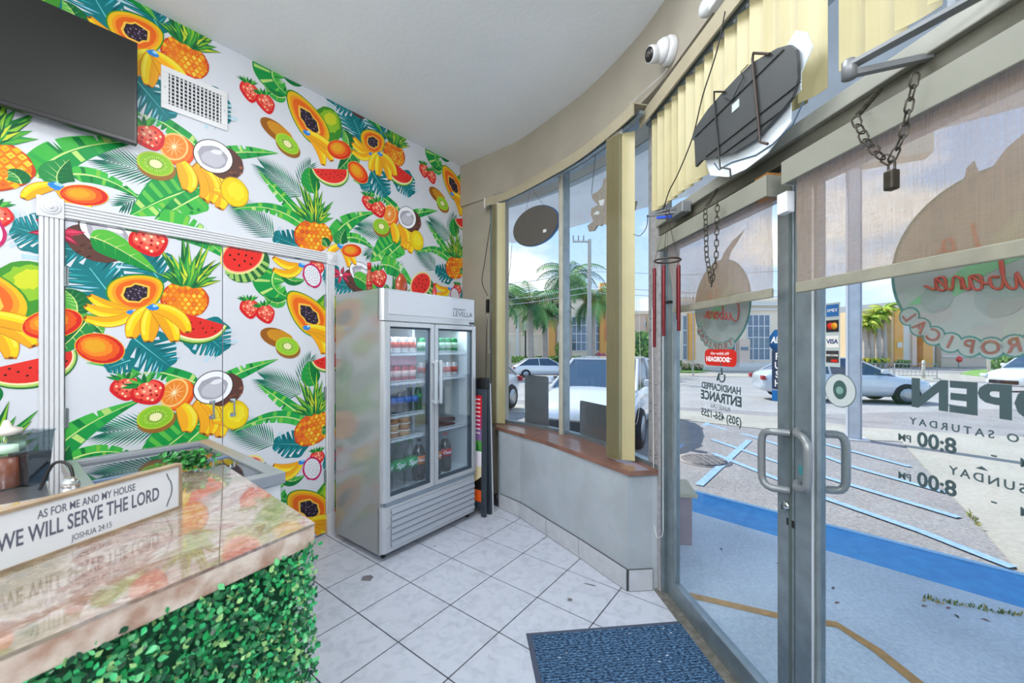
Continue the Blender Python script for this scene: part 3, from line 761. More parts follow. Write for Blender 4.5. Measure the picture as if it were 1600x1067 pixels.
mb = MB(); mb.box(.02, FW-.02, FD-.02, FD, z0, FH); mb.box(.02, FW-.02, .03, FD-.02, FH-.02, FH); mb.box(.02, FW-.02, .03, FD-.02, z0, .40); mb.build('cabinet_body', SILV, fz)
mb = MB()   # bright interior liner
mb.box(.02, .035, .075, FD-.02, .43, 1.62); mb.box(FW-.035, FW-.02, .075, FD-.02, .43, 1.62); mb.box(.035, FW-.035, FD-.04, FD-.02, .43, 1.62); mb.box(.02, FW-.02, .075, FD-.02, .40, .43); mb.box(.02, FW-.02, .05, FD-.02, 1.62, FH-.02)
mb.box(FW/2-.012, FW/2+.012, .25, FD-.04, .43, 1.62)
mb.build('liner', INT, fz)
# header with rounded corners
def rounded_front(x0, x1, z0, z1, y=0, r=.035, d=.05):
    pts = [(x0, y+d)]+[(x0+r-r*math.cos(a), y+r-r*math.sin(a)) for a in [PI/2*i/6 for i in range(7)]]+[(x1-r+r*math.sin(a), y+r-r*math.cos(a)) for a in [PI/2*i/6 for i in range(7)]]+[(x1, y+d)]
    return MB().prism(pts, z0, z1)
rounded_front(0, FW, 1.625, FH, 0).build('header', SILV, fz)
mb = MB(); mb.box(.05, FW-.03, -.004, .0, 1.668, 1.825, 0, .004); hp = mb.build('header_panel', mat('satin_panel', 'cfd2da', .3, .2), fz)
mb = MB(); mb.box(FW-.085, FW-.03, -.006, -.0, 1.632, 1.65, 0); mb.build('thermometer_display', mat('display_black', '2c3036', .2), fz)
l0, l1 = fr0.hit(707.5, 495)[0], fr0.hit(737.5, 495)[0]
T = lambda x, y, z: (x+(l0+l1)/2, -.0045-z, y+1.708)
text('LEVELLA', .058, mat('logo_grey', '4a4d58', .4), fz, T, width=l1-l0, name='logo_lettering')
T = lambda x, y, z: (x+l0+(l1-l0)*.3, -.0045-z, y+1.745)
text('PREMIUM', .024, mat('logo_grey', '4a4d58', .4), fz, T, width=(l1-l0)*.6, name='logo_lettering')
# lower grille
rounded_front(0, FW, .055, .365, 0).build('base_panel', SILV, fz)
for k in range(6):
    z = .085+k*.044
    mb = MB(); mb.add([(.07, -.002, z), (FW-.03, -.002, z), (FW-.03, -.014, z+.006), (.07, -.014, z+.006), (.07, -.004, z+.038), (FW-.03, -.004, z+.038)], [(0, 1, 2, 3), (3, 2, 5, 4)])
    mb.build('grille_louvre', mat('louvre_silver', 'b3b9c4', .3, .3), fz)
mb = MB(); mb.lathe([(.008, 0), (.008, .004), (.003, .005)], 12, c=(.045, -.004, .23), ax='y'); mb.build('lock', CHROME, fz)
mb = MB()
for k in range(46): mb.box(.06+k*.0185, .072+k*.0185, -.003, .003, .372, .379)
mb.box(.03, FW-.02, -.001, .05, .366, .392); mb.build('vent_strip', mat('strip_grey', '8b98a6', .4, .3), fz)
# doors
for k, (x0, x1) in enumerate(((0.004, FW/2-.003), (FW/2+.003, FW-.004))):
    mb = MB(); fwid = .05; w2 = .035
    lo, hi = (fwid+.01, w2) if k == 0 else (w2, fwid-.01)
    if k == 0:
        pts = [(x0, .05)]+[(x0+.03-.03*math.cos(a), .03-.03*math.sin(a)) for a in [PI/2*i/5 for i in range(6)]]+[(x0+lo, 0), (x0+lo, .05)]
        mb.prism(pts, .393, 1.618)
    else: mb.box(x0, x0+lo, 0, .045, .393, 1.618, 0, .004)
    mb.box(x1-hi, x1, 0, .045, .393, 1.618, 0, .004)
    mb.box(x0+lo, x1-hi, 0, .045, .393, .425, 0, .002); mb.box(x0+lo, x1-hi, 0, .045, 1.585, 1.618, 0, .002)
    dr = mb.build('cooler_door', SILV, fz)
    mb = MB(); a, b = x0+lo, x1-hi
    mb.box(a, a+.012, .012, .05, .425, 1.585); mb.box(b-.012, b, .012, .05, .425, 1.585); mb.box(a, b, .012, .05, .425, .44); mb.box(a, b, .012, .05, 1.572, 1.585)
    mb.build('gasket', GASK, dr)
    mb = MB(); mb.box(a, b, .016, .019, .425, 1.585); mb.build('glass_pane', CGL, dr)
    hx = (x1-.020) if k == 0 else (x0+.022)
    mb = MB(); mb.box(hx-.014, hx+.014, -.05, -.03, 1.015, 1.345, 0, .009)
    for z in (1.02, 1.318): mb.box(hx-.012, hx+.012, -.035, 0, z, z+.022, 0, .004)
    mb.build('handle', mat('handle_silver', 'ccd2d8', .25, .4), dr)
# shelves
SH = [1.40, 1.19, .955, .785]
WIRE = mat('white_wire', 'e6ebee', .35)
for k, (x0, x1) in enumerate(((.038, FW/2-.014), (FW/2+.014, FW-.038))):
    for z in (SH if k == 0 else [1.40, 1.20, .79]):
        mb = MB(); mb.box(x0, x1, .085, .092, z-.018, z-.003); mb.box(x0, x1, .50, .506, z-.012, z-.003)
        n = 26
        for i in range(n): xx = x0+.004+(x1-x0-.012)*i/(n-1); mb.box(xx, xx+.003, .083, .50, z-.006, z-.002); mb.box(xx, xx+.003, .080, .084, z-.016, z+.012)
        mb.box(x0, x1, .078, .082, z+.010, z+.014)
        mb.build('wire_shelf', WIRE, fz)
for x, y in ((.05, .06), (FW-.05, .06), (.05, FD-.06), (FW-.05, FD-.06)):
    mb = MB(); mb.lathe([(.016, -.008), (.02, -.006), (.02, .006), (.016, .008)], 14, c=(x, y, .021), ax='x'); mb.box(x-.013, x+.013, y-.012, y+.012, .035, .05); mb.build('caster', BLACK, fz)
# --- contents (each a thing of its own, standing on a shelf)
def inside(x, y, z): return fr0.P(x, y, z)
CAPW = mat('white_cap', 'eeeeee', .4); CLR = glass('clear_plastic', 'f0f6f8', 1.2, base=.02); LIQ = mat('cola', '2a1512', .15, coat=.5); GRN = glass('green_plastic', '9fd8ae', 1.4, base=.05)
def can(col, band, label, group):
    e = empty('drink_can', (0, 0, 0), fr0.rz, label, 'can', group)
    MB().lathe([(.024, 0), (.031, .006), (.033, .012), (.033, .105), (.027, .116), (.026, .118)], 16).build('can_body', mat('can_'+col, col, .25, .3), e)
    MB().lathe([(.0335, .038), (.0335, .082)], 16).build('printed_band', mat('can_'+band, band, .3), e)
    MB().lathe([(.026, .1175), (.024, .116), (.005, .116)], 12).build('lid', CHROME, e); return e
def row(o, pts, labels=None):
    o_lab = {'can': o.get('label', '').replace(' drink can', ' can').replace(' cooler shelf', ' shelf'), 'bottle': 'blue labelled water bottle'}.get(o.get('category'), '')
    o_lab = o_lab.replace('in the row on the', 'on the')
    for i, (x, y, z) in enumerate(pts):
        c = o if i == 0 else dup(o); c.location = inside(x, y, z); c.rotation_euler = (0, 0, fr0.rz)
        if len(pts) >= 5: c['label'] = '%s, %s, %s row' % (o_lab, ('leftmost', 'second from the left', 'middle one', 'second from the right', 'rightmost')[i % 5], ('front', 'back')[i//5])
can1 = can('e9e4e2', 'd8542f', 'white and orange drink can on the top left cooler shelf', 'cans on the top left shelf')
row(can1, [(.075+.07*i, .14+.08*j, 1.40) for j in range(2) for i in range(5)])
can2 = can('c3202c', 'f2c9c0', 'red drink can in the row on the second left cooler shelf', 'red cans on the second left shelf')
row(can2, [(.075+.07*i, .14+.08*j, 1.19) for j in range(2) for i in range(5)])
can3 = can('1f8a4c', 'bfe3c6', 'green drink can on the top right cooler shelf', 'green cans on the top right shelf')
row(can3, [(.515+.07*i, .14+.08*j, 1.40) for j in range(2) for i in range(5)])
can4 = can('d9d2cf', 'cf4a3c', 'white and red drink can on the second right cooler shelf', 'white and red cans on the second right shelf')
row(can4, [(.515+.07*i, .14+.08*j, 1.20) for j in range(2) for i in range(5)])
def bottle(h, r, body, cap, band, liquid=None, fill=.75):
    e = empty('drink_bottle', (0, 0, 0), fr0.rz)
    pr = [(r*.85, 0), (r, .01), (r, h*.28), (r*.93, h*.36), (r, h*.45), (r, h*.6), (r*.85, h*.72), (r*.42, h*.86), (r*.28, h*.90), (r*.28, h*.95)]
    MB().lathe(pr, 18).build('bottle_body', body, e)
    if liquid:
        MB().lathe([(rr*.96, min(z, h*.995)) for rr, z in pr if z <= h*fill]+[(r*.5, h*fill)], 18).build('drink', liquid, e)
    MB().lathe([(r*.32, h*.94), (r*.33, h*.995), (r*.25, h)], 14).build('cap', cap, e)
    if band: MB().lathe([(r*1.015, h*.40), (r*1.015, h*.60)], 20).build('wrap_label', band, e)
    return e
blue = mat('blue_label', '3b6fc0', .4)
wb = bottle(.205, .032, CLR, blue, blue); tag(wb, 'clear water bottle with blue label on the third left cooler shelf', 'bottle', 'water bottles in the cooler')
row(wb, [(.095+.066*i, .115+.07*j, .955) for j in range(2) for i in range(5)])
gb = bottle(.22, .031, GRN, mat('green_cap', '1e7a3e', .4), mat('green_label', '2a9a52', .4)); tag(gb, 'green soda bottle at the right end of the water bottles', 'bottle'); row(gb, [(.425, .15, .955)])
# large soda bottles on the floor of the cooler
def curved(s, size, m, parent, r, z, yaw, shear=0, name='lettering'):
    def M(x, y, zz): a = -PI/2+yaw+x/r; return Vector(((r+zz+.0006)*math.cos(a), (r+zz+.0006)*math.sin(a), y+z))
    return text(s, size, m, parent, M, name=name, shear=shear, bold=.001)
WLET = mat('white_lettering', 'ffffff', .4)
greenl = mat('lime_green_label', '17a35a', .4)
sodas = [(.105, .115, 'Sprite', 'left one'), (.215, .115, 'Sprite', 'middle one'), (.325, .115, 'Sprite', 'right one')]
for x, y, wd_, pos in sodas:
    b = bottle(.325, .053, CLR, mat('green_cap', '1e7a3e', .4), greenl); b.location = inside(x, y, .43)
    tag(b, 'large clear soda bottle with green label at the bottom left, %s of three' % pos, 'bottle', 'large clear soda bottles at the bottom of the cooler')
    curved(wd_, .050, WLET, b, .054, .165, .25, .2)
orangel = mat('orange_label', 'ef7a1c', .4); redl = mat('cola_red_label', 'd21f2e', .4)
for x, y, lb, label in ((.42, .135, orangel, 'large dark cola bottle with orange label beside the clear soda bottles'), (.57, .12, orangel, 'large dark cola bottle with orange label behind the right cooler door'), (.69, .13, redl, 'large dark cola bottle with red label behind the right cooler door')):
    b = bottle(.31, .052, CLR, BLACK if lb is orangel else mat('red_cap', 'c01822', .4), lb, LIQ, .83); b.location = inside(x, y, .43); tag(b, label, 'bottle')
    curved('Coca-Cola', .032, WLET, b, .0535, .157, .25, .25)
for i, x in enumerate((.12, .22)):
    pass
# deli cups
CUPC = [mat('cup_beige', 'c99a68', .5), mat('cup_white', 'e6dcd6', .5), mat('cup_brown', 'b27a4a', .5)]
def cup(c):
    e = empty('food_tub', (0, 0, 0), fr0.rz); MB().lathe([(.037, 0), (.040, .004), (.044, .042)], 18).build('tub', c, e); MB().lathe([(.046, .042), (.047, .048), (.040, .05), (.012, .051)], 18).build('lid', mat('tub_lid', 'efe6dc', .3), e); return e
spots = [(.09, .14, 2, 1), (.185, .14, 3, 0), (.285, .14, 3, 0)]
nm = ['left', 'middle', 'right']
lv = ['bottom', 'second', 'top']
for si_, (x, y, n, c) in enumerate(spots):
    for k in range(n):
        e = cup(CUPC[1] if (si_ == 0) else CUPC[(k+si_) % 2*2]); e.location = inside(x, y, .785+.0515*k)
        e['label'] = '%s lidded food tub, %s of the %s stack on the fourth cooler shelf' % ('white' if si_ == 0 else 'tan', lv[k], nm[si_]); e['category'] = 'food tub'; e['group'] = 'stacked food tubs in the cooler'
# trays on the right
for k in range(2):
    e = empty('food_tray', inside(.68, .17, .79+.045*k), fr0.rz, 'dark red food tray with clear lid, %s of two on the lower right cooler shelf' % ('lower', 'upper')[k], 'food tray')
    MB().box(-.09, .09, -.08, .08, 0, .025, 0, .006).build('tray', mat('tray_black', '2a2528', .35), e)
    MB().box(-.08, .08, -.07, .07, .02, .032, 0, .004).build('food', mat('dark_red_food', '6e2a32', .5, var=.3, vscale=60), e)
    MB().box(-.088, .088, -.078, .078, .033, .044, 0, .005).build('lid', CLR, e)
# pale packs on second-left shelf back and yellow carton
e = tag(MB().box(-.16, .16, -.06, .06, 0, .075, 0, .004).build('drink_pack', mat('pink_shrink_wrap', 'c98a96', .35, var=.1, vscale=20)), 'pink wrapped pack lying on top of the red cans', 'pack'); e.location = inside(.22, .17, 1.312); e.rotation_euler = (0, 0, fr0.rz)
e = tag(MB().box(-.04, .04, -.04, .04, 0, .09, 0, .003).build('carton', mat('cream_carton', 'e6dfb4', .5)), 'small cream carton at the left of the third cooler shelf', 'carton'); e.location = inside(.062, .27, .955); e.rotation_euler = (0, 0, fr0.rz)
e = tag(MB().box(-.11, .11, -.09, .09, 0, .16, 0, .003).build('carton', mat('cream_carton', 'e6dfb4', .5)), 'large cream carton behind the right cooler door', 'carton'); e.location = inside(.62, .36, .836+.045); 
e.location = inside(.62, .42, .79); e.rotation_euler = (0, 0, fr0.rz)

# bottles on top of the cooler
def lbox(o, x, y, z): o.location = fr0.P(x, y, z); o.rotation_euler = (0, 0, fr0.rz); return o
AMB = mat('amber_sauce', 'a3421a', .15, coat=.6, var=.3, vscale=50); REDS = mat('red_sauce', 'b3241c', .2, coat=.5)
def rel(px, py, Y):  # place by sight line on the cooler's top
    r = gp(px, py, FH); return r
for i, (px, py, kind, label) in enumerate(((577, 452, 0, 'slim red capped sauce bottle at the left on top of the cooler'), (627, 455, 1, 'round bodied glass bottle with clear neck in the middle on top of the cooler'), (679, 461, 2, 'small red sauce bottle at the right on top of the cooler'))):
    s_, zz = Frame(fr0.P(0, .16, 0)[:2], (472, 620)).hit(px, py); loc = fr0.P(s_, .16, FH)
    e = empty('sauce_bottle', loc, fr0.rz, label, 'bottle')
    if kind == 0:
        MB().lathe([(.020, 0), (.021, .005), (.021, .09), (.011, .125), (.010, .145)], 14).build('bottle_body', AMB, e); MB().lathe([(.013, .145), (.014, .185), (.010, .188)], 12).build('cap', mat('red_cap', 'c01822', .4), e)
        MB().lathe([(.0215, .02), (.0215, .055)], 14).build('wrap_label', REDS, e)
    elif kind == 1:
        MB().lathe([(.03, 0), (.04, .02), (.045, .06), (.040, .10), (.022, .135), (.013, .15)], 16, sx=1.15, sy=.7).build('bottle_body', AMB, e)
        MB().lathe([(.014, .15), (.016, .165), (.013, .20), (.018, .225), (.006, .245)], 12).build('neck', CLR, e)
    else:
        MB().lathe([(.018, 0), (.019, .004), (.019, .06), (.009, .095), (.009, .105)], 12).build('bottle_body', REDS, e); MB().lathe([(.011, .105), (.011, .122)], 10).build('cap', mat('red_cap', 'c01822', .4), e)

# ================================================================ TV and vent on the fruit wall
SCR = mat('tv_screen', '20211e', .35, .0, spec=.4)
s1, zt = MU.hit(215, 67, .10); _, zb = MU.hit(213, 226, .10)
tv = menu('television', 'large switched off black television mounted high on the fruit mural', 'television', at=(s1, -.10, 0))
L = 1.15
H0, H1 = zb, zt
MB().box(-L, 0, 0, .035, H0, H1, 0, .004).build('casing', mat('tv_bezel', '1d1c20', .3), tv)
MB().box(-L+.012, -.012, -.0015, 0, H0+.022, H1-.012).build('screen', SCR, tv)
MB().box(-L*.65, -L*.35, .035, .0995, (H0+H1)/2-.12, (H0+H1)/2+.12, 0, .004).build('wall_bracket', BLACK, tv)
vt = menu('air_vent', 'white louvred air vent on the fruit mural beside the television', 'vent', at=(-.975, 0, 2.824))
VW, VH = .325, .245; fw = .034
mb = MB(); mb.box(0, VW, -.010, -.0002, 0, fw, 0, .002); mb.box(0, VW, -.010, -.0002, VH-fw, VH, 0, .002); mb.box(0, fw, -.010, -.0002, fw, VH-fw, 0, .002); mb.box(VW-fw, VW, -.010, -.0002, fw, VH-fw, 0, .002); mb.build('frame', WHITE, vt)
MB().box(fw, VW-fw, -.0042, -.0040, fw, VH-fw).build('dark_back', mat('vent_dark', '23242c', .8), vt)
for k in range(13):
    x = fw+(VW-2*fw)*(k+.5)/13; MB().box(x-.0035, x+.0035, -.010, -.0045, fw, VH-fw).build('upright_vane', WHITE, vt)
for k in range(8):
    z = fw+(VH-2*fw)*(k+.5)/8; MB().box(fw, VW-fw, -.007, -.0045, z-.004, z+.004).build('slat', mat('vane_grey', 'c2c3c6', .4), vt)
MB().lathe([(.003, -.0115), (.003, -.009)], 8, c=(fw*.5, 0, VH/2), ax='y').lathe([(.003, -.0115), (.003, -.009)], 8, c=(VW-fw*.5, 0, VH/2), ax='y').build('screws', ALUD, vt)

# ================================================================ COUNTER
TOPZ = 1.07; cc = Vector((-.424, .854)); cd = Vector((.483, .876)).normalized()
CF = Frame(cc, cd)     # local x along the front edge (towards the far end = 0), y away (= into the shop's back)
ct = empty('counter', (CF.o.x, CF.o.y, 0), CF.rz, 'service counter with speckled stone top and faux boxwood front', 'counter')
endd = Vector((-.514, .433)).normalized(); ex, ey = endd.dot(Vector(CF.d[:2])), endd.dot(Vector(CF.n[:2]))
DEP = .655; LEN = 1.35
pA = (0, 0); pB = (ex*DEP, ey*DEP); bd = Vector((-.302, -.325)).normalized(); bx, by = bd.dot(Vector(CF.d[:2])), bd.dot(Vector(CF.n[:2]))
pC = (pB[0]+bx*1.4, pB[1]+by*1.4); pD = (-LEN, 0)
def stone():
    m = bpy.data.materials.new('polished_stone'); m.use_nodes = True; t = m.node_tree; b = t.nodes['Principled BSDF']
    tc = N(t, 'ShaderNodeTexCoord'); mp = N(t, 'ShaderNodeMapping'); mp.inputs['Scale'].default_value = (1, 1.3, 1); mp.inputs['Rotation'].default_value = (0, 0, .5); t.links.new(tc.outputs['Object'], mp.inputs[0])
    n = N(t, 'ShaderNodeTexNoise'); n.inputs['Scale'].default_value = 6.0; n.inputs['Detail'].default_value = 9; n.inputs['Roughness'].default_value = .62; n.inputs['Distortion'].default_value = .5; t.links.new(mp.outputs[0], n.inputs['Vector'])
    r = N(t, 'ShaderNodeValToRGB'); e = r.color_ramp.elements
    e[0].position = .28; e[0].color = (*lin('6c6655'), 1); e[1].position = .72; e[1].color = (*lin('a99b8f'), 1)
    for p, c in ((.38, '85785f'), (.44, '988a78'), (.50, 'a89c94'), (.55, '8a6a5c'), (.60, '9d887b'), (.66, '847860')):
        x = e.new(p); x.color = (*lin(c), 1)
    n2 = N(t, 'ShaderNodeTexNoise'); n2.inputs['Scale'].default_value = 90; n2.inputs['Detail'].default_value = 3; t.links.new(mp.outputs[0], n2.inputs['Vector'])
    mx = N(t, 'ShaderNodeMix', data_type='RGBA', blend_type='OVERLAY'); mx.inputs[0].default_value = .45
    t.links.new(n.outputs[0], r.inputs[0]); t.links.new(r.outputs[0], mx.inputs[6]); t.links.new(n2.outputs[0], mx.inputs[7]); t.links.new(mx.outputs[2], b.inputs['Base Color'])
    b.inputs['Roughness'].default_value = .12; b.inputs['Specular IOR Level'].default_value = .8; b.inputs['Coat Weight'].default_value = 1.0; b.inputs['Coat Roughness'].default_value = .02; b.inputs['Coat IOR'].default_value = 1.7; return m
STONE = stone()
EDGE = mat('stone_edge', 'e4d6cb', .35, col2='b4917f', vscale=26, bump=.1, bscale=50)
mb = MB(); mb.prism([pA, pB, pC, pD], TOPZ-.006, TOPZ); mb.build('stone_top', STONE, ct)
i_ = .0008
mb = MB(); mb.prism([(pA[0]-i_, pA[1]+i_), (pB[0]-i_, pB[1]-i_), (pC[0], pC[1]-i_), (pD[0], pD[1]+i_)], TOPZ-.045, TOPZ-.006); mb.build('stone_edge', EDGE, ct)
# body
mb = MB(); q0 = .035
mb.prism([(pA[0]-.03, pA[1]+q0), (pB[0]-.04, pB[1]-.06), (pC[0], pC[1]-.06), (pD[0], pD[1]+q0)], 0, TOPZ-.045); mb.build('counter_body', mat('counter_base', '16573a', .7), ct)
# faux boxwood leaves
rl = random.Random(11); mb = MB(); GC = [lin(c) for c in ('1fae5e', '127a45', '0e5f3a', '36c277', '6fd08a', '0b4a2e', 'a5d98a', '1b9152')]
def oneleaf(p, nrm, up, s, col):
    sd = nrm.cross(up).normalized()
    a = p-up*s*.55; t_ = p+up*s*.55; l = p-sd*s*.36+nrm*s*.06; r = p+sd*s*.36+nrm*s*.06; l2 = p-sd*s*.28+up*s*.32; r2 = p+sd*s*.28+up*s*.32
    mb.add([a[:], r[:], r2[:], t_[:], l2[:], l[:]], [(0, 1, 2, 3), (0, 3, 4, 5)], 0, col)
for k in range(30000):
    u = -rl.random()**1.15*1.15; z = rl.uniform(.02, TOPZ-.035); y = rl.uniform(-.012, .032)
    if k % 9 == 0: u = rl.uniform(-.03, .012); y = rl.uniform(-.01, .30)*1
    nrm = Vector((rl.gauss(0, .45), -1, rl.gauss(.25, .45))).normalized()
    up = Vector((rl.uniform(-1, 1), rl.uniform(-.3, .3), rl.uniform(-1, 1))); up = (up-nrm*up.dot(nrm)).normalized()
    mb.add_ = None
    oneleaf(Vector((u, y+.004, z)), nrm, up, rl.uniform(.0075, .0145), rl.choice(GC))
lm = vmat('boxwood_leaf', .32, spec=.6); o_ = mb.build('boxwood_leaves', lm, ct); o_['kind'] = 'stuff'
sa_, sb_ = gp(349, 727, TOPZ), gp(342, 884, TOPZ); sl_ = Frame((sa_.x, sa_.y), (sb_.x-sa_.x, sb_.y-sa_.y)); Ri_ = Matrix.Rotation(-CF.rz, 4, 'Z')
ls_ = [Ri_ @ (sl_.P(t*(sb_-sa_).length, w_, TOPZ+.0002)-Vector((CF.o.x, CF.o.y, 0))) for t, w_ in ((0, -.0008), (1, -.0008), (1, .0008), (0, .0008))]
MB().add([v[:] for v in ls_], [(0, 1, 2, 3)]).build('stone_seam', mat('seam_brown', '5c5046', .6), ct)
# scripture sign on the counter
sA = gp(285, 793, TOPZ); sB = gp(0, 898, TOPZ); sd_ = Vector((sA.x-sB.x, sA.y-sB.y))
SF = Frame((sA.x, sA.y), (sd_.x, sd_.y))
sg = empty('scripture_sign', (SF.o.x, SF.o.y, TOPZ), SF.rz, 'long white wooden sign with a scripture verse standing on the stone counter', 'sign')
_, zt_ = SF.hit(284, 724); SHt = zt_-TOPZ; SL = .56
WF = mat('weathered_wood', '9c8871', .6, var=.2, vscale=20)
t_ = .02
MB().box(-SL, 0, 0, t_, 0, .006, 0).box(-SL, 0, 0, t_, SHt-.006, SHt, 0).box(-SL, -SL+.006, 0, t_, .006, SHt-.006).box(-.006, 0, 0, t_, .006, SHt-.006).build('frame', WF, sg)
MB().box(-SL+.006, -.006, .003, t_-.002, .006, SHt-.006).build('board', mat('sign_white', 'dfe3ea', .35), sg)
INK = mat('sign_ink', '5c5f72', .5)
def ST(cx, cz): return lambda x, y, z: (x+cx, .0029-z, y+cz)
def sgx(px, py): return SF.hit(px, py)[0]
def verse(s, size, pa, pb, zf, **k): xa_, xb_ = sgx(pa, 800), sgx(pb, 800); text(s, size, INK, sg, ST((xa_+xb_)/2, SHt*zf), width=xb_-xa_, name='verse_lettering', **k)
verse('AS FOR ME AND MY HOUSE', .021, 60, 213, .76, bold=.0002); verse('WE WILL SERVE THE LORD', .040, -4, 250, .47, bold=.0006); verse('JOSHUA 24:15', .016, 113, 176, .17)
for s_, cx in ((1, -.028), (-1, -SL+.028)):
    pts = [(cx+s_*(.008*math.cos(a*PI/2)*(1 if abs(a) > .5 else 1.4) - .004), .0026, SHt*.5+SHt*.36*a) for a in [-1, -.9, -.7, -.4, -.15, 0, .15, .4, .7, .9, 1]]
    MB().tube(pts, .0011, 6).build('scroll_mark', INK, sg)
# greenery tray behind the sign
gc_ = gp(300, 727, TOPZ)
def herb(name, c, n, sx_, sy_, h, label):
    global mb
    mb = MB(); rr = random.Random(5); 
    GG = [lin(x) for x in ('1f7a2e', '155a22', '39a03e', '0f4a1e')]
    for k in range(n):
        p = Vector((rr.gauss(0, sx_), rr.gauss(0, sy_), rr.uniform(.0, h))); nrm = Vector((rr.uniform(-1, 1), rr.uniform(-1, .2), rr.uniform(-.2, 1))).normalized(); up = nrm.orthogonal().normalized()
        oneleaf(p+Vector((0, 0, .012)), nrm, up, rr.uniform(.008, .016), rr.choice(GG))
    return mb.build(name, lm)
hg = herb('leafy_garland', None, 700, .03, .018, .045, ''); tag(hg, 'bushy green artificial foliage behind the white scripture sign', 'artificial plant', kind='stuff')
hp_ = gp(292, 735, TOPZ); hg.location = (hp_.x, hp_.y, TOPZ-.002)

light('cooler_fill_light', 'AREA', fr0.P(FW/2, .12, 1.60)[:], 2.6, (.92, .97, 1), .8, .06, direction=(0, 0, -1)).rotation_euler = (0, 0, fr0.rz)  # fill light added inside the cooler to brighten its contents
# ================================================================ CHEST FREEZER, WORK TABLE
FZ = Frame((-1.01, 1.74), (472, 620)); z1 = .90
cf = empty('chest_freezer', (-1.01, 1.74, 0), FZ.rz, 'white chest freezer with sliding glass lids in front of the cupboard doors', 'freezer')
FWd, FDp = .56, 1.0; FRW = mat('freezer_white', 'dfe3ea', .3)
MB().box(-FWd, 0, 0, FDp, .05, z1-.05, 0, .008).build('freezer_body', FRW, cf)
RIM = mat('freezer_rim', 'a9adb5', .3, .4)
mb = MB()
for a in ((-FWd-.01, .012, -.012, .045), (-FWd-.01, .012, FDp-.04, FDp+.01), (-FWd-.01, -FWd+.04, .045, FDp-.04), (-.045, .012, .045, FDp-.04)): mb.box(a[0], a[1], a[2], a[3], z1-.05, z1, 0, .004)
mb.build('rim', RIM, cf)
for k, (y0, y1, z) in enumerate(((.045, .52, z1-.012), (.50, FDp-.04, z1-.022))):
    l = MB().box(-FWd+.04, -.045, y0, y1, z-.003, z+.002).build('sliding_lid', glass('freezer_glass', 'c6d2d8', 3.0, base=.12), cf)
    MB().box(-FWd+.04, -.045, (y1-.02 if k == 0 else y0), (y1 if k == 0 else y0+.02), z-.004, z+.008, 0, .002).build('lid_bar', mat('bar_blue_grey', '7d93b5', .35, .3), l)
MB().box(-FWd+.05, -.055, .06, FDp-.05, z1-.25, z1-.24).build('inner_floor', mat('freezer_inside', '9aa0a2', .5), cf)
MB().lathe([(.006, -.001), (.006, .003)], 10, c=(.001, .03, .77), ax='x').lathe([(.006, -.001), (.006, .003)], 10, c=(.001, .03, .79), ax='x').box(.0, .0015, .22, .223, .3, z1-.05).build('side_vents', mat('vent_dark', '23242c', .8), cf)
for x, y in ((-.04, .04), (-FWd+.04, .04), (-.04, FDp-.04), (-FWd+.04, FDp-.04)): MB().lathe([(.02, 0), (.02, .05)], 12, c=(x, y, 0)).build('foot', BLACK, cf)
tb = empty('work_table', FZ.P(-1.02, 0, 0), FZ.rz, 'stainless steel work table behind the counter at the left edge', 'table')
MB().box(-.2, .36, -.2, .42, .97, 1.0, 0, .004).build('table_top', STEEL, tb)
for x, y in ((-.18, -.18), (.34, -.18), (-.18, .40), (.34, .40)): MB().tube([(x, y, 0), (x, y, .97)], .018, 10).build('leg', STEEL, tb)
MB().box(-.17, .33, -.17, .39, .25, .27).build('lower_shelf', STEEL, tb)
b0 = gp(10, 762, 1.0); jb = empty('syrup_bottle', b0, 0, 'squeeze bottle of brown syrup with a green and white label on the steel table', 'bottle')
MB().lathe([(.036, 0), (.038, .006), (.038, .15), (.03, .165), (.03, .172)], 20).build('bottle_body', CLR, jb)
MB().lathe([(.035, .004), (.035, .098)], 20).build('syrup', mat('brown_syrup', '8a4a34', .3), jb)
MB().lathe([(.0385, .115), (.0385, .14)], 20).build('wrap_label', mat('label_pale_green', 'c9e6d0', .5), jb)
MB().lathe([(.034, .170), (.034, .186), (.012, .195), (.006, .215)], 16).build('cap', mat('cap_translucent', 'dcd3cc', .4), jb)
b1 = gp(48, 756, 1.0); tbn = empty('deli_tub', b1, 0, 'clear square tub of dark seeds beside the syrup bottle', 'tub')
mb = MB(); 
def frust(m, w0, w1, z0, z1_, mi=0):
    m.add([(-w0, -w0, z0), (w0, -w0, z0), (w0, w0, z0), (-w0, w0, z0), (-w1, -w1, z1_), (w1, -w1, z1_), (w1, w1, z1_), (-w1, w1, z1_)], [(0, 1, 5, 4), (1, 2, 6, 5), (2, 3, 7, 6), (3, 0, 4, 7), (0, 3, 2, 1)], mi); return m
frust(mb, .027, .036, 0, .17).build('tub_body', glass('tub_plastic', 'a8b6bc', 2.0, base=.1), tbn)
frust(MB(), .026, .032, .004, .10).box(-.032, .032, -.032, .032, .098, .102).build('dark_seeds', mat('dark_seeds', '3f4750', .6, var=.4, vscale=90), tbn)
MB().box(-.039, .039, -.039, -.035, .168, .175).box(-.039, .039, .035, .039, .168, .175).box(-.039, -.035, -.039, .039, .168, .175).box(.035, .039, -.039, .039, .168, .175).build('tub_rim', CLR, tbn)
cb = gp(62, 768, 1.0); tag(MB().tube([Vector(c) for c in spline([(cb.x, cb.y, 1.005), (cb.x+.02, cb.y+.02, 1.08), (cb.x+.06, cb.y+.03, 1.07), (cb.x+.085, cb.y+.02, 1.003)], 6)], .0045, 8).build('power_cord', BLACK), 'looping black power cord beside the clear tub', 'cord').name = 'extension_lead'
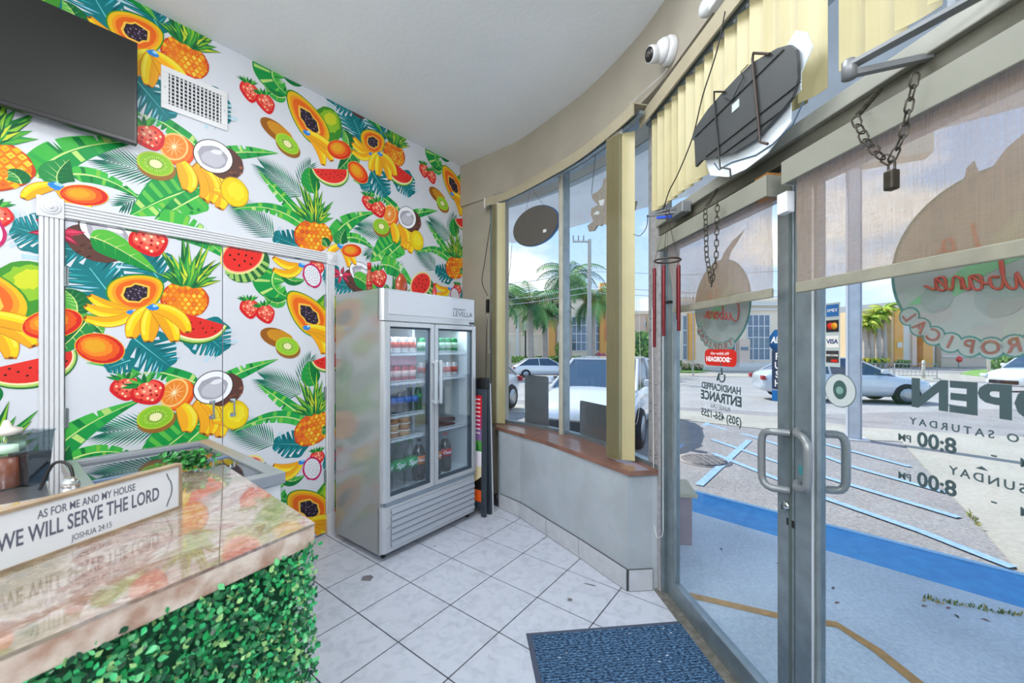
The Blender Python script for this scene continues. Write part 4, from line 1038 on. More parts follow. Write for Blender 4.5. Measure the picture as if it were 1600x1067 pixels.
sk = gp(110, 778, TOPZ); st_ = empty('steel_shaker', (sk.x, sk.y, TOPZ), 0, 'small domed steel shaker behind the scripture sign', 'shaker')
MB().lathe([(.016, 0), (.018, .004), (.017, .03)], 18).build('shaker_body', STEEL, st_); MB().lathe([(.0178, .03), (.016, .042), (.009, .05), (.002, .052)], 18).build('domed_cap', CHROME, st_)
# ================================================================ FOLDED PAVEMENT SIGN
AF = Frame((-.232, 3.352), (472, 620)); DKF = mat('dark_plastic_frame', '39424c', .4)
af = empty('pavement_sign', (AF.o.x, AF.o.y, 0), AF.rz, 'folded dark plastic pavement sign tucked between the cooler and the window wall', 'sign')
def lean(x0, x1, y0, y1, za, zb, dx0, dx1, m):
    """upright slab whose foot is shifted by dx0 and top by dx1"""
    vs = [(x0+dx0, y0, za), (x1+dx0, y0, za), (x1+dx0, y1, za), (x0+dx0, y1, za), (x0+dx1, y0, zb), (x1+dx1, y0, zb), (x1+dx1, y1, zb), (x0+dx1, y1, zb)]
    return m.add(vs, [(0, 3, 2, 1), (4, 5, 6, 7), (0, 1, 5, 4), (1, 2, 6, 5), (2, 3, 7, 6), (3, 0, 4, 7)])
HT = 1.17; WDt = .58
for k, (dx0, dx1) in enumerate(((.0, .012), (.075, .040))):
    mb = MB(); 
    lean(0, .026, 0, .04, 0, HT, dx0, dx1, mb); lean(0, .026, WDt-.04, WDt, 0, HT, dx0, dx1, mb)
    f = lambda z: dx0+(dx1-dx0)*z/HT
    lean(0, .026, .04, WDt-.04, .06, .12, f(.06), f(.12), mb); lean(0, .026, .04, WDt-.04, HT-.14, HT, f(HT-.14), f(HT), mb)
    pn = mb.build('frame_panel', DKF, af)
    mb = MB(); lean(.004, .022, .04, WDt-.04, .12, HT-.14, f(.12), f(HT-.14), mb); mb.build('board', mat('sign_white', 'dfe3ea', .35), pn)
f = lambda z: .012*z/HT
pm = MB(); bandc = [(.12, .22, 'f0642a'), (.22, .30, 'f2a04a'), (.30, .42, 'e9d9b0'), (.42, .55, 'efe8f2'), (.55, .64, '58a04a'), (.64, .74, '8a6a9e'), (.74, .86, 'c23a6a'), (.86, 1.03, 'd9283a')]
for za, zb, c in bandc: pm.quad((.0035+f(za), .04, za), (.0035+f(zb), .04, zb), (.0035+f(zb), WDt-.04, zb), (.0035+f(za), WDt-.04, za), 0, lin(c))
for k in range(9):
    z = .70+k*.036; pm.quad((.003+f(z), .06, z), (.003+f(z), .06, z+.012), (.003+f(z), .06+.1+.05*((k*7) % 5), z+.012), (.003+f(z), .06+.1+.05*((k*7) % 5), z), 0, lin('f3dfe4'))
pm.add([(.003+f(.22), .04, .22), (.003+f(.34), .04, .34), (.003+f(.22), .2, .22)], [(0, 1, 2)], 0, lin('1d1a1a'))
for k in range(6): 
    z = .55+.015*k; y = .06+.03*k; pm.add([(.003+f(z), y, z), (.003+f(z+.08), y+.03, z+.08), (.003+f(z), y+.06, z)], [(0, 1, 2)], 0, lin(['2f7a3a', '6fb04a'][k % 2]))
pm.build('poster', PRINT, af)
MB().box(.008, .072, -.004, .10, HT-.09, HT+.01, 0, .012).build('hinge_cap', BLACK, af)
lean(.0, .010, .0, WDt, .0, HT-.04, .112, .072, MB()).build('white_back_board', mat('sign_white', 'dfe3ea', .35), af)
# ================================================================ WINDOW
w1 = empty('window_1', (0, 0, 0), label='curved shop window with two tall panes over the wooden sill', kind='structure')
GI = GL; mid = 10
def ribbon3(pts, th, z0, z1, mi=0, mb=None): return ribbon(offs(pts, th/2), offs(pts, -th/2), z0, z1, mi, mb)
ribbon3(GI[:mid+1], .006, .74, 2.90).build('glass_pane', GLASS, w1)
ribbon3(GI[mid:], .006, .74, 2.90).build('glass_pane', GLASS, w1)
ribbon3(GI, .05, .72, .745).build('bottom_rail', ALU, w1); ribbon3(GI, .05, 2.885, 2.93).build('top_rail', ALU, w1)
def post(p, a, w, d, z0, z1, m, name, parent, bev=.003):
    mb = MB(); M = Matrix.Translation((p[0], p[1], 0)) @ Matrix.Rotation(a, 4, 'Z'); mb.box(-w/2, w/2, -d/2, d/2, z0, z1, 0, bev, M=M); return mb.build(name, m, parent)
g = GI[mid]; ga = math.atan2((GI[mid+1]-GI[mid-1]).y, (GI[mid+1]-GI[mid-1]).x)
post((g.x-.02, g.y-.02), ga, .062, .07, .72, 2.90, ALU, 'mullion', w1); post((g.x-.045, g.y-.05), ga, .028, .04, .72, 2.88, ALUW, 'mullion_cover', w1)
post((-.185, 3.90), ga, .03, .05, .72, 2.90, ALU, 'side_frame', w1)
# jamb between window and door, full height
jb_ = empty('trim_jamb', (0, 0, 0), label='scratched aluminium post between the window and the door', kind='structure')
x0, x1 = DR.hit(1013, 541, .03)[0], DR.hit(1030, 541, .03)[0]
def dbox(parent, name, x0, x1, y0, y1, z0, z1, m, bev=.0):
    mb = MB(); R = Matrix.Translation(DR.o) @ Matrix.Rotation(DR.rz, 4, 'Z'); mb.box(x0, x1, y0, y1, z0, z1, 0, bev, M=R); return mb.build(name, m, parent)
jamb = mat('worn_jamb_paint', 'b0aeb2', .5, .25, var=.14, vscale=30, bump=.08)
dbox(jb_, 'post', x0, x1, -.03, .05, 0, 2.93, jamb, .003)
mb = MB()
for z in (.28, .40, .78, .80, 1.05, 1.1, 1.22, 1.55, 1.62, 1.82, 1.88): 
    for dx in (.25, .75): p = DR.P(x0+(x1-x0)*dx, -.031, z); mb.lathe([(.004, -.001), (.004, .001)], 8, c=p[:], ax='y')
mb.build('screw', BLACK, jb_)

def blind_stack(name, pts, z0, z1, label, flat=None, n=7, wdt=.075, ang=0):
    e = empty(name, (pts[0][0], pts[0][1], z0), 0, label, 'window blind'); A = Vector(pts[0]); B = Vector(pts[1])
    for k in range(n):
        p = A.lerp(B, k/(n-1)); mb = MB(); M = Matrix.Translation((p.x-pts[0][0], p.y-pts[0][1], 0)) @ Matrix.Rotation(ang, 4, 'Z')
        cv = [(-wdt/2+wdt*i/6, .006*math.sin(PI*i/6)) for i in range(7)]
        mb.prism(cv+[(x, y+.0012) for x, y in reversed(cv)], 0, z1-z0); mb.v = [(M @ Vector(v))[:] for v in mb.v]; mb.build('slat', BLIND, e)
        MB().box(-.004, .004, -.002, .002, z1-z0, z1-z0+.03).build('hanger', WHITE, e).location = (p.x-pts[0][0], p.y-pts[0][1], 0)
    if flat:
        p = Vector(flat[0]); mb = MB(); M = Matrix.Translation((p.x-pts[0][0], p.y-pts[0][1], 0)) @ Matrix.Rotation(flat[1], 4, 'Z'); w = flat[2]
        cv = [(-w/2+w*i/6, .006*math.sin(PI*i/6)) for i in range(7)]; mb.prism(cv+[(x, y+.0012) for x, y in reversed(cv)], 0, z1-z0); mb.v = [(M @ Vector(v))[:] for v in mb.v]; mb.build('slat', BLIND, e)
    return e
blind_stack('vertical_blind', [(-.175, 3.76), (-.135, 3.73)], .73, 2.79, 'cream vertical blind drawn to the left end of the window', flat=((-.10, 3.70), -.25, .075), n=9, wdt=.06, ang=1.15)
blind_stack('vertical_blind', [(.632, 2.585), (.690, 2.50)], .735, 2.79, 'cream vertical blind stacked in the middle of the window', flat=((.728, 2.482), -.30, .078), n=13, wdt=.06, ang=.80)
# curved valance over the window
VAL = mat('valance_vinyl', 'aba28a', .5, var=.05)
VI = [p for p in offs(ARC, .105) if p.y > 2.29][5:]
va = empty('trim_valance', (0, 0, 0), label='curved cream valance over the window', kind='structure')
ribbon(VI, offs(VI, -.008), 2.80, 2.875).build('fascia', VAL, va); ribbon(offs(VI, -.008), offs(VI, -.10), 2.868, 2.875).build('shelf', VAL, va)
ribbon(offs(VI, -.045), offs(VI, -.075), 2.815, 2.835).build('track', ALU, va)
tag(MB().box(-.006, .006, -.05, .05, 2.79, 2.88).build('valance_end_cap', WHITE), 'white end cap of the window valance at the left', 'end cap').location = (VI[0].x, VI[0].y+.05, 0)
# straight valance over the door transom
xa = DR.hit(1000, 197, .10)[0]
vb = empty('trim_valance_door', (0, 0, 0), label='straight cream valance over the entrance', kind='structure')
dbox(vb, 'fascia', xa, 3.2, -.105, -.097, 2.78, 2.86, VAL); dbox(vb, 'shelf', xa, 3.2, -.097, .01, 2.853, 2.86, VAL); dbox(vb, 'track', xa, 3.2, -.06, -.03, 2.80, 2.82, ALU)
# door blind: individual slats
bl = empty('vertical_blind', DR.P(0, -.05, 2.25), DR.rz, 'closed cream vertical blind hanging over the transom above the doors', 'window blind')
x = .03; k = 0; xg0 = DR.hit(1286, 60, .05)[0]; xg1 = DR.hit(1312, 60, .05)[0]
while x < 2.6:
    if not (xg0-.03 < x < xg1+.02):
        a = .38+.10*math.sin(k*1.7); w = .088; cv = [(-w/2+w*i/6, .007*math.sin(PI*i/6)) for i in range(7)]
        mb = MB(); mb.prism(cv+[(u, v+.0012) for u, v in reversed(cv)], 0, .54+.0); M = Matrix.Translation((x, 0, 0)) @ Matrix.Rotation(a, 4, 'Z'); mb.v = [(M @ Vector(v))[:] for v in mb.v]; mb.build('slat', BLIND, bl)
        MB().box(x-.005, x+.005, -.002, .002, .54, .565).build('hanger', WHITE, bl)
    x += .075; k += 1
# ================================================================ ENTRANCE
df = empty('trim_door_frame', (0, 0, 0), label='aluminium frame and header of the glazed entrance', kind='structure')
HDR = mat('header_paint', 'a6a898', .5, .15, var=.12, vscale=9)
xs1 = DR.hit(1040, 541)[0]; 
dbox(df, 'jamb', DR.hit(1030, 541, .0)[0], DR.hit(1041, 541, 0)[0], -.02, .06, 0, 2.11, ALU, .003)
dbox(df, 'header_upper', 0, 3.2, -.05, .06, 2.15, 2.20, mat('header_light', '9c9d95', .45, .2, var=.08), .003); dbox(df, 'header_lower', 0, 3.2, -.03, .06, 2.10, 2.15, mat('header_dark_strip', '5c5b50', .6, var=.1), .002)  # lower header strip has a darker base colour
dbox(df, 'transom_top', 0, 3.2, 0, .06, 2.90, 2.93, ALU); dbox(df, 'threshold', -.02, 3.2, -.05, .08, -.002, .012, mat('threshold_metal', '8a8780', .5, .4, var=.25, vscale=30), .003)
dbox(df, 'transom_glass', 0, 3.2, .02, .026, 2.20, 2.90, GLASS)
# leaves
def leafdoor(name, xa, xb, sl, sr, label):
    e = empty(name, (0, 0, 0), label=label, kind='structure')
    dbox(e, 'stile', xa, xa+sl, 0, .045, .012, 2.095, ALU, .004); dbox(e, 'stile', xb-sr, xb, 0, .045, .012, 2.095, ALU, .004)
    dbox(e, 'bottom_rail', xa+sl, xb-sr, 0, .045, .012, .115, ALU, .004); dbox(e, 'top_rail', xa+sl, xb-sr, 0, .045, 2.0, 2.095, ALU, .004)
    dbox(e, 'glass_pane', xa+sl-.005, xb-sr+.005, .019, .025, .11, 2.005, GLASS)
    dbox(e, 'glazing_bead', xa+sl, xa+sl+.008, .004, .018, .115, 2.0, ALUD); dbox(e, 'glazing_bead', xb-sr-.008, xb-sr, .004, .018, .115, 2.0, ALUD)
    return e
xL0 = DR.hit(1041, 541)[0]; xL1 = DR.hit(1240, 541)[0]; gs = DR.hit(1216, 541)[0]; h0 = DR.hit(1051, 541)[0]
d2 = leafdoor('door_2', xL0, xL1, h0-xL0, xL1-gs, 'left glass door leaf with aluminium stiles and pull handle')
xR0 = xL1+.004; xr = DR.hit(1272, 541)[0]
d3 = leafdoor('door_3', xR0, xR0+.915, xr-xR0, .08, 'right glass door leaf with opening hours lettered on the glass')
dbox(d3, 'edge_strip', xr-.008, xr, -.002, .0, .05, 2.0, mat('bright_edge', 'd6dde6', .3, .3)); dbox(d2, 'meeting_strip', xL1-.02, xL1-.008, -.002, 0, .02, 2.09, mat('seal_dark', '53605f', .6))
dbox(df, 'side_wall_jamb', xR0+.918, xR0+1.0, -.02, .06, 0, 2.10, ALU)
b_ = DR.P(xR0+1.0, 0, 0); 
wallseg('wall_right', DR.P(xR0+1.0, .0, 0), DR.P(4.45, .0, 0), 'shop wall beyond the entrance', z1=2.93, th=.1)
PULL = mat('pull_grey', '8b9094', .32, .35)
def pull(parent, xpost, xgrip, za, zb, yo, r=.013):
    s_ = 1 if yo > 0 else -1
    def arcp(p0, c, p1, n=5): return [bez(Vector(p0), Vector(c), Vector(p1), i/n) for i in range(n+1)]
    y0 = 0 if yo < 0 else .045
    P = [Vector((xpost, y0, za)), Vector((xpost, yo*.75 if yo < 0 else y0+.03, za))]
    def b3(a, b, c): return [a*(1-t)**2+b*2*t*(1-t)+c*t*t for t in (0, .25, .5, .75, 1)]
    m_ = (xgrip-xpost)
    pts = [Vector((xpost, y0, za))]+b3(Vector((xpost+m_*.45, yo*.8, za)), Vector((xgrip, yo, za)), Vector((xgrip, yo, za-.045)))+b3(Vector((xgrip, yo, zb+.045)), Vector((xgrip, yo, zb)), Vector((xpost+m_*.45, yo*.8, zb)))+[Vector((xpost, y0, zb))]
    mb = MB(); mb.tube([DR.P(*p) for p in pts], r, 12)
    for z in (za, zb): mb.lathe([(r*1.35, 0), (r*1.35, .006)], 14, c=(0, 0, 0), ax='y')if 0 else None
    return mb.build('handle', PULL, parent)
xg, za = DR.hit(1190, 671, .055); _, zb = DR.hit(1190, 757, .055)
pull(d2, DR.hit(1234, 680)[0], xg, za, zb, -.055)
xg2, za2 = DR.hit(1262, 684, .055); _, zb2 = DR.hit(1262, 772, .055)
pull(d3, DR.hit(1246, 680)[0], xg2+.0, za2-.0, zb2, -.055)
xg3, za3 = DR.hit(1322, 680, -.10); _, zb3 = DR.hit(1322, 768, -.10)
pull(d3, xr-.01, xg3, za3, zb3, .10)
xk, zk = DR.hit(1230, 790); mb = MB(); p = DR.P(xk, 0, zk); R = Matrix.Translation(p) @ Matrix.Rotation(DR.rz, 4, 'Z')
mb.lathe([(.017, 0), (.016, -.008), (.012, -.012)], 18, ax='y').box(-.003, .003, -.03, -.01, -.012, .012, 0, .002); mb.v = [(R @ Vector(v))[:] for v in mb.v]; mb.build('lock_cylinder', CHROME, d2)
def flat(parent, name, x, z, w, h, m, off=.0, t=.0006, cut=0):
    """thin sticker centred at x,z"""
    mb = MB(); R = Matrix.Translation(DR.P(x, -off, z)) @ Matrix.Rotation(DR.rz, 4, 'Z')
    if cut:
        pts = []
        for sx, sz, a0 in ((1, 1, 0), (-1, 1, PI/2), (-1, -1, PI), (1, -1, 1.5*PI)):
            for i in range(5): a = a0+PI/2*i/4; pts.append((sx*(w/2-cut)+cut*math.cos(a), sz*(h/2-cut)+cut*math.sin(a)))
        mb.prism(pts, -t, 0, axis='y')
    else: mb.box(-w/2, w/2, -t, 0, -h/2, h/2)
    mb.v = [(R @ Vector(v))[:] for v in mb.v]; return mb.build(name, m, parent)
def dtext(s, x, z, size, m, parent, mirror=True, off=.0205-.0, **k):
    y0 = -off
    M = lambda a, b, c: DR.P(x+a, y0-c, z+b)
    return text(s, size, m, parent, M, mirror=mirror, **k)
xk, zk = DR.hit(1235, 817); flat(d2, 'lock_sticker', xk, zk, .035, .026, BLACK); xk, zk = DR.hit(1253, 735); flat(d3, 'maker_sticker', xk, zk, .025, .03, mat('teal_sticker', '3f8a90', .5), .001)
GOFF = -.018   # inner face of the glass
DGR = mat('dark_vinyl_letters', '43575c', .5)
dtext('HANDICAPPED', .505, 1.255, .045, DGR, d2, off=GOFF, sx=.95, bold=.0012); dtext('ENTRANCE', .505, 1.208, .060, DGR, d2, off=GOFF, sx=.98, bold=.002); dtext('PLEASE CALL', .505, 1.165, .026, DGR, d2, off=GOFF); dtext('(305) 456-1255', .505, 1.122, .050, DGR, d2, off=GOFF, sx=.96, bold=.0012)
# wheelchair symbol
wx, wz = .52, 1.32; mb = MB()
mb.tube([DR.P(wx+.022*math.cos(a)+.0, .018, wz-.012+.022*math.sin(a)) for a in [PI*(.75+1.45*i/16) for i in range(17)]], .0035, 6)
mb.tube([DR.P(wx-.002, .018, wz+.03), DR.P(wx+.002, .018, wz), DR.P(wx-.022, .018, wz), DR.P(wx-.034, .018, wz-.03)], .004, 6); mb.lathe([(.0075, -.001), (.0075, .001)], 12, c=DR.P(wx-.002, .018, wz+.045)[:], ax='y'); mb.build('wheelchair_symbol', DGR, d2)
RB = mat('red_badge', 'd8261c', .4, emit=0); flat(d2, 'delivery_sticker', .505, 1.397, .235, .078, RB, GOFF, cut=.026)
dtext('We deliver with', .505, 1.416, .021, WLET, d2, off=GOFF+.0012); dtext('DOORDASH', .487, 1.388, .031, WLET, d2, off=GOFF+.0012, bold=.0012, sx=1.0)
mb = MB(); mb.tube([DR.P(.505+.085-u, .0165, 1.388+v) for u, v in ((0, .006), (.022, .006), (.03, .0), (.022, -.006), (.010, -.006))], .0022, 6); mb.build('badge_mark', WLET, d2)
BLUE = mat('security_blue', '1f6fb8', .4); NAVY = mat('push_navy', '2f3f5c', .4); MB0 = MB()
xs_, zs_ = DR.hit(1209, 533); mb = MB(); R = Matrix.Translation(DR.P(xs_, .0175, zs_)) @ Matrix.Rotation(DR.rz, 4, 'Z')
mb.lathe([(.047, 0), (.047, .001)], 8, ax='y'); mb.v = [(R @ Matrix.Rotation(PI/8, 4, 'Y') @ Vector(v))[:] for v in mb.v]; mb.build('security_sticker', BLUE, d2)
dtext('ADT', xs_, zs_+.004, .034, WLET, d2, mirror=False, off=GOFF+.0014, bold=.001, shear=.2)
xp, zp = DR.hit(1208, 578); flat(d2, 'push_sticker', xp, zp, .055, .148, NAVY, GOFF)
for i, ch in enumerate('PUSH'): dtext(ch, xp, zp+.050-i*.034, .036, WLET, d2, mirror=False, off=GOFF+.0012, bold=.0008)
flat(d2, 'info_sticker', xp, zp-.098, .055, .040, BLUE, GOFF)
# right leaf stickers
xc_, zc_ = DR.hit(1293, 523); cwd = .05
cards = [(.078, '2d6fb4'), (.028, '1e1e28'), (-.022, 'e9e6e0'), (-.070, '3a3838')]
flat(d3, 'card_sticker', xc_, zc_, .052, .205, mat('sticker_backing', 'b9c4c4', .5), GOFF)
for dz, c in cards: flat(d3, 'card_mark', xc_, zc_+dz, .044, .038, mat('cardcol'+c, c, .45), GOFF+.001)
dtext('AMEX', xc_, zc_+.078, .014, WLET, d3, mirror=False, off=GOFF+.002); dtext('VISA', xc_, zc_-.022, .020, mat('visa_blue', '20407a', .4), d3, mirror=False, off=GOFF+.002, bold=.0005); dtext('DISCOVER', xc_, zc_-.066, .009, WLET, d3, mirror=False, off=GOFF+.002)
for dx, c in ((-.007, 'e02a20'), (.007, 'f2a01c')):
    mb = MB(); R = Matrix.Translation(DR.P(xc_+dx, .0160-.0002*(dx > 0), zc_+.028)) @ Matrix.Rotation(DR.rz, 4, 'Z'); mb.lathe([(.011, 0), (.011, .0004)], 16, ax='y'); mb.v = [(R @ Vector(v))[:] for v in mb.v]; mb.build('card_disc', mat('cardcol'+c, c, .45), d3)
flat(d3, 'card_stripe', xc_+.008, zc_-.083, .022, .008, mat('cardcold8', 'd8261c', .45), GOFF+.002)
# round seal
xs2, zs2 = DR.hit(1304, 610); SEALW = mat('seal_white', 'c3ccce', .5); 
def disc(parent, name, x, z, r, m, y, sx=1, sz=1, n=32):
    mb = MB(); R = Matrix.Translation(DR.P(x, y, z)) @ Matrix.Rotation(DR.rz, 4, 'Z'); mb.prism([(r*sx*math.cos(2*PI*i/n), r*sz*math.sin(2*PI*i/n)) for i in range(n)], -.0004, 0, axis='y'); mb.v = [(R @ Vector(v))[:] for v in mb.v]; return mb.build(name, m, parent)
disc(d3, 'seal_rim', xs2, zs2, .0535, mat('seal_grey', '5f7072', .5), .019); disc(d3, 'seal_ground', xs2, zs2, .0505, SEALW, .0185); disc(d3, 'seal_centre', xs2, zs2+.002, .027, mat('seal_green', '3f5f5c', .5), .018, .85, 1.1); disc(d3, 'seal_figure', xs2, zs2, .012, mat('seal_teal', '7fa5a0', .5), .0175)
# hours
XC = 1.492
dtext('OPEN', 1.457, 1.325, .100, DGR, d3, off=GOFF, width=.290, bold=.004)
dtext('MONDAY TO SATURDAY', XC+.012, 1.253, .025, DGR, d3, off=GOFF, spacing=1.5, bold=.0004)
def hours(z):
    dtext('8:00', XC-.125, z, .052, DGR, d3, off=GOFF, bold=.0014, sx=.95); dtext('PM', XC-.197, z-.004, .026, DGR, d3, off=GOFF, bold=.0005)
    dtext('8:00', XC+.125, z, .052, DGR, d3, off=GOFF, bold=.0014, sx=.95); dtext('AM', XC+.045, z-.004, .026, DGR, d3, off=GOFF, bold=.0005)
hours(1.208); dtext('-', XC-.015, 1.21, .04, DGR, d3, off=GOFF)
mb = MB(); mb.prism([(-.012, -.004), (.012, -.004), (0, .004)], -.0003, 0, axis='y'); R = Matrix.Translation(DR.P(1.456, .018, 1.174)) @ Matrix.Rotation(DR.rz, 4, 'Z'); mb.v = [(R @ Vector(v))[:] for v in mb.v]; mb.build('divider_mark', DGR, d3)
dtext('SUNDAY', 1.462, 1.150, .028, DGR, d3, off=GOFF, spacing=1.35, bold=.0004); hours(1.105); dtext('-', XC-.015, 1.107, .04, DGR, d3, off=GOFF)
# round shop emblem on both leaves
def film(name, c, a):
    m = bpy.data.materials.new(name); m.use_nodes = True; t = m.node_tree; b = t.nodes['Principled BSDF']; b.inputs['Base Color'].default_value = (*lin(c), 1); b.inputs['Alpha'].default_value = a; b.inputs['Roughness'].default_value = .5
    b.inputs['Transmission Weight'].default_value = 0; return m
EW = film('emblem_white', 'b3babb', .88); ET = film('emblem_teal', '4f8d8a', .9); EG = film('emblem_green', '8cc39a', .9); EG2 = film('emblem_pale_green', 'b9cdbd', .9); ER = film('emblem_red', 'c2574c', .95); EBR = film('emblem_text', 'a06a60', .95); ELT = film('emblem_shape', 'a2acae', .9)
STROKES = [  # handwriting, as read from the street: C u b a n a, then L a
 [(.30, .95), (.16, 1.05), (.0, .7), (.02, .2), (.2, .0), (.42, .12), (.55, .42), (.55, .1), (.68, .05), (.8, .45), (.8, .08), (.92, .1), (1.02, .5), (1.06, 1.15), (1.0, .5), (1.02, .08), (1.16, .1), (1.2, .35), (1.06, .36)],
 [(1.2, .2), (1.32, .22), (1.5, .42), (1.36, .40), (1.34, .08), (1.48, .08), (1.54, .42), (1.54, .08), (1.62, .1), (1.68, .4), (1.68, .06), (1.70, .34), (1.82, .42), (1.86, .08), (1.96, .12), (2.14, .40), (2.0, .40), (1.98, .08), (2.12, .08), (2.18, .40), (2.18, .08), (2.4, .2)],
 [(1.5, 1.85), (1.42, 1.3), (1.4, 1.15), (1.7, 1.12)], [(1.98, 1.5), (1.86, 1.48), (1.84, 1.18), (1.98, 1.18), (2.02, 1.5), (2.03, 1.2), (2.14, 1.22)]]
def script(parent, xc, zc):
    mb = MB()
    for st in STROKES: mb.tube([DR.P(xc+.135-x*.108, .0258, zc-.085+z*.085+x*.012) for x, z, _ in spline([(a, b, 0) for a, b in st], 5)], .0030, 5)
    mb.build('emblem_script', ER, parent)
def emblem(parent, xc, zc, r=.205):
    disc(parent, 'emblem_rim', xc, zc, r*1.02, ET, .0300, n=64); disc(parent, 'emblem_ground', xc, zc, r*.975, EW, .0285, n=64)
    def pg(name, pts, m, y):
        mb = MB(); R = Matrix.Translation(DR.P(xc, y, zc)) @ Matrix.Rotation(DR.rz, 4, 'Z'); mb.prism(pts, -.0003, 0, axis='y'); mb.v = [(R @ Vector(v))[:] for v in mb.v]; return mb.build(name, m, parent)
    pg('emblem_band', [(x_, y_-.05) for x_, y_ in [(-.165, -.035), (-.12, .0), (-.06, .03), (-.0, .075), (.08, .09), (.15, .09), (.14, .05), (.06, .045), (.0, .02), (-.05, -.02), (-.09, -.035)]], EG, .0275)
    pg('emblem_leafy_shape', [(-.02, .02), (.05, .09), (.14, .08), (.17, .04), (.08, .045)], EG2, .0272)
    for (dx, dz, rr) in ((-.10, -.075, .035), (.02, -.085, .045), (.10, -.06, .04), (-.11, .05, .04)): disc(parent, 'emblem_fruit_shape', xc+dx, zc+dz, rr, ELT, .0274)
    pg('emblem_leaf', [(.0, r*.97), (.03, r*1.16), (.09, r*1.35), (.17, r*1.48), (.13, r*1.3), (.08, r*1.12), (.06, r*.93)], EW, .0290); pg('emblem_stalk', [(-.045, r*.95), (-.04, r*1.1), (-.025, r*1.16), (-.015, r*.97)], EW, .0290)
    y = -.0262
    script(parent, xc, zc)
    for i, ch in enumerate('TROPICAL'):
        a = math.radians(-66-i*11.2); rr = r*.97
        disc(parent, 'letter_backing', xc+rr*math.cos(a), zc+rr*math.sin(a), .026, ET, .0283, n=16); disc(parent, 'letter_ground', xc+rr*math.cos(a), zc+rr*math.sin(a), .022, EW, .0278, n=16)
        R2 = Matrix.Rotation(a+PI/2, 2)
        def M(u, v, w, a=a, rr=rr, R2=R2): p = R2 @ Vector((u, v)); return DR.P(xc+rr*math.cos(a)+p.x, .0262-w, zc+rr*math.sin(a)+p.y)
        text(ch, .044, EBR, parent, M, mirror=True, bold=.0008)
emblem(d2, .49, 1.645); emblem(d3, 1.46, 1.645)
# roller shades
def fabric():
    m = bpy.data.materials.new('woven_shade'); m.use_nodes = True; t = m.node_tree; t.nodes.clear(); o = N(t, 'ShaderNodeOutputMaterial')
    tc = N(t, 'ShaderNodeTexCoord'); mp = N(t, 'ShaderNodeMapping'); mp.inputs['Scale'].default_value = (30, 30, 500); t.links.new(tc.outputs['Object'], mp.inputs[0]); n = N(t, 'ShaderNodeTexNoise'); n.inputs['Scale'].default_value = 1; n.inputs['Detail'].default_value = 3; t.links.new(mp.outputs[0], n.inputs['Vector'])
    mp2 = N(t, 'ShaderNodeMapping'); mp2.inputs['Scale'].default_value = (400, 400, 6); t.links.new(tc.outputs['Object'], mp2.inputs[0]); n2 = N(t, 'ShaderNodeTexNoise'); n2.inputs['Scale'].default_value = 1; t.links.new(mp2.outputs[0], n2.inputs['Vector'])
    ad = N(t, 'ShaderNodeMath', operation='ADD'); t.links.new(n.outputs[0], ad.inputs[0]); t.links.new(n2.outputs[0], ad.inputs[1])
    r = N(t, 'ShaderNodeMapRange'); r.inputs['From Min'].default_value = .7; r.inputs['From Max'].default_value = 1.3; r.inputs['To Min'].default_value = .28; r.inputs['To Max'].default_value = .56; t.links.new(ad.outputs[0], r.inputs[0])
    df_ = N(t, 'ShaderNodeBsdfDiffuse'); df_.inputs[0].default_value = (*lin('ac8a66'), 1); tl = N(t, 'ShaderNodeBsdfTranslucent'); tl.inputs[0].default_value = (*lin('fbe6de'), 1); tr = N(t, 'ShaderNodeBsdfTransparent'); tr.inputs[0].default_value = (1, .97, .96, 1)
    a = N(t, 'ShaderNodeMixShader'); a.inputs[0].default_value = .5; t.links.new(df_.outputs[0], a.inputs[1]); t.links.new(tl.outputs[0], a.inputs[2])
    b = N(t, 'ShaderNodeMixShader'); t.links.new(r.outputs[0], b.inputs[0]); t.links.new(a.outputs[0], b.inputs[1]); t.links.new(tr.outputs[0], b.inputs[2]); t.links.new(b.outputs[0], o.inputs[0]); return m
FAB = fabric()
def shade(xa, xb, offv, offf, ztop, zbar, label, wedge=0):
    e = empty('roller_shade', DR.P(xa, -offf, zbar), DR.rz, label, 'roller shade'); w = xb-xa
    yy = offf-offv
    # cassette
    MB().box(-.03, w+.03, yy, yy+.008, 1.98-zbar, 2.055-zbar, 0, .002).box(-.03, w+.03, yy+.008, offf-.002, 2.047-zbar, 2.055-zbar, 0).box(-.03, -.022, yy+.008, offf-.002, 1.98-zbar, 2.047-zbar).box(w+.022, w+.03, yy+.008, offf-.002, 1.98-zbar, 2.047-zbar).build('cassette', mat('cassette_cream', '8e8f84', .5, var=.05), e)
    m = MB(); nx, nz = 16, 10; vs = []; 
    for j in range(nz+1):
        for i in range(nx+1):
            u = i/nx; v = j/nz; sk = -wedge*(1-v)*(1-u)*0
            vs.append((u*w+wedge*(1-v)*(1-u), .006*math.sin(u*9)*(1-v)*.5+.002*math.sin(v*7), v*(2.0-zbar)))
    m.add(vs, [(j*(nx+1)+i, j*(nx+1)+i+1, (j+1)*(nx+1)+i+1, (j+1)*(nx+1)+i) for j in range(nz) for i in range(nx)], 0, None, True); m.build('shade_cloth', FAB, e)
    MB().box(wedge, w, -.006, .006, -.034, .0, 0, .003).build('bottom_bar', mat('bar_cream', '939182', .5, var=.08, vscale=20), e)
    return e
xa1 = DR.hit(1043, 430, .05)[0]; xb1 = DR.hit(1207, 400, .05)[0]
shade(xa1, xb1, .10, .05, 2.0, 1.66, 'left woven roller shade half lowered over the door glass', .07)
xa2 = DR.hit(1245, 400, .09)[0]
shade(xa2, xa2+.90, .12, .09, 2.0, 1.655, 'right woven roller shade half lowered over the door glass')
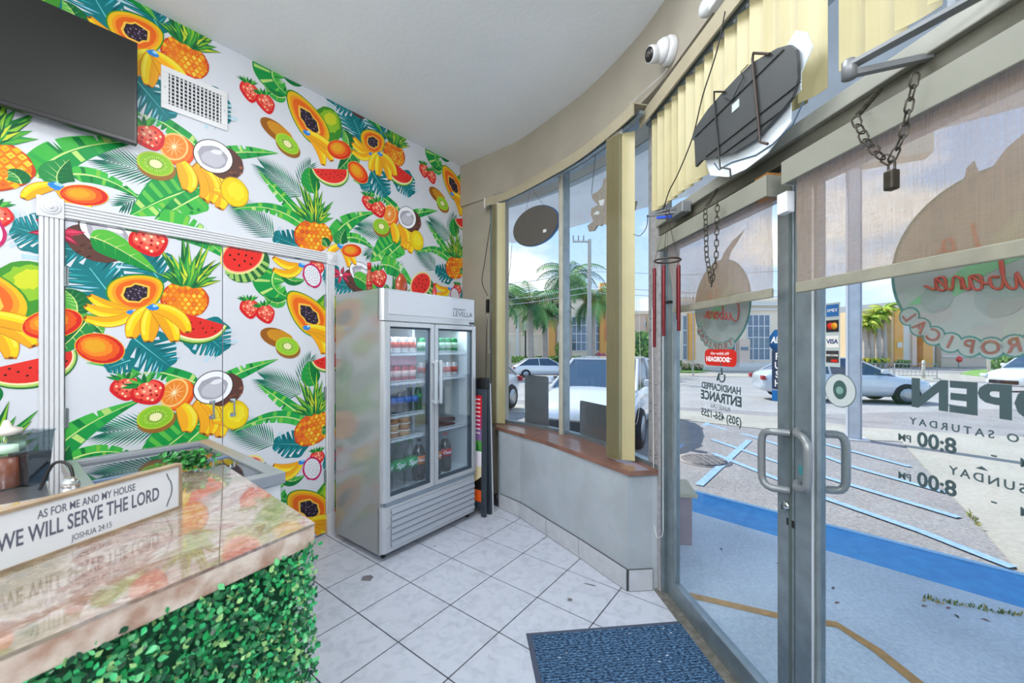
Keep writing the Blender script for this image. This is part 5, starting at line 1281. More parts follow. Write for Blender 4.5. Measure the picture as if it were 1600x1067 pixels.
wbk = tag(MB().box(-.035, .03, -.06, .0, -.045, .045, 0, .003).build('wood_block', mat('raw_wood', 'a5713c', .6, var=.3, vscale=25)), 'raw wooden block wedged between the two shade cassettes', 'block'); xq, zq = DR.hit(1197, 289, .05); wbk.location = DR.P(xq, -.01, 2.035); wbk.rotation_euler = (0, 0, DR.rz)
br = tag(MB().box(-.022, .022, -.03, 0, -.035, .035, 0, .003).build('shade_bracket', WHITE), 'white plastic shade bracket at the meeting of the doors', 'bracket'); xq, zq = DR.hit(1236, 318, .05); br.location = DR.P(xq, -.055, zq); br.rotation_euler = (0, 0, DR.rz)
# bead chains
def chainloop(name, pts, r, link, label, m=STEEL, cat='chain'):
    """links threaded along a polyline"""
    mb = MB(); P = [Vector(p) for p in pts]; L = [0]
    for i in range(len(P)-1): L.append(L[-1]+(P[i+1]-P[i]).length)
    n = int(L[-1]/(link*.78)); 
    for k in range(n):
        d = L[-1]*(k+.5)/n; i = max(j for j in range(len(L)-1) if L[j] <= d); t = (P[i+1]-P[i]).normalized(); c = P[i]+t*(d-L[i])
        s_ = t.cross(Vector((0, 1, .3))).normalized(); s2 = t.cross(s_).normalized(); s_ = s_ if k % 2 else (s_*.35+s2*.94).normalized(); hw = link*.28
        loop = [c+t*(link/2-hw)*(1 if math.sin(a) > 0 else -1)+t*hw*math.sin(a)+s_*hw*math.cos(a) for a in [2*PI*(w+.5)/10 for w in range(10)]]
        mb.tube(loop, r, 5, closed=True)
    return tag(mb.build(name, m), label, cat)
def dpt(px, py, off): x, z = DR.hit(px, py, off); return DR.P(x, -off, z)
DKM = mat('dark_chain_metal', '4a463f', .4, .7, var=.3, vscale=40)
chainloop('chain', [dpt(1102, 326, .13), dpt(1104, 400, .13), dpt(1112, 444, .13), dpt(1119, 400, .13), dpt(1121, 312, .13)], .0022, .030, 'dark steel chain looped in front of the left roller shade', DKM)
chainloop('chain', [dpt(1336, 184, .17), dpt(1350, 215, .17), dpt(1374, 243, .17), dpt(1392, 252, .17), dpt(1410, 215, .17), dpt(1431, 115, .17)], .0022, .032, 'dark steel chain looped in front of the right roller shade', DKM)
def at_door(o, px, py, off): x, z = DR.hit(px, py, off); o.location = DR.P(x, -off, z); o.rotation_euler = (0, 0, DR.rz); return o
pl = tag(at_door(MB().box(-.011, .011, -.011, .011, -.052, -.006, 0, .004).tube([(-.007, 0, -.006), (-.007, 0, .010), (.0, 0, .017), (.007, 0, .010), (.007, 0, -.006)], .0025, 8).build('padlock', DKM), 1393, 262, .17), 'small dark padlock hanging from the chain by the right shade', 'padlock')
for px, py, p2, lab in ((1340, 180, (1375, 140), 'rusty spring hooked on the header above the right shade'), (1104, 322, (1120, 296), 'small rusty spring hooked on the header above the left shade')):
    A = dpt(px, py, .15); B = dpt(*p2, .06); mb = MB(); n = 90; ax = (B-A); e1_ = ax.orthogonal().normalized(); e2_ = ax.cross(e1_).normalized()
    mb.tube([A+ax*(i/n)+(e1_*math.cos(i*.9)+e2_*math.sin(i*.9))*.006 for i in range(n+1)], .0016, 5); tag(mb.build('spring', DKM), lab, 'spring')
# shade cord loops of white beads
def beads(name, pts, label, r=.0022):
    mb = MB(); mb.tube([Vector(p) for p in spline(pts, 8)], r, 6); return tag(mb.build(name, WHITE), label, 'cord')
beads('bead_cord', [dpt(1019, 480, .04), dpt(1021, 700, .045), dpt(1021, 800, .045), dpt(1025, 834, .045), dpt(1030, 840, .045), dpt(1036, 830, .045), dpt(1036, 780, .04), dpt(1036, 470, .04)], 'long white bead cord hanging down the door jamb to knee height')
beads('bead_cord', [Vector((.80, 2.50, 1.75)), Vector((.805, 2.49, 1.2)), Vector((.79, 2.50, .98)), Vector((.772, 2.52, .99)), Vector((.77, 2.52, 1.2)), Vector((.79, 2.51, 1.75))], 'thin cord loop hanging beside the middle blind', .0012)
# ---- door closers
CL = mat('closer_grey', '8f9296', .4, .4)
c1 = empty('door_closer', DR.P(DR.hit(1075, 330, .04)[0], -.05, 2.135), DR.rz, 'small door closer with blue taped arm over the left door hinge', 'door closer')
MB().box(-.12, .05, -.05, 0, -.02, .035, 0, .005).build('closer_body', CL, c1)
tp1 = at(1012, 338, 2.199); lp = Matrix.Rotation(-DR.rz, 4, 'Z') @ (tp1-c1.location)
MB().box(-.012, .012, -.002, .002, 0, 1, 0).build('x', CL, c1).name if 0 else None
def bar(a, b, w, h, mb=None):
    mb = mb or MB(); a = Vector(a); b = Vector(b); t = (b-a).normalized(); s_ = t.cross(Vector((0, 0, 1))).normalized()*w/2; u = s_.cross(t).normalized()*h/2
    return mb.add([(a-s_-u)[:], (a+s_-u)[:], (a+s_+u)[:], (a-s_+u)[:], (b-s_-u)[:], (b+s_-u)[:], (b+s_+u)[:], (b-s_+u)[:]], [(0, 1, 2, 3), (7, 6, 5, 4), (0, 4, 5, 1), (1, 5, 6, 2), (2, 6, 7, 3), (3, 7, 4, 0)])
bar((-.07, -.05, .03), lp, .024, .006).build('main_arm', CL, c1); bar(lp, (.05, -.02, -.015), .016, .008).build('link_arm', CL, c1); bar(lp*.55+Vector((-.03, -.02, -.012)), lp*.25+Vector((-.0, -.02, -.022)), .022, .012).build('blue_tape', mat('blue_tape', '2350c8', .5), c1)
text('70-B', .028, mat('closer_ink', '5a5f66', .5), c1, lambda x, y, z: (x-.03, -.0512-z, y+.01), name='closer_lettering')
c2_ = empty('door_closer', (1.0, 1.0, 2.17), 0, 'long armed grey door closer reaching over the right door', 'door closer')
def wl_(p): return Vector(p)-Vector((1.0, 1.0, 2.17))
eb = at(1327, 106, 1.0); eb = Vector((eb.x, eb.y, 2.155)); fa = at(1600, -18, .82); fa2 = DR.P(2.0, -.02, 2.28)
bar(wl_(eb), wl_(DR.P(1.63, -.03, 2.19)), .028, .009).build('main_arm', CL, c2_); bar(wl_(eb+Vector((0, 0, -.02))), wl_(DR.P(DR.hit(1455, 100, .03)[0], -.03, 2.15)), .018, .014).build('link_arm', CL, c2_)
mb = MB(); mb.lathe([(.016, -.03), (.016, .012), (.012, .016)], 16, c=wl_(eb)[:]); mb.build('elbow_pivot', CL, c2_)
R = Matrix.Translation(-Vector((1.0, 1.0, 2.17))) @ Matrix.Translation(DR.o) @ Matrix.Rotation(DR.rz, 4, 'Z')
MB().box(1.55, 1.85, -.075, -.02, 2.215, 2.285, 0, .006, M=R).build('closer_body', mat('closer_blue_grey', '5f7684', .4, .2), c2_)
# ---- wind chime
wc = at(1043, 350, 1.99); wch = empty('wind_chime', (wc.x, wc.y, 0), 0, 'wind chime with dark red tubes hanging beside the door jamb', 'wind chime')
zr = at(1043, 407, 1.99).z; zt2 = at(1043, 345, 1.99).z; rr = .062; REDT = mat('red_chime_tube', '6e1a24', .3, .4); DKW = mat('dark_ring', '3c302c', .4)
mb = MB(); mb.tube([(rr*math.cos(a), rr*math.sin(a), zr) for a in [2*PI*i/28 for i in range(28)]], .0045, 8, closed=True); mb.build('ring', DKW, wch)
mb = MB(); mb.tube([(.011*math.cos(a), 0, zt2+.035+.014*math.sin(a)) for a in [2*PI*i/14 for i in range(14)]], .0022, 6, closed=True); mb.tube([(0, 0, zt2+.045), (-.006, 0, zt2+.07), (-.02, 0, zt2+.085)], .002, 6); mb.build('hook', DKW, wch)
mb = MB()
for k in range(5): a = 2*PI*k/5+.3; mb.tube([(0, 0, zt2+.022), (rr*math.cos(a), rr*math.sin(a), zr)], .0009, 4)
mb.tube([(0, 0, zt2+.02), (0, 0, zr-.22)], .0008, 4); mb.build('strings', DKW, wch)
for k, (ln, px) in enumerate(((.40, 1028), (.345, 1046), (.32, 1050), (.26, 1062), (.30, 1040))):
    a = 2*PI*k/5+2.8; x, y = rr*math.cos(a), rr*math.sin(a); mb = MB(); mb.tube([(x, y, zr), (x, y, zr-.035)], .0008, 4); mb.tube([(x, y, zr-.035), (x, y, zr-.035-ln)], .0085, 12); mb.build('chime_tube', REDT, wch)
MB().lathe([(.024, 0), (.025, .006), (.023, .012)], 18, c=(0, 0, zr-.215)).build('clapper', BLACK, wch)
# ---- back of the neon sign hanging in front of the transom blind
BK = mat('sign_back_grey', '45484a', .5, var=.06)
Z5 = lambda x, y: (1000+x/3.5575, y/3.5575)
def outl(pts, off): return [DR.hit(*Z5(x, y), off) for x, y in pts]
o1 = outl([(300, 772), (325, 705), (390, 610), (470, 520), (560, 425), (640, 350), (780, 270), (850, 250), (885, 278), (893, 350), (895, 440), (865, 540), (800, 620), (720, 705), (660, 775), (540, 850), (440, 872), (355, 892), (322, 928), (316, 785)], .13)
o2 = outl([(375, 900), (400, 975), (500, 985), (600, 940), (720, 850), (850, 680), (850, 560), (905, 500), (905, 410), (972, 260), (940, 180), (880, 170), (800, 300), (400, 800)], .11)
cx0 = sum(p[0] for p in o1)/len(o1); cz0 = sum(p[1] for p in o1)/len(o1)
ns = empty('hanging_sign', DR.P(cx0, -.13, cz0), DR.rz, 'dark back of a shaped illuminated sign hung before the transom blind', 'sign')
MB().prism([(a-cx0, b-cz0) for a, b in o1], -.012, .0, axis='y').build('sign_back', BK, ns)
MB().prism([(a-cx0, b-cz0) for a, b in o2], .012, .016, axis='y').build('acrylic_sheet', mat('white_acrylic', 'e9f2fa', .2), ns)
def sp(x, y, off=.15): a, b = DR.hit(*Z5(x, y), off); return Vector((a-cx0, -.02, b-cz0))
MB().tube([sp(720, 300), sp(630, 295), sp(625, 330), sp(655, 640), sp(668, 790), sp(710, 800)], .0045, 6).build('hanger_rod', mat('rust_rod', '3b2f2b', .5), ns)
MB().tube([sp(470, 510), sp(412, 510), sp(412, 560), sp(445, 930), sp(500, 940), sp(505, 990)], .0035, 6).build('hanger_rod', BLACK, ns)
for a, b in (((300, 760), (790, 275)), ((360, 870), (885, 455)), ((420, 880), (800, 600))): MB().tube([sp(*a)+Vector((0, .005, 0)), sp(*b)+Vector((0, .005, 0))], .002, 6).build('back_wire', BLACK, ns)
MB().tube([sp(470, 545), sp(510, 560), sp(575, 430), sp(560, 400), sp(600, 360)], .0018, 6).build('back_wire', BLACK, ns)
q1 = sp(522, 588); MB().box(q1.x-.02, q1.x+.02, -.0145, -.0122, q1.z-.015, q1.z+.015).build('white_sticker', mat('seal_white', 'c3ccce', .5), ns)
MB().tube([sp(375, 905)+Vector((0, .03, 0)), sp(400, 940)+Vector((0, .03, 0)), sp(470, 900)+Vector((0, .03, 0)), sp(600, 860)+Vector((0, .03, 0)), sp(690, 800)+Vector((0, .03, 0)), sp(800, 690)+Vector((0, .03, 0)), sp(860, 560)+Vector((0, .03, 0))], .0025, 6).build('neon_tubing', mat('tube_slate', '4f6a80', .3), ns)
# ---- ceiling-height fittings on the fascia
def fascia_pt(px, py):   # sight line to the curved fascia
    best = None
    for i in range(len(ARC2)-1):
        a, b = ARC2[i], ARC2[i+1]; F_ = Frame((a.x, a.y), (b.x-a.x, b.y-a.y)); x, z = F_.hit(px, py)
        if -.001 <= x <= (b-a).length+.001 and F_.n.dot(ray(px, py)) > 0: best = (F_.P(x, 0, z), F_.rz)
    return best
pc_, rz_ = fascia_pt(1050, 80)
sc_ = empty('security_camera', pc_, rz_, 'white dome security camera mounted on the beige upper wall', 'security camera')
def axl(prof, n, mat_, name, tilt=0, c=(0, 0, 0), ang=(0, 0)):
    mb = MB(); mb.lathe(prof, n, ax='y'); R = Matrix.Translation(c) @ Matrix.Rotation(ang[0], 4, 'Z') @ Matrix.Rotation(ang[1], 4, 'X'); mb.v = [(R @ Vector(v))[:] for v in mb.v]; return mb.build(name, mat_, sc_)
CW = mat('camera_white', 'dcdde0', .3)
axl([(.055, 0), (.057, -.008), (.057, -.026), (.050, -.034)], 28, CW, 'base'); axl([(.048, -.034), (.050, -.042), (.046, -.052), (.036, -.066), (.02, -.074)], 28, CW, 'dome')
axl([(.034, .01), (.035, -.045), (.032, -.052)], 24, CW, 'barrel', c=(-.012, -.052, -.006), ang=(.15, .25)); axl([(.029, -.052), (.029, -.0535)], 24, mat('lens_ring', '232326', .3), 'lens_ring', c=(-.012, -.052, -.006), ang=(.15, .25)); axl([(.014, -.0535), (.013, -.058), (.004, -.060)], 18, mat('lens_glass', '4a4440', .08), 'lens', c=(-.012, -.052, -.006), ang=(.15, .25))
P_ = [fascia_pt(*p)[0]+Vector((-.02, -.004, 0)) for p in ((1048, 108), (1040, 118), (1015, 140), (995, 158), (988, 163))]
tag(MB().tube(P_, .0025, 6).build('camera_cable', WHITE), 'white cable running down from the security camera', 'cable'); sc_.scale = (1.22, 1.22, 1.22)
el, rze = fascia_pt(1135, -8); elx = empty('emergency_light', el, rze, 'white emergency light fitting with round clear lamp at the top edge', 'light fitting')
MB().box(-.06, .12, -.05, 0, -.03, .09, 0, .006).build('housing', WHITE, elx); mb = MB(); mb.lathe([(.032, .0), (.036, -.02), (.030, -.036), (.012, -.042)], 20, c=(-.07, -.03, .0), ax='y'); mb.build('lamp_head', mat('clear_lens', 'd3d6d8', .15), elx)
tag(MB().tube(spline([dpt(1133, 18, .12), dpt(1120, 80, .12), dpt(1098, 150, .12), dpt(1082, 215, .12), dpt(1060, 270, .12), dpt(1045, 300, .12), dpt(1036, 330, .12)], 6), .0028, 6).build('hanging_cable', BLACK), 'thin black cable hanging from the emergency light to the door closer', 'cable')
(MB().tube([Matrix.Rotation(-DR.rz, 4, 'Z') @ (Vector(p)-c1.location) for p in spline([dpt(1012, 336, .25), dpt(1010, 355, .22), dpt(1000, 368, .22), dpt(990, 366, .2)], 5)], .002, 6).build('loose_wire', BLACK, c1))
# ---- cable and adapter on the pier
PF = Frame((P0.x, P0.y), (P1.x-P0.x, P1.y-P0.y))
def pp(px, py, off=.006): x, z = PF.hit(px, py, off); return PF.P(x, -off, z)
ad_ = empty('power_adapter', pp(762, 478, .012), PF.rz, 'small black power adapter hanging on its cable on the beige pier', 'power adapter')
MB().box(-.016, .016, -.012, .012, -.065, .065, 0, .004).build('adapter_body', BLACK, ad_)
L0 = ad_.location; Ri = Matrix.Rotation(-PF.rz, 4, 'Z')
def cab(pts): return MB().tube([Ri @ (Vector(p)-L0) for p in spline([pp(*q_) for q_ in pts], 5)], .0028, 6)
cab([(767, 326), (766, 350), (757, 410), (753, 440), (762, 462)]).build('cable', BLACK, ad_); cab([(762, 492), (760, 530), (759, 592)]).build('cable', BLACK, ad_); cab([(767, 490), (767, 540), (764, 548), (762, 490)]).build('cable_tie', WHITE, ad_)
# ---- round sign back hanging in the window
def glp(px, py, off):   # point on a surface parallel to the curved glass
    G = offs(GI, off)
    for i in range(len(G)-1):
        a, b = G[i], G[i+1]; F_ = Frame((a.x, a.y), (b.x-a.x, b.y-a.y)); x, z = F_.hit(px, py)
        if -.001 <= x <= (b-a).length+.001: return F_.P(x, 0, z), F_.rz
ca, cb_ = glp(803, 352, .06)[0], glp(870, 352, .06)[0]; F3 = Frame((ca.x, ca.y), (cb_.x-ca.x, cb_.y-ca.y)); ow = (cb_-ca).length
c3, z3t = F3.hit(836, 322); _, z3b = F3.hit(836, 384); cx3 = ow/2; cz3 = (z3t+z3b)/2; rx3 = ow/2*1.04; rz3 = (z3t-z3b)/2
rs = empty('hanging_sign', F3.P(cx3, 0, cz3), F3.rz, 'oval dark sign back with blue rim hanging in the left window pane', 'sign')
def ov(f): return [(rx3*f*math.cos(2*PI*i/48), rz3*f*math.sin(2*PI*i/48)) for i in range(48)]
MB().prism(ov(1.0), .0, .018, axis='y').build('blue_rim', mat('rim_blue', '3e6c9c', .3), rs); MB().prism(ov(.97), -.006, .0, axis='y').build('sign_back', mat('oval_back', '5a5652', .55), rs)
MB().box(.10, .135, -.008, -.0062, -.08, -.055).build('white_sticker', WHITE, rs)
tp_, _r = F3.hit(829, 293), 0; tpl = (tp_[0]-cx3, tp_[1]-cz3)
MB().tube([(-.11, 0, rz3*.8), (tpl[0], 0, tpl[1]), (.11, 0, rz3*.85)], .0014, 5).build('hanging_cord', BLACK, rs)
wr = [glp(*p, .06)[0] for p in ((800, 383), (797, 420), (793, 440))]; MB().tube([Matrix.Rotation(-F3.rz, 4, 'Z') @ (p-rs.location) for p in wr], .0022, 5).build('cable', BLACK, rs)
# ---- pierced sign back further right
Z2 = lambda x, y: (740+x/3.5567, 240+y/3.5567)
ca, cb_ = glp(915, 320, .06)[0], glp(975, 320, .06)[0]; F4 = Frame((ca.x, ca.y), (cb_.x-ca.x, cb_.y-ca.y))
half = [(640, 432), (632, 400), (665, 375), (650, 335), (655, 305), (690, 285), (662, 255), (655, 228), (690, 210), (715, 180), (722, 140), (755, 125)]
low = [(755, 385), (735, 395), (715, 392), (705, 403), (685, 400), (668, 428)]
ptsF = [F4.hit(*Z2(x, y)) for x, y in half]; ptsL = [F4.hit(*Z2(x, y)) for x, y in low]; xm = max(p[0] for p in ptsF)
right = [(2*xm-a, b+.0) for a, b in reversed(ptsF[:-1])]; rl_ = [(2*xm-a, b) for a, b in reversed(ptsL[1:])] if 0 else []
o4 = ptsF+[(2*xm-a, b) for a, b in reversed(ptsF)]+[(2*xm-a, b) for a, b in reversed(ptsL)]+ptsL
cx4 = xm; cz4 = sum(p[1] for p in o4)/len(o4)
ps = empty('hanging_sign', F4.P(cx4, 0, cz4), F4.rz, 'pierced wavy sign back hanging on a chain in the window beside the middle blind', 'sign')
MB().prism([(a-cx4, b-cz4) for a, b in o4], 0, .014, axis='y').build('sign_back', mat('pierced_back', '98928a', .6, var=.12, vscale=30), ps)
for lst in ([(695, 262), (728, 252), (722, 285), (705, 290)], [(665, 338), (685, 318), (700, 325), (695, 340)]):
    pr_ = [F4.hit(*Z2(x, y)) for x, y in lst]; MB().prism([(a-cx4, b-cz4) for a, b in pr_], -.0015, 0, axis='y').build('painted_light_opening', mat('opening_pale', 'd3dade', .5), ps)  # solid pale plates; light through the cutouts is painted in their colour
t0 = F4.hit(*Z2(655, 228)); t1 = F4.hit(*Z2(678, 0)); mb = MB(); n = 26
for k in range(n):
    a = (t0[0]+(t1[0]-t0[0])*k/n-cx4, t0[1]+(t1[1]-t0[1])*k/n-cz4); b = (t0[0]+(t1[0]-t0[0])*(k+1)/n-cx4, t0[1]+(t1[1]-t0[1])*(k+1)/n-cz4); w_ = .004
    mb.tube([(a[0]-w_, 0, a[1]), (a[0], 0, a[1]-.002), (a[0]+w_, 0, a[1]), (b[0]+w_, 0, b[1]), (b[0], 0, b[1]+.002), (b[0]-w_, 0, b[1])] if k % 2 else [(a[0], -w_, a[1]), (a[0], w_, a[1]), (b[0], w_, b[1]), (b[0], -w_, b[1])], .001, 4, closed=True)
mb.build('hanging_chain', DKM, ps)
# ---- steel sheets standing on the sill
def sheet(pa, pb, top, label, rad=.02):
    A = gp(*pa, .722); B = gp(*pb, .722); F_ = Frame((A.x, A.y), (B.x-A.x, B.y-A.y)); w = (B-A).length; h = F_.hit(*top)[1]-.722
    e = empty('metal_sheet', (A.x, A.y, .722), F_.rz, label, 'metal sheet'); pts = [(0, 0), (w, 0)]
    for cx, cz, a0 in ((w-rad, h-rad, 0), (rad, h-rad, PI/2)): pts += [(cx+rad*math.cos(a0+PI/2*i/5), cz+rad*math.sin(a0+PI/2*i/5)) for i in range(6)]
    MB().prism(pts, 0, .003, axis='y').build('sheet', mat('brushed_sheet', 'a4a8b0', .34, .8, var=.05, vscale=5, stretch=(1, 1, 6)), e)
    MB().box(.005, w-.005, -.002, .005, -.0, .012).build('foot_fringe', mat('dark_fringe', '5a4334', .8), e); MB().lathe([(.004, -.001), (.004, .001)], 10, c=(w*.12, 0, h-.015), ax='y').build('hole', BLACK, e); return e
sheet((820, 662), (857, 668), (838, 587), 'tall brushed metal sheet standing on the sill in the left pane')
sheet((906, 681), (960, 700), (915, 627), 'shorter wide brushed metal sheet leaning on the sill beside the middle blind')
# ---- door mat
ma_, mb_ = gp(822, 991), gp(1070, 971); mc_ = gp(1150, 1075); md_ = gp(846, 1075)
dm = empty('door_mat', (ma_.x, ma_.y, .001), math.atan2(mb_.y-ma_.y, mb_.x-ma_.x), 'dark blue ribbed door mat with rubber border by the entrance', 'door mat')
mw = (mb_-ma_).length; md = 1.35; bw = .025
MB().box(0, mw, -md, 0, 0, .005, 0, .002).build('rubber_border', mat('mat_rubber', '4a5266', .6), dm)
def matmat():
    m = bpy.data.materials.new('mat_pile'); m.use_nodes = True; t = m.node_tree; b = t.nodes['Principled BSDF']; tc = N(t, 'ShaderNodeTexCoord'); mp = N(t, 'ShaderNodeMapping'); mp.inputs['Scale'].default_value = (60, 160, 1); t.links.new(tc.outputs['Object'], mp.inputs[0]); n = N(t, 'ShaderNodeTexNoise'); n.inputs['Scale'].default_value = 1; n.inputs['Detail'].default_value = 5; t.links.new(mp.outputs[0], n.inputs['Vector'])
    r = N(t, 'ShaderNodeValToRGB'); e = r.color_ramp.elements; e[0].position = .42; e[0].color = (*lin('123252'), 1); e[1].position = .68; e[1].color = (*lin('6d97c0'), 1); t.links.new(n.outputs[0], r.inputs[0]); t.links.new(r.outputs[0], b.inputs['Base Color']); b.inputs['Roughness'].default_value = .9; return m
mb = MB(); nr = 90; rm = random.Random(2)
for i in range(nr):
    y = -bw-(md-2*bw)*i/nr; hgt = .008+.0015*rm.random(); mb.box(bw, mw-bw, y-(md-2*bw)/nr*.72, y, .004, hgt)
for i in range(60): x = bw+(mw-2*bw)*(i+.5)/60; mb.box(x-.0015, x+.0015, -md+bw, -bw, .004, .0085)
o_ = mb.build('ribbed_pile', matmat(), dm); o_['kind'] = 'stuff'
rm = random.Random(9)
for k in range(9): x, y = rm.uniform(.05, mw-.05), -rm.uniform(.05, .5); MB().box(x, x+rm.uniform(.004, .012), y, y+.004, .009, .0105).build('white_crumb', WHITE, dm)
# ================================================================ OUTSIDE
def gz(Y): return -.06 if Y < 7 else (-.06-.74*(Y-7)/17 if Y < 24 else -.8)
def gt(px, py, dz=0.0):
    z = -.06
    for _ in range(60): p = gp(px, py, z); z = z*.5+gz(min(p.y, 60))*.5
    p = gp(px, py, z); p.z += dz; return p
def speck(name, c1, c2, s, c3=None):
    m = bpy.data.materials.new(name); m.use_nodes = True; t = m.node_tree; b = t.nodes['Principled BSDF']; tc = N(t, 'ShaderNodeTexCoord'); n = N(t, 'ShaderNodeTexNoise'); n.inputs['Scale'].default_value = s; n.inputs['Detail'].default_value = 8; n.inputs['Roughness'].default_value = .75; t.links.new(tc.outputs['Object'], n.inputs['Vector'])
    n2 = N(t, 'ShaderNodeTexNoise'); n2.inputs['Scale'].default_value = s*.04; n2.inputs['Detail'].default_value = 4; t.links.new(tc.outputs['Object'], n2.inputs['Vector'])
    r = N(t, 'ShaderNodeValToRGB'); e = r.color_ramp.elements; e[0].position = .35; e[0].color = (*lin(c1), 1); e[1].position = .65; e[1].color = (*lin(c2), 1); t.links.new(n.outputs[0], r.inputs[0])
    mx = N(t, 'ShaderNodeMix', data_type='RGBA', blend_type='MULTIPLY'); mx.inputs[0].default_value = .6; r2 = N(t, 'ShaderNodeValToRGB'); r2.color_ramp.elements[0].position = .3; r2.color_ramp.elements[0].color = (.72, .72, .72, 1); r2.color_ramp.elements[1].position = .6
    t.links.new(n2.outputs[0], r2.inputs[0]); t.links.new(r.outputs[0], mx.inputs[6]); t.links.new(r2.outputs[0], mx.inputs[7]); t.links.new(mx.outputs[2], b.inputs['Base Color'])
    b.inputs['Roughness'].default_value = .9; b.inputs['Specular IOR Level'].default_value = .2; return m
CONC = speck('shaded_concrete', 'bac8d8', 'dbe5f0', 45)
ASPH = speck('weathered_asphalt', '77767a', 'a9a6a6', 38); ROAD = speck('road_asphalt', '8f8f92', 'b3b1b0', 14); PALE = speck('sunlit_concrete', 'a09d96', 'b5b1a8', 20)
m = MB(); ys = [1.2, 7]+[7+i*1.7 for i in range(1, 11)]+[30, 60, 160]
vs = []; 
for y in ys: vs += [(-.5-y*2.0, y, gz(y)-.001), (4+y*2.2, y, gz(y)-.001)]
m.add(vs, [(2*i, 2*i+1, 2*i+3, 2*i+2) for i in range(len(ys)-1)]); m.build('g', ASPH); go = bpy.data.objects['g']; go.name = 'ground_parking_lot'; tag(go, 'sunlit weathered asphalt parking lot and street', kind='structure')
def patch(name, pts, m, label, dz=.003, parent=None, h=None):
    P = [gt(*p) if isinstance(p, tuple) else p for p in pts]; mb = MB(); n = len(P)
    tri = tessellate_polygon([[Vector((p.x, p.y, 0)) for p in P]]); top = [(p.x, p.y, p.z+dz) for p in P]; bot = [(p.x, p.y, p.z-.01) for p in P]
    mb.add(top+bot, [list(t) for t in tri]+[(i, (i+1) % n, n+(i+1) % n, n+i) for i in range(n)]); return tag(mb.build(name, m, parent), label, kind='structure')
# band line in plan
bn = Vector((.72, .70)); ba = Vector((.70, -.72))
def bl_(t, dn): p = bn*dn/bn.length_squared+ba*t; return Vector((p.x, p.y, -.06))
side = [Vector((1.3, -2.6, 0)), Vector((1.12, .0, 0)), Vector((.93, 2.3, 0)), Vector((.9, 2.5, 0)), Vector((.72, 3.0, 0)), Vector((.48, 3.45, 0)), Vector((-.1, 4.05, 0)), Vector((-1.6, 5.5, 0))]
lo = 3.63; hi = 4.17
poly = [(p.x, p.y) for p in side]+[(bl_(-5.2, lo).x, bl_(-5.2, lo).y), (bl_(7.5, lo).x, bl_(7.5, lo).y)]
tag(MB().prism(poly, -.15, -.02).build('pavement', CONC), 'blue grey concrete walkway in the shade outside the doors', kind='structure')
BLUEP = mat('blue_kerb_paint', '35a0e2', .6, col2='2a90d6', vscale=12, bump=.2, bscale=80)
tag(MB().prism([(bl_(t, d).x, bl_(t, d).y) for t, d in ((-5.2, lo), (7.5, lo), (7.5, hi), (-5.2, hi))], -.15, -.022).build('blue_kerb', BLUEP), 'bright blue painted kerb band at the edge of the walkway', kind='structure')
tag(MB().prism([(bl_(t, d).x, bl_(t, d).y) for t, d in ((-5.2, hi-.035), (7.5, hi-.035), (7.5, hi+.01), (-5.2, hi+.01))], -.10, -.016).build('blue_kerb', mat('painted_sunlit_edge', '9fd0f5', .6)), 'thin pale blue worn edge of the painted kerb', kind='structure')  # lighter blue strip paints sunlight along the kerb's outer edge
YEL = mat('worn_yellow_line', 'bb9058', .8, var=.12, vscale=30)
LZ = [0]
def gline(pts, w, m, name, label, z=None, parent=None):
    LZ[0] += .0008
    P = [gp(px, py, -.02) if z is not None else gt(px, py) for px, py in pts]; mb = MB(); n = len(P)
    dz = Vector((0, 0, (.0015 if z is not None else .005)+LZ[0])); Ls = []
    for i in range(n):
        t = (P[min(i+1, n-1)]-P[max(i-1, 0)]); t.z = 0; t.normalize(); s_ = Vector((-t.y, t.x, 0))*w/2; Ls += [(P[i]-s_+dz)[:], (P[i]+s_+dz)[:]]
    mb.add(Ls, [(2*i, 2*i+2, 2*i+3, 2*i+1) for i in range(n-1)])
    return tag(mb.build(name, m, parent), label, kind='structure')
gline([(1072, 929), (1223, 964), (1307, 976), (1370, 1016), (1450, 1080)], .055, YEL, 'yellow_line', 'worn yellow line crossing the walkway and turning towards the bottom edge', z=1)
HB = mat('faded_blue_line', '8aaad2', .8, var=.15, vscale=25)
lns = [[(1106, 661), (1054, 704)], [(1104, 663), (1177, 683), (1222, 697)], [(1112, 687), (1222, 725)], [(1171, 688), (1092, 759)], [(1114, 709), (1222, 752)], [(1284, 693), (1422, 730)], [(1284, 712), (1335, 731), (1478, 771)], [(1284, 745), (1498, 810)], [(1284, 778), (1436, 831), (1583, 889)], [(1284, 760), (1330, 779), (1420, 803)][:0]]
for i, l in enumerate(x for x in lns if x): gline(l, .085, HB, 'painted_line', 'faded blue hatching line on the parking lot', None)
# pale pavement on the right and along the street
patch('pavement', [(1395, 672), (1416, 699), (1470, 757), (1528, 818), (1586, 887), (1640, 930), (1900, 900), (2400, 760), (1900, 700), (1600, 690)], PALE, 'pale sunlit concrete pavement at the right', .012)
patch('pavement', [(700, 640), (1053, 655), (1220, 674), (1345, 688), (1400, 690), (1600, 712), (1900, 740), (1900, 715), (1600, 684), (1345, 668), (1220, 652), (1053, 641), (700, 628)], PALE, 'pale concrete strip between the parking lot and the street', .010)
patch('road', [(500, 612), (1053, 636), (1220, 646), (1345, 658), (1600, 680), (2200, 735), (2200, 620), (1600, 600), (1300, 592), (900, 586), (500, 584)], ROAD, 'light grey street beyond the parking lot', .004)
patch('pavement', [(500, 583), (900, 585), (1300, 591), (1600, 599), (2000, 606), (2000, 592), (1600, 586), (1300, 580), (900, 577), (500, 576)], PALE, 'pale pavement on the far side of the street', .02)
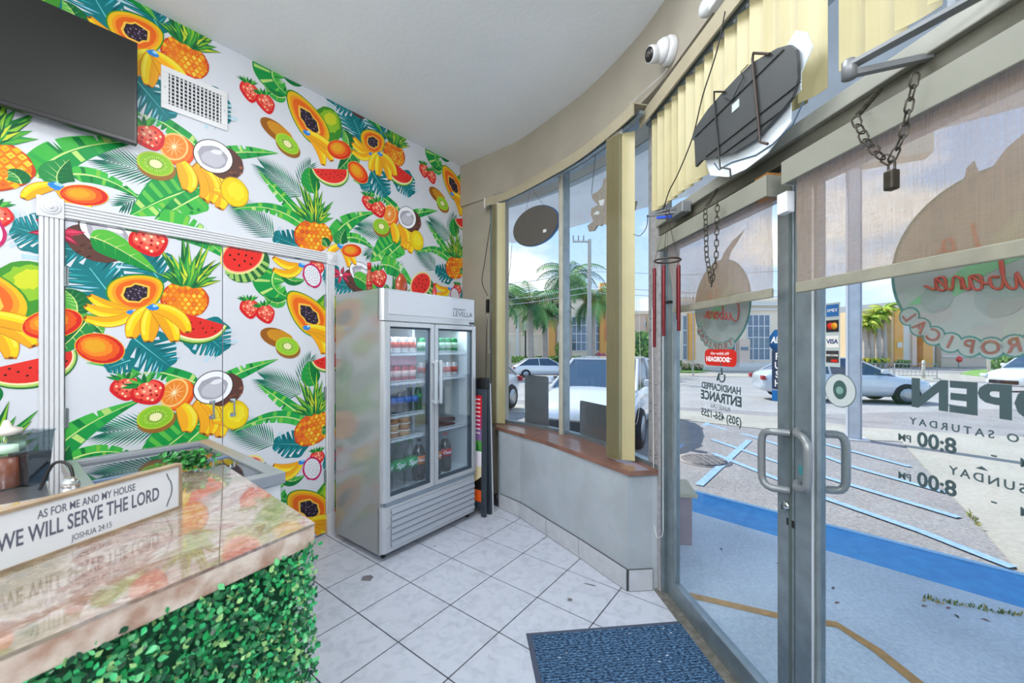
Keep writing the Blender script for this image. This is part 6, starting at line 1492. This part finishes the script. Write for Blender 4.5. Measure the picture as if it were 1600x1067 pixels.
GRASS = mat('lawn_green', '6f9a48', .9, var=.25, vscale=3, bump=.4, bscale=20)
patch('lawn', [(1052, 583), (1090, 583), (1122, 577), (1110, 571), (1052, 570)], GRASS, 'small green lawn in front of the cream building', .06)
patch('lawn', [(1500, 585), (1545, 590), (1600, 592), (1600, 578), (1520, 578)], GRASS, 'green verge beside the clipped hedge', .06)
# manhole, steel post, low pillar
mh = gt(1100, 719); e = empty('manhole_cover', (mh.x, mh.y, mh.z), 0, 'round iron manhole cover in the parking lot', 'manhole cover'); mb = MB(); mb.lathe([(.33, -.003), (.33, .006)], 40); mb.build('frame_ring', mat('iron_pale', '9a9290', .7, var=.2), e)
mb = MB(); mb.lathe([(.28, .0), (.28, .010)], 36); mb.build('lid', mat('iron', '5e5f66', .6, .3, var=.2), e); mb = MB()
for i in range(7):
    for j in range(-4, 5):
        x, y = -.24+i*.08, j*.055
        if x*x+y*y < .062: mb.box(x-.028, x+.028, y-.012, y+.012, .009, .015)
mb.build('tread_bars', mat('iron_pale', '9a9290', .7, var=.2), e)
b0_ = gt(1334, 686); e = empty('sign_post', (b0_.x, b0_.y, b0_.z), -.5, 'tall square grey steel post standing in the parking lot', 'post'); POSTM = mat('galvanised_post', 'd0d4da', .5, .3, var=.08, vscale=6)
MB().box(-.075, .075, -.06, .06, 0, 4.4, 0, .006).build('shaft', POSTM, e); MB().box(-.09, -.075, -.07, .07, 0, 4.4).box(.075, .09, -.07, .07, 0, 4.4).build('flange', mat('post_flange', 'b0b6c2', .5, .3), e); MB().box(-.17, .17, -.17, .17, 0, .02).build('base_plate', POSTM, e)
MB().box(-.9, .9, -.16, .16, 4.4, 5.6, 0, .03).build('sign_box', mat('sign_box_cream', 'd8d0bc', .5), e)
pb = gp(1062, 856, -.02); e = empty('low_pillar', (pb.x+.07, pb.y+.1, -.02), -.2, 'low pink rendered pillar with stone cap outside the window', 'pillar')
MB().box(-.30, .05, -.06, .22, 0, .36, 0, .006).build('shaft', mat('pink_render', 'a8959c', .8, var=.08, bump=.2), e); MB().box(-.33, .08, -.09, .25, .36, .39, 0, .005).build('stone_cap', mat('cap_cream', 'c9c0a8', .7, var=.08), e)
# canopy: soffit and fascia
cp = [(.92, -2.5)]+[(p.x, p.y) for p in reversed(offs(ARC2, -.30)) if p.y > -2.4]+[(pc.x-.9, pc.y+1.2)]
dn = 4.72
def cl_(t): p = bn*dn/bn.length_squared+ba*t; return (p.x, p.y)
mb = MB(); mb.prism([c for c in cp]+[cl_(-4.8), cl_(8.5), (9.5, -2.5)], 3.2, 3.45); tag(mb.build('canopy', mat('soffit_white', 'e6e8e8', .7, var=.08, vscale=1.4, bump=.2, bscale=20)), 'white canopy sheltering the walkway outside the windows', kind='structure')
m = MB(); 
for k in range(3): a = offs(ARC2, -.36-.10*k); ribbon(a, offs(a, -.05), 2.95-.0+.05*k, 3.2, 0, m)
tag(m.build('trim_soffit', mat('soffit_band', 'aeb3b2', .7, var=.12, vscale=6)), 'stepped bands where the canopy meets the window head', kind='structure')
# ---------------------------------------------------------------- cars
def car(label, loc, rz, paint, kind=0, s=1.0):
    e = empty('car', loc, rz, label, 'car'); PM = mat('paint_'+paint, paint, .18, .25, coat=.8); GM = mat('car_window', '38485c', .05, .0, spec=1.0); TY = mat('tyre', '222326', .8); L = 4.6; H = 1.45 if kind == 0 else 1.72
    # x forward (front at +L/2)
    st = [(-2.30, .50, .70, .34), (-2.22, .78, .92, .28), (-1.7, .86, 1.0, .22), (-.9, .90, .96, .20), (.2, .90, .95, .20), (1.0, .89, .93, .20), (1.6, .86, .86, .22), (2.05, .80, .74, .24), (2.28, .62, .62, .30)]
    k_ = 1 if kind == 0 else 1.12
    rings = []
    for x, w, zt_, zb_ in st:
        zt_ *= k_; zm = zb_+(zt_-zb_)*.55; rings.append([(x, -w*.86, zb_), (x, -w*.99, zb_+.12), (x, -w, zm), (x, -w*.95, zt_-.06), (x, -w*.82, zt_), (x, 0, zt_+.035), (x, w*.82, zt_), (x, w*.95, zt_-.06), (x, w, zm), (x, w*.99, zb_+.12), (x, w*.86, zb_)])
    def loft(R): n = len(R[0]); vs = [v for r in R for v in r]; return vs, [(i*n+j, i*n+(j+1) % n, (i+1)*n+(j+1) % n, (i+1)*n+j) for i in range(len(R)-1) for j in range(n)]+[tuple(range(n))[::-1], tuple((len(R)-1)*n+j for j in range(n))]
    vs, fs = loft(rings); b = MB().add(vs, fs, 0, None, True).build('body', PM, e); sm = b.modifiers.new('s', 'SUBSURF'); sm.levels = 1; sm.render_levels = 1
    zr = 1.40*(1 if kind == 0 else 1.2); zb2 = .90*k_
    g = [(-1.95 if kind == 0 else -2.15, .74, zb2), (-1.25 if kind == 0 else -1.9, .64, zr-.05), (-.5, .65, zr), (.25, .63, zr-.02), (1.18, .74, zb2-.01)]
    xs = [(g[0][0], g[0][2], .76), (g[1][0], g[1][2], .62), (g[2][0], g[2][2], .64), (g[3][0], g[3][2], .62), (g[4][0], g[4][2], .76)]
    V_ = []
    for x, z, w in xs: V_ += [(x, -w, z), (x, w, z)]
    lower = [(xs[1][0]-.0, -.80, zb2-.02), (xs[1][0], .80, zb2-.02), (xs[3][0], -.80, zb2-.02), (xs[3][0], .80, zb2-.02), (xs[2][0], -.80, zb2-.02), (xs[2][0], .80, zb2-.02)]
    V_ += lower
    F_ = [(0, 1, 3, 2), (6, 7, 9, 8), (0, 2, 10), (2, 4, 14, 10), (4, 6, 12, 14), (6, 8, 12), (1, 11, 3), (3, 11, 15, 5), (5, 15, 13, 7), (7, 13, 9)]
    MB().add(V_, F_).build('windows', GM, e)
    rf = MB(); rf.add([(x, s_*w*.98, z+dz) for dz in (-.01, .035) for x, z, w in xs[1:4] for s_ in (-1, 1)], [(0, 1, 3, 2), (2, 3, 5, 4), (6, 8, 9, 7), (8, 10, 11, 9), (0, 6, 7, 1), (4, 5, 11, 10), (0, 2, 8, 6), (2, 4, 10, 8), (1, 7, 9, 3), (3, 9, 11, 5)]); rf.build('roof', PM, e)
    pil = MB()
    for s_ in (-1, 1):
        for a, b2 in (((xs[0][0], s_*.76, xs[0][1]), (xs[1][0], s_*.63, xs[1][1]+.01)), ((xs[3][0], s_*.63, xs[3][1]+.01), (xs[4][0], s_*.76, xs[4][1])), ((-.45, s_*.81, zb2-.02), (-.5, s_*.65, zr))): pil.tube([a, b2], .03, 6)
    pil.build('window_pillars', PM, e)
    for x in (-1.42, 1.42):
        for s_ in (-1, 1):
            wh = MB().lathe([(.20, -.11), (.32, -.10), (.33, -.04), (.33, .06), (.30, .11), (.20, .11)], 24, c=(x, s_*.80, .33), ax='y').build('wheel', TY, e); MB().lathe([(.06, -.118), (.20, -.112), (.205, .112), (.06, .118)], 12, c=(x, s_*.80, .33), ax='y').build('rim', mat('alloy', 'a9adb3', .3, .8), wh)
    for s_ in (-1, 1):
        MB().box(2.02, 2.24, s_*.70-.12, s_*.70+.12, .56*k_, .68*k_, 0, .03).build('headlight', mat('lamp_clear', 'dfe6ec', .1), e); MB().box(-2.30, -2.2, s_*.68-.12, s_*.68+.12, .68*k_, .82*k_, 0, .02).build('tail_light', mat('lamp_red', 'a3202a', .3), e)
        MB().box(.78, .92, s_*.92-.08, s_*.92+.08, .95*k_, 1.07*k_, 0, .03).build('wing_mirror', PM, e)
    MB().box(2.22, 2.33, -.45, .45, .36, .52, 0, .02).build('grille', BLACK, e); e.scale = (s, s, s); return e
hd_ = math.atan2(-.89, -.45)
car('white sedan parked nose in right outside the shop window', (.85+.45*2.1, 5.6+.89*2.1, -.08), hd_, 'e6e9f0', 0, .93)
car('silver car parked beyond the white sedan, at the left edge of the window', (-2.3+.45*2.1, 7.4+.89*2.1, -.14), hd_, 'b4c0cc', 0, .95)
y_ = 12.5; p_ = gt(1305, 626); car('silver sedan driving past on the street behind the steel post', (p_.x, p_.y, p_.z+.0), math.atan2(-.30, 1), 'c9d2da')
p_ = gt(1640, 612); car('white van like car at the right edge of the street', (p_.x, p_.y, p_.z), PI+.1, 'eceff2', 1)
p_ = gt(850, 590); car('distant white car on the street seen behind the tall metal sheet', (p_.x, p_.y, p_.z), .1, 'eceff2')
# ---------------------------------------------------------------- buildings across the street
CRM = mat('cream_render', 'efe0ca', .8, var=.05, vscale=.3); PNK = mat('pinkish_stone', 'e6cdbc', .8, var=.06, vscale=.5); ORG = mat('orange_render', 'f0b062', .8, var=.05, vscale=.4); TAN = mat('tan_render', 'e0c49a', .8, var=.05, vscale=.4); WHR = mat('white_render', 'dedbd6', .8); WGL = mat('dark_window_glass', '5c7288', .08, .3, spec=1); FRM = mat('white_mullion', 'e6e6ea', .5); PKB = mat('pink_banner', 'd9608e', .7)
def bldg(label, px0, px1, yt, Y, m, panels=(), wins=(), dep=3, name='building'):
    a = at(px0, yt, Y); b = at(px1, yt, Y); z0 = gz(Y)-.1; e = empty(name, (a.x, Y, z0), 0, label, 'building'); w = b.x-a.x
    MB().box(0, w, 0, dep, 0, a.z-z0).build('wall', m, e)
    def loc(px, py): p = at(px, py, Y); return p.x-a.x, p.z-z0
    for pa, ya, pb_, yb, mm, nm_, pr_ in panels:
        x0, z1 = loc(pa, ya); x1, z0_ = loc(pb_, yb); MB().box(x0, x1, -pr_, .02, max(0, z0_), z1).build(nm_, mm, e)
    for pa, ya, pb_, yb, nx, ny in wins:
        x0, z1 = loc(pa, ya); x1, z0_ = loc(pb_, yb); mb = MB(); fw_ = .07
        for i in range(nx+1): xx = x0+(x1-x0)*i/nx; mb.box(xx-fw_/2, xx+fw_/2, -.10, .0, z0_, z1)
        for j in range(ny+1): zz = z0_+(z1-z0_)*j/ny; mb.box(x0, x1, -.09, .0, zz-fw_/2, zz+fw_/2)
        f = mb.build('window', FRM, e)
        for i in range(nx):
            for j in range(ny): MB().box(x0+(x1-x0)*i/nx+fw_/2, x0+(x1-x0)*(i+1)/nx-fw_/2, -.04, -.01, z0_+(z1-z0_)*j/ny+fw_/2, z0_+(z1-z0_)*(j+1)/ny-fw_/2).build('pane', WGL, f)
    return e
bldg('pinkish stone building behind the palms at the left of the window', 740, 858, 458, 42, PNK, panels=[(740, 520, 858, 524, CRM, 'string_course', .15), (806, 457, 811, 560, WHR, 'corner_strip', .3), (740, 524, 858, 575, CRM, 'lower_wall', .08), (790, 530, 797, 560, WHR, 'arch_surround', .2), (791, 535, 796, 560, TAN, 'arched_door', .22)])
bldg('cream building with a large gridded window and orange ends', 857, 965, 452, 41, CRM, panels=[(857, 500, 866, 560, ORG, 'orange_pier', .6), (866, 500, 876, 560, TAN, 'side_pier', .3), (870, 506, 872, 556, WHR, 'downpipe', .6), (936, 443, 946, 556, ORG, 'orange_pier', .5), (945, 482, 965, 533, PKB, 'banner', .7), (857, 452, 965, 456, WHR, 'parapet', .2)], wins=[(893, 495, 938, 548, 6, 4)])
bldg('pinkish stone building seen in the narrow pane beside the door', 966, 1036, 488, 40, PNK, panels=[(966, 486, 1036, 491, CRM, 'parapet', .3), (1010, 495, 1024, 560, TAN, 'side_wall', .3)], wins=[(1008, 502, 1012, 510, 1, 1)])
bldg('cream civic building with a tall glazed entrance seen through the left door', 1037, 1240, 466, 38, CRM, panels=[(1037, 472, 1240, 478, WHR, 'cornice', .5), (1037, 482, 1240, 485, WHR, 'cornice', .3), (1074, 490, 1084, 562, ORG, 'orange_pier', .3), (1150, 530, 1166, 568, PNK, 'entrance_pier', .6), (1152, 542, 1163, 547, WGL, 'name_plate', .65), (1040, 572, 1240, 578, WHR, 'steps', 1.5), (1146, 566, 1240, 572, WHR, 'steps', 1.0)],
     wins=[(1066, 493, 1073, 562, 1, 3), (1128, 533, 1148, 562, 2, 2), (1167, 492, 1202, 562, 4, 4)])
e = empty('roof_railing', at(1150, 466, 37.8), 0, 'thin white railing on the roof of the civic building', 'railing'); mb = MB(); mb.box(-6, 5, -.03, .03, .45, .5); mb.box(-6, 5, -.03, .03, .05, .08)
for i in range(36): mb.box(-6+i*.305, -5.95+i*.305, -.02, .02, 0, .48)
mb.build('rails', FRM, e)
bldg('tan school building with orange and white piers seen through the right door', 1342, 1470, 486, 44, TAN, panels=[(1347, 492, 1350, 565, WHR, 'white_fin', .3), (1356, 492, 1358, 565, WHR, 'white_fin', .3), (1368, 492, 1371, 565, WHR, 'white_fin', .3), (1350, 545, 1356, 560, WHR, 'door_panel', .2), (1382, 484, 1386, 572, TAN, 'side_pier', .8), (1386, 482, 1399, 572, ORG, 'orange_pier', .9), (1389, 535, 1396, 543, WHR, 'notice_board', 1.0), (1406, 500, 1417, 565, WHR, 'white_bay', .4), (1417, 500, 1424, 571, PNK, 'pink_pier', .6), (1431, 500, 1446, 573, ORG, 'orange_pier', .8), (1446, 520, 1453, 572, WHR, 'white_bay', .5)], wins=[(1372, 515, 1377, 560, 1, 2), (1406, 541, 1417, 562, 2, 1)])
bldg('long tan building stretching to the right edge behind the hedge', 1471, 1760, 500, 43, mat('tan_grey_render', 'cfc0ac', .8, var=.04, vscale=.3), panels=[(1471, 556, 1760, 558, WHR, 'string_course', .1)])
bldg('low grey buildings in the distance beside the steel post', 1284, 1341, 548, 80, mat('distant_grey', 'b3b6ba', .8), panels=[(1284, 553, 1341, 556, WHR, 'band', .3)])
bldg('distant cream building seen beneath the emblem of the left door', 1241, 1283, 520, 60, CRM)
# elevated rail beam
a = at(1296, 489, 62); b = at(1440, 476, 58); e = empty('rail_beam', a, 0, 'white elevated rail beam crossing behind the palms', 'bridge'); q_ = b-a
bar((0, 0, 0), tuple(q_*1.6), 1.2, 1.5).build('beam', WHR, e)
for t in (.02, .9, 1.5): p = q_*t; MB().box(p.x-.4, p.x+.4, p.y-.4, p.y+.4, -a.z-.8, p.z-.5).build('pier', WHR, e)
# ---------------------------------------------------------------- palms, bushes, street furniture
PF1 = vmat('palm_green', .6); 
def palm(label, px, yb, yt, Y, crown, seed, group='royal palms across the street', light=0):
    rr = random.Random(seed); b = at(px, yb, Y); z0 = gz(Y); tz_ = at(px, yt, Y).z; e = empty('palm_tree', (b.x, Y, z0), rr.uniform(0, 6), label, 'tree', group); H = tz_-z0
    MB().tube([(0, 0, 0), (.03, 0, H*.3), (0, .03, H*.7), (0, 0, H)], [.30, .26, .22, .16], 10).build('trunk', mat('palm_trunk', 'b3a9a0', .8, var=.1, vscale=2), e)
    mb = MB(); cols = [lin(c) for c in (('3f7a48', '5f9a52', '2f6040', '86b86a') if not light else ('7fa838', 'a8bf3e', '5f9030', 'c9cf58'))]
    for k in range(26):
        az = k*2.4; el0 = rr.uniform(-.2, 1.25); ln = crown*rr.uniform(.8, 1.1); P = []; p = Vector((0, 0, H)); d_ = el0
        for i in range(8): P.append(p.copy()); p = p+Vector((math.cos(az)*math.cos(d_), math.sin(az)*math.cos(d_), math.sin(d_)))*ln/7; d_ -= .28
        c = rr.choice(cols); mb.tube(P, .03, 3, 0, caps=False, col=c)
        for i in range(1, 8):
            for s_ in (-1, 1):
                for u in (0, .33, .66):
                    p0 = P[i-1].lerp(P[i], u); t_ = (P[i]-P[i-1]).normalized(); sd = t_.cross(Vector((0, 0, 1))).normalized()*s_; w_ = crown*.30*math.sin(PI*min(.95, .2+.11*i)); tp__ = p0+sd*w_+t_*w_*.5-Vector((0, 0, w_*.55))
                    mb.add([(p0-t_*.05)[:], (p0+t_*.05)[:], tp__[:]], [(0, 1, 2)], 0, c)
    o_ = mb.build('crown', PF1, e); return e
palm('tall royal palm with pale trunk at the left of the window', 829, 556, 474, 30, 3.4, 1); palm('second royal palm half hidden behind the window mullion', 851, 556, 492, 32, 2.8, 2); palm('palm whose fronds reach in from the left edge of the window', 772, 556, 470, 28, 3.0, 3)
palm('tall royal palm left of the grey utility pole', 889, 556, 432, 32, 3.6, 4); palm('royal palm behind the utility pole above the gridded window', 926, 556, 470, 33, 3.4, 5)
for i, (px, yt) in enumerate(((1352, 508), (1361, 500), (1372, 492), (1381, 484))): palm('%s of four slim yellow green palms beside the orange pier' % ('first', 'second', 'third', 'fourth')[i], px, 568, yt, 42, 1.7, 20+i, 'slim palms by the school building', 1)
palm('distant palm beside the card stickers', 1302, 560, 520, 50, 2.6, 31, 'royal palms across the street')
LFM = vmat('bush_leaf', .7)
def bush(name, label, pxa, pxb, yt, yb, Y, cols, n=500, cat='shrub', ls=.13, dep=1.0, boxy=False):
    rr = random.Random(pxa); a = at(pxa, yt, Y); b = at(pxb, yb, Y); w = (b.x-a.x); h = a.z-b.z; e = empty(name, ((a.x+b.x)/2, Y, b.z), 0, label, cat); mb = MB(); cs = [lin(c) for c in cols]
    for k in range(n):
        if boxy: p = Vector((rr.uniform(-w/2, w/2), rr.uniform(-dep/2, dep/2), rr.uniform(0, h)))
        else:
            v = Vector((rr.gauss(0, 1), rr.gauss(0, 1), rr.gauss(0, 1))).normalized(); v *= (.75+.25*rr.random())*(1+.12*math.sin(v.x*7+v.z*5)); p = Vector((v.x*w/2, v.y*dep/2, h*.5+v.z*h*.5))
        nr_ = Vector((rr.gauss(0, .6), -1, rr.gauss(.4, .5))).normalized(); up = Vector((rr.uniform(-1, 1), 0, rr.uniform(-1, 1))); up = (up-nr_*up.dot(nr_)).normalized()
        s_ = rr.uniform(.7, 1.3)*ls; sd = nr_.cross(up)
        mb.add([(p-up*s_)[:], (p+sd*s_*.6)[:], (p+up*s_)[:], (p-sd*s_*.6)[:]], [(0, 1, 2, 3)], 0, rr.choice(cs))
    mb.build('foliage', LFM, e)
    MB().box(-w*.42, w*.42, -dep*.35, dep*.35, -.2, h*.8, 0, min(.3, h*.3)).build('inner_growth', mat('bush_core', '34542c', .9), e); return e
GRN_ = ('5f8a3f', '7fa650', '3f6a35', '93b35c'); 
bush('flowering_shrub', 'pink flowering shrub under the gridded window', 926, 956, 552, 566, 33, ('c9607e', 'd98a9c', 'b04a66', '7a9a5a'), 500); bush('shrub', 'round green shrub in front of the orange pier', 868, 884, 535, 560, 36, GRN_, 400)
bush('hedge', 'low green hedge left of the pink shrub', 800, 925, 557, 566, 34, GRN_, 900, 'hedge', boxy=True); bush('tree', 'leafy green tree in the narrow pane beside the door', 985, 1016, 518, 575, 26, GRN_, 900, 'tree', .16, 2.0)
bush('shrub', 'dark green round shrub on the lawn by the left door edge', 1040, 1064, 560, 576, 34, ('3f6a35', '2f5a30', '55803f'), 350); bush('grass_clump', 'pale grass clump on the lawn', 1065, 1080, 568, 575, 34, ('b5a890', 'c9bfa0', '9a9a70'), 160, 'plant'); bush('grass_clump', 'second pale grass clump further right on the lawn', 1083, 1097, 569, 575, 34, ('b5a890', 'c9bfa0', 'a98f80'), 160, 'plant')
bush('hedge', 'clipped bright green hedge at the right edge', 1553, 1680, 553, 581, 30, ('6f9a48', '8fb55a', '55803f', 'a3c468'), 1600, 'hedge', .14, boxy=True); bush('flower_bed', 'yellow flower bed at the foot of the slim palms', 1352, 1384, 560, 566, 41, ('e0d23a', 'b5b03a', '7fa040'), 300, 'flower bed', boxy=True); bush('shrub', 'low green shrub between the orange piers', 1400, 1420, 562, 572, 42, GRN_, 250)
# utility pole, lamp, wires
pp_ = at(921, 565, 27); e = empty('utility_pole', (pp_.x, 27, gz(27)), 0, 'pale grey utility pole with crossarm seen right of the mullion', 'utility pole'); H = at(921, 374, 27).z-gz(27)
MB().tube([(0, 0, 0), (0, 0, H)], [.17, .12], 12).build('pole', mat('pole_grey', 'b3b0a9', .8, var=.08), e); z_ = H-.1; MB().box(-1.15, .1, -.06, .06, z_-.1, z_).build('crossarm', mat('pole_grey', 'b3b0a9', .8, var=.08), e)
for x in (-1.1, -.75, -.4): MB().lathe([(.03, 0), (.05, .1), (.03, .2), (.05, .3), (.02, .42)], 8, c=(x, 0, z_)).build('insulator', mat('insulator_grey', '7f8488', .4), e)
for i, (ya, yb) in enumerate(((441, 421), (466, 452), (474, 461), (448, 470))):
    if i == 3: continue
    a = at(740, ya+8, 27); b = at(921, yb-4 if i else 424, 27); c = at(1240, yb+2, 25)
    tag(MB().tube([a, a.lerp(b, .5)-Vector((0, 0, .12)), b, b.lerp(c, .5)-Vector((0, 0, .25)), c], .022, 5).build('overhead_wire', mat('wire_grey', 'b9bdc2', .6)), '%s overhead wire crossing the window to the utility pole' % ('topmost', 'middle', 'lowest')[i], 'wire')
lp_ = at(821, 560, 34); e = empty('street_lamp', (lp_.x, 34, gz(34)), 0, 'black post lamp with a white globe in front of the pinkish building', 'street lamp'); H = at(821, 516, 34).z-gz(34); MB().tube([(0, 0, 0), (0, 0, H)], .07, 8).build('post', BLACK, e); MB().lathe([(.12, 0), (.24, .3), (.18, .55), (.03, .7)], 12, c=(0, 0, H)).build('globe', mat('globe_white', 'ececec', .3), e)
lp_ = at(1110, 575, 30); e = empty('flag_pole', (lp_.x, 30, gz(30)), 0, 'thin grey pole before the orange pier of the civic building', 'pole'); 
e.location.x = at(1083, 570, 30).x; MB().tube([(0, 0, 0), (0, 0, 6)], .05, 8).build('shaft', mat('pole_grey', 'b3b0a9', .8, var=.08), e)
# crowd barriers
BARM = mat('barrier_grey', '8d959b', .5, .4)
def barrier(pa, pb_, label):
    A = gt(*pa); B = gt(*pb_); d = (B-A); L_ = d.length; e = empty('crowd_barrier', A, math.atan2(d.y, d.x), label, 'barrier', 'crowd barriers across the street'); h = 1.05
    MB().tube([(0, 0, .1), (0, 0, h), (L_, 0, h), (L_, 0, .1)], .025, 6).tube([(0, 0, .25), (L_, 0, .25)], .02, 6).build('frame', BARM, e); mb = MB(); n = max(6, int(L_/.22))
    for i in range(1, n): mb.tube([(L_*i/n, 0, .25), (L_*i/n, 0, h)], .01, 4)
    mb.build('bars', BARM, e); MB().box(-.03, .03, -.25, .25, 0, .1).box(L_-.03, L_+.03, -.25, .25, 0, .1).build('feet', BARM, e)
barrier((1240, 589), (1342, 590), 'left crowd barrier, partly behind the steel post'); barrier((1344, 591), (1396, 592), 'middle crowd barrier right of the steel post'); barrier((1398, 592), (1464, 593), 'right crowd barrier above the letter N')
hr = at(1498, 572, 40); e = empty('hydrant_sign', (hr.x, 40, gz(40)), 0, 'small round red sign on pipework by the tan building', 'sign'); MB().tube([(0, 0, 0), (0, 0, .9)], .05, 6).build('pipe', BARM, e); MB().lathe([(.32, -.08), (.32, -.03)], 16, c=(0, 0, .95), ax='y').build('red_disc', RB, e)
for i, (px, nm_) in enumerate(((1545, 'white verge post at the left end of the clipped hedge'), (1443, 'cream bollard below the orange pier'))):
    bb_ = gt(px, 591); tag(MB().lathe([(.09, 0), (.09, 1.2 if i else 3.2), (.05, 1.28 if i else 3.25)], 10).build('bollard' if i else 'verge_post', mat('cream_post', 'd9d2c2', .6)), nm_, 'post').location = bb_
# stray leaves on the walkway
rr = random.Random(4)
for i, (px, py, c) in enumerate(((1302, 919, '4a5c52'), (1308, 942, '7a5a5c'), (1495, 963, '3f5148'), (1482, 950, '8a5a5c'), (1444, 947, '7f6a5a'), (1127, 858, '54606a'), (1217, 881, '54606a'), (1540, 969, '8a5a5c'))):
    p = gp(px, py, -.02); a = rr.uniform(0, 3); mb = MB(); u = Vector((math.cos(a), math.sin(a), 0)); v = Vector((-u.y, u.x, 0)); s_ = .022
    mb.add([(-u*s_)[:], (v*s_*.35+Vector((0, 0, .004)))[:], (u*s_)[:], (-v*s_*.35+Vector((0, 0, .004)))[:]], [(0, 1, 2, 3)]); o_ = tag(mb.build('fallen_leaf', mat('leafc'+c, c, .8)), '%s fallen leaf on the walkway, %s' % (('dark green', 'reddish', 'dark green', 'reddish', 'brownish', 'greyish', 'greyish', 'reddish')[i], ('just right of the door stiles, upper one', 'just right of the door stiles, lower one', 'far right, longest one', 'far right, beside the long dark leaf', 'right, before the kerb weeds', 'left, outside the low pillar', 'beside the left door stile', 'rightmost of all')[i]), 'leaf', 'fallen leaves on the walkway'); o_.location = (p.x, p.y, -.019)
for k in range(2):
    pts = [(1512, 800, 1530, 822, 70), (1440, 935, 1600, 962, 90)][k]; mb = MB(); cs = [lin(c) for c in ('6f8a3f', 'a89a5a', '55702f', 'c2ae6a')]
    for i in range(pts[4]):
        t = rr.random(); p = gp(pts[0]+(pts[2]-pts[0])*t+rr.uniform(-4, 4), pts[1]+(pts[3]-pts[1])*t+rr.uniform(-3, 3), -.019); a = rr.uniform(0, 6); h = rr.uniform(.01, .03); d = Vector((math.cos(a), math.sin(a), 0))*.006
        mb.add([(p-d)[:], (p+d)[:], (p+Vector((d.y*2, -d.x*2, h)))[:]], [(0, 1, 2)], 0, rr.choice(cs))
    tag(mb.build('weeds', LFM), 'scattered weeds along the %s' % ('pavement edge', 'blue kerb')[k], 'weeds', kind='stuff')
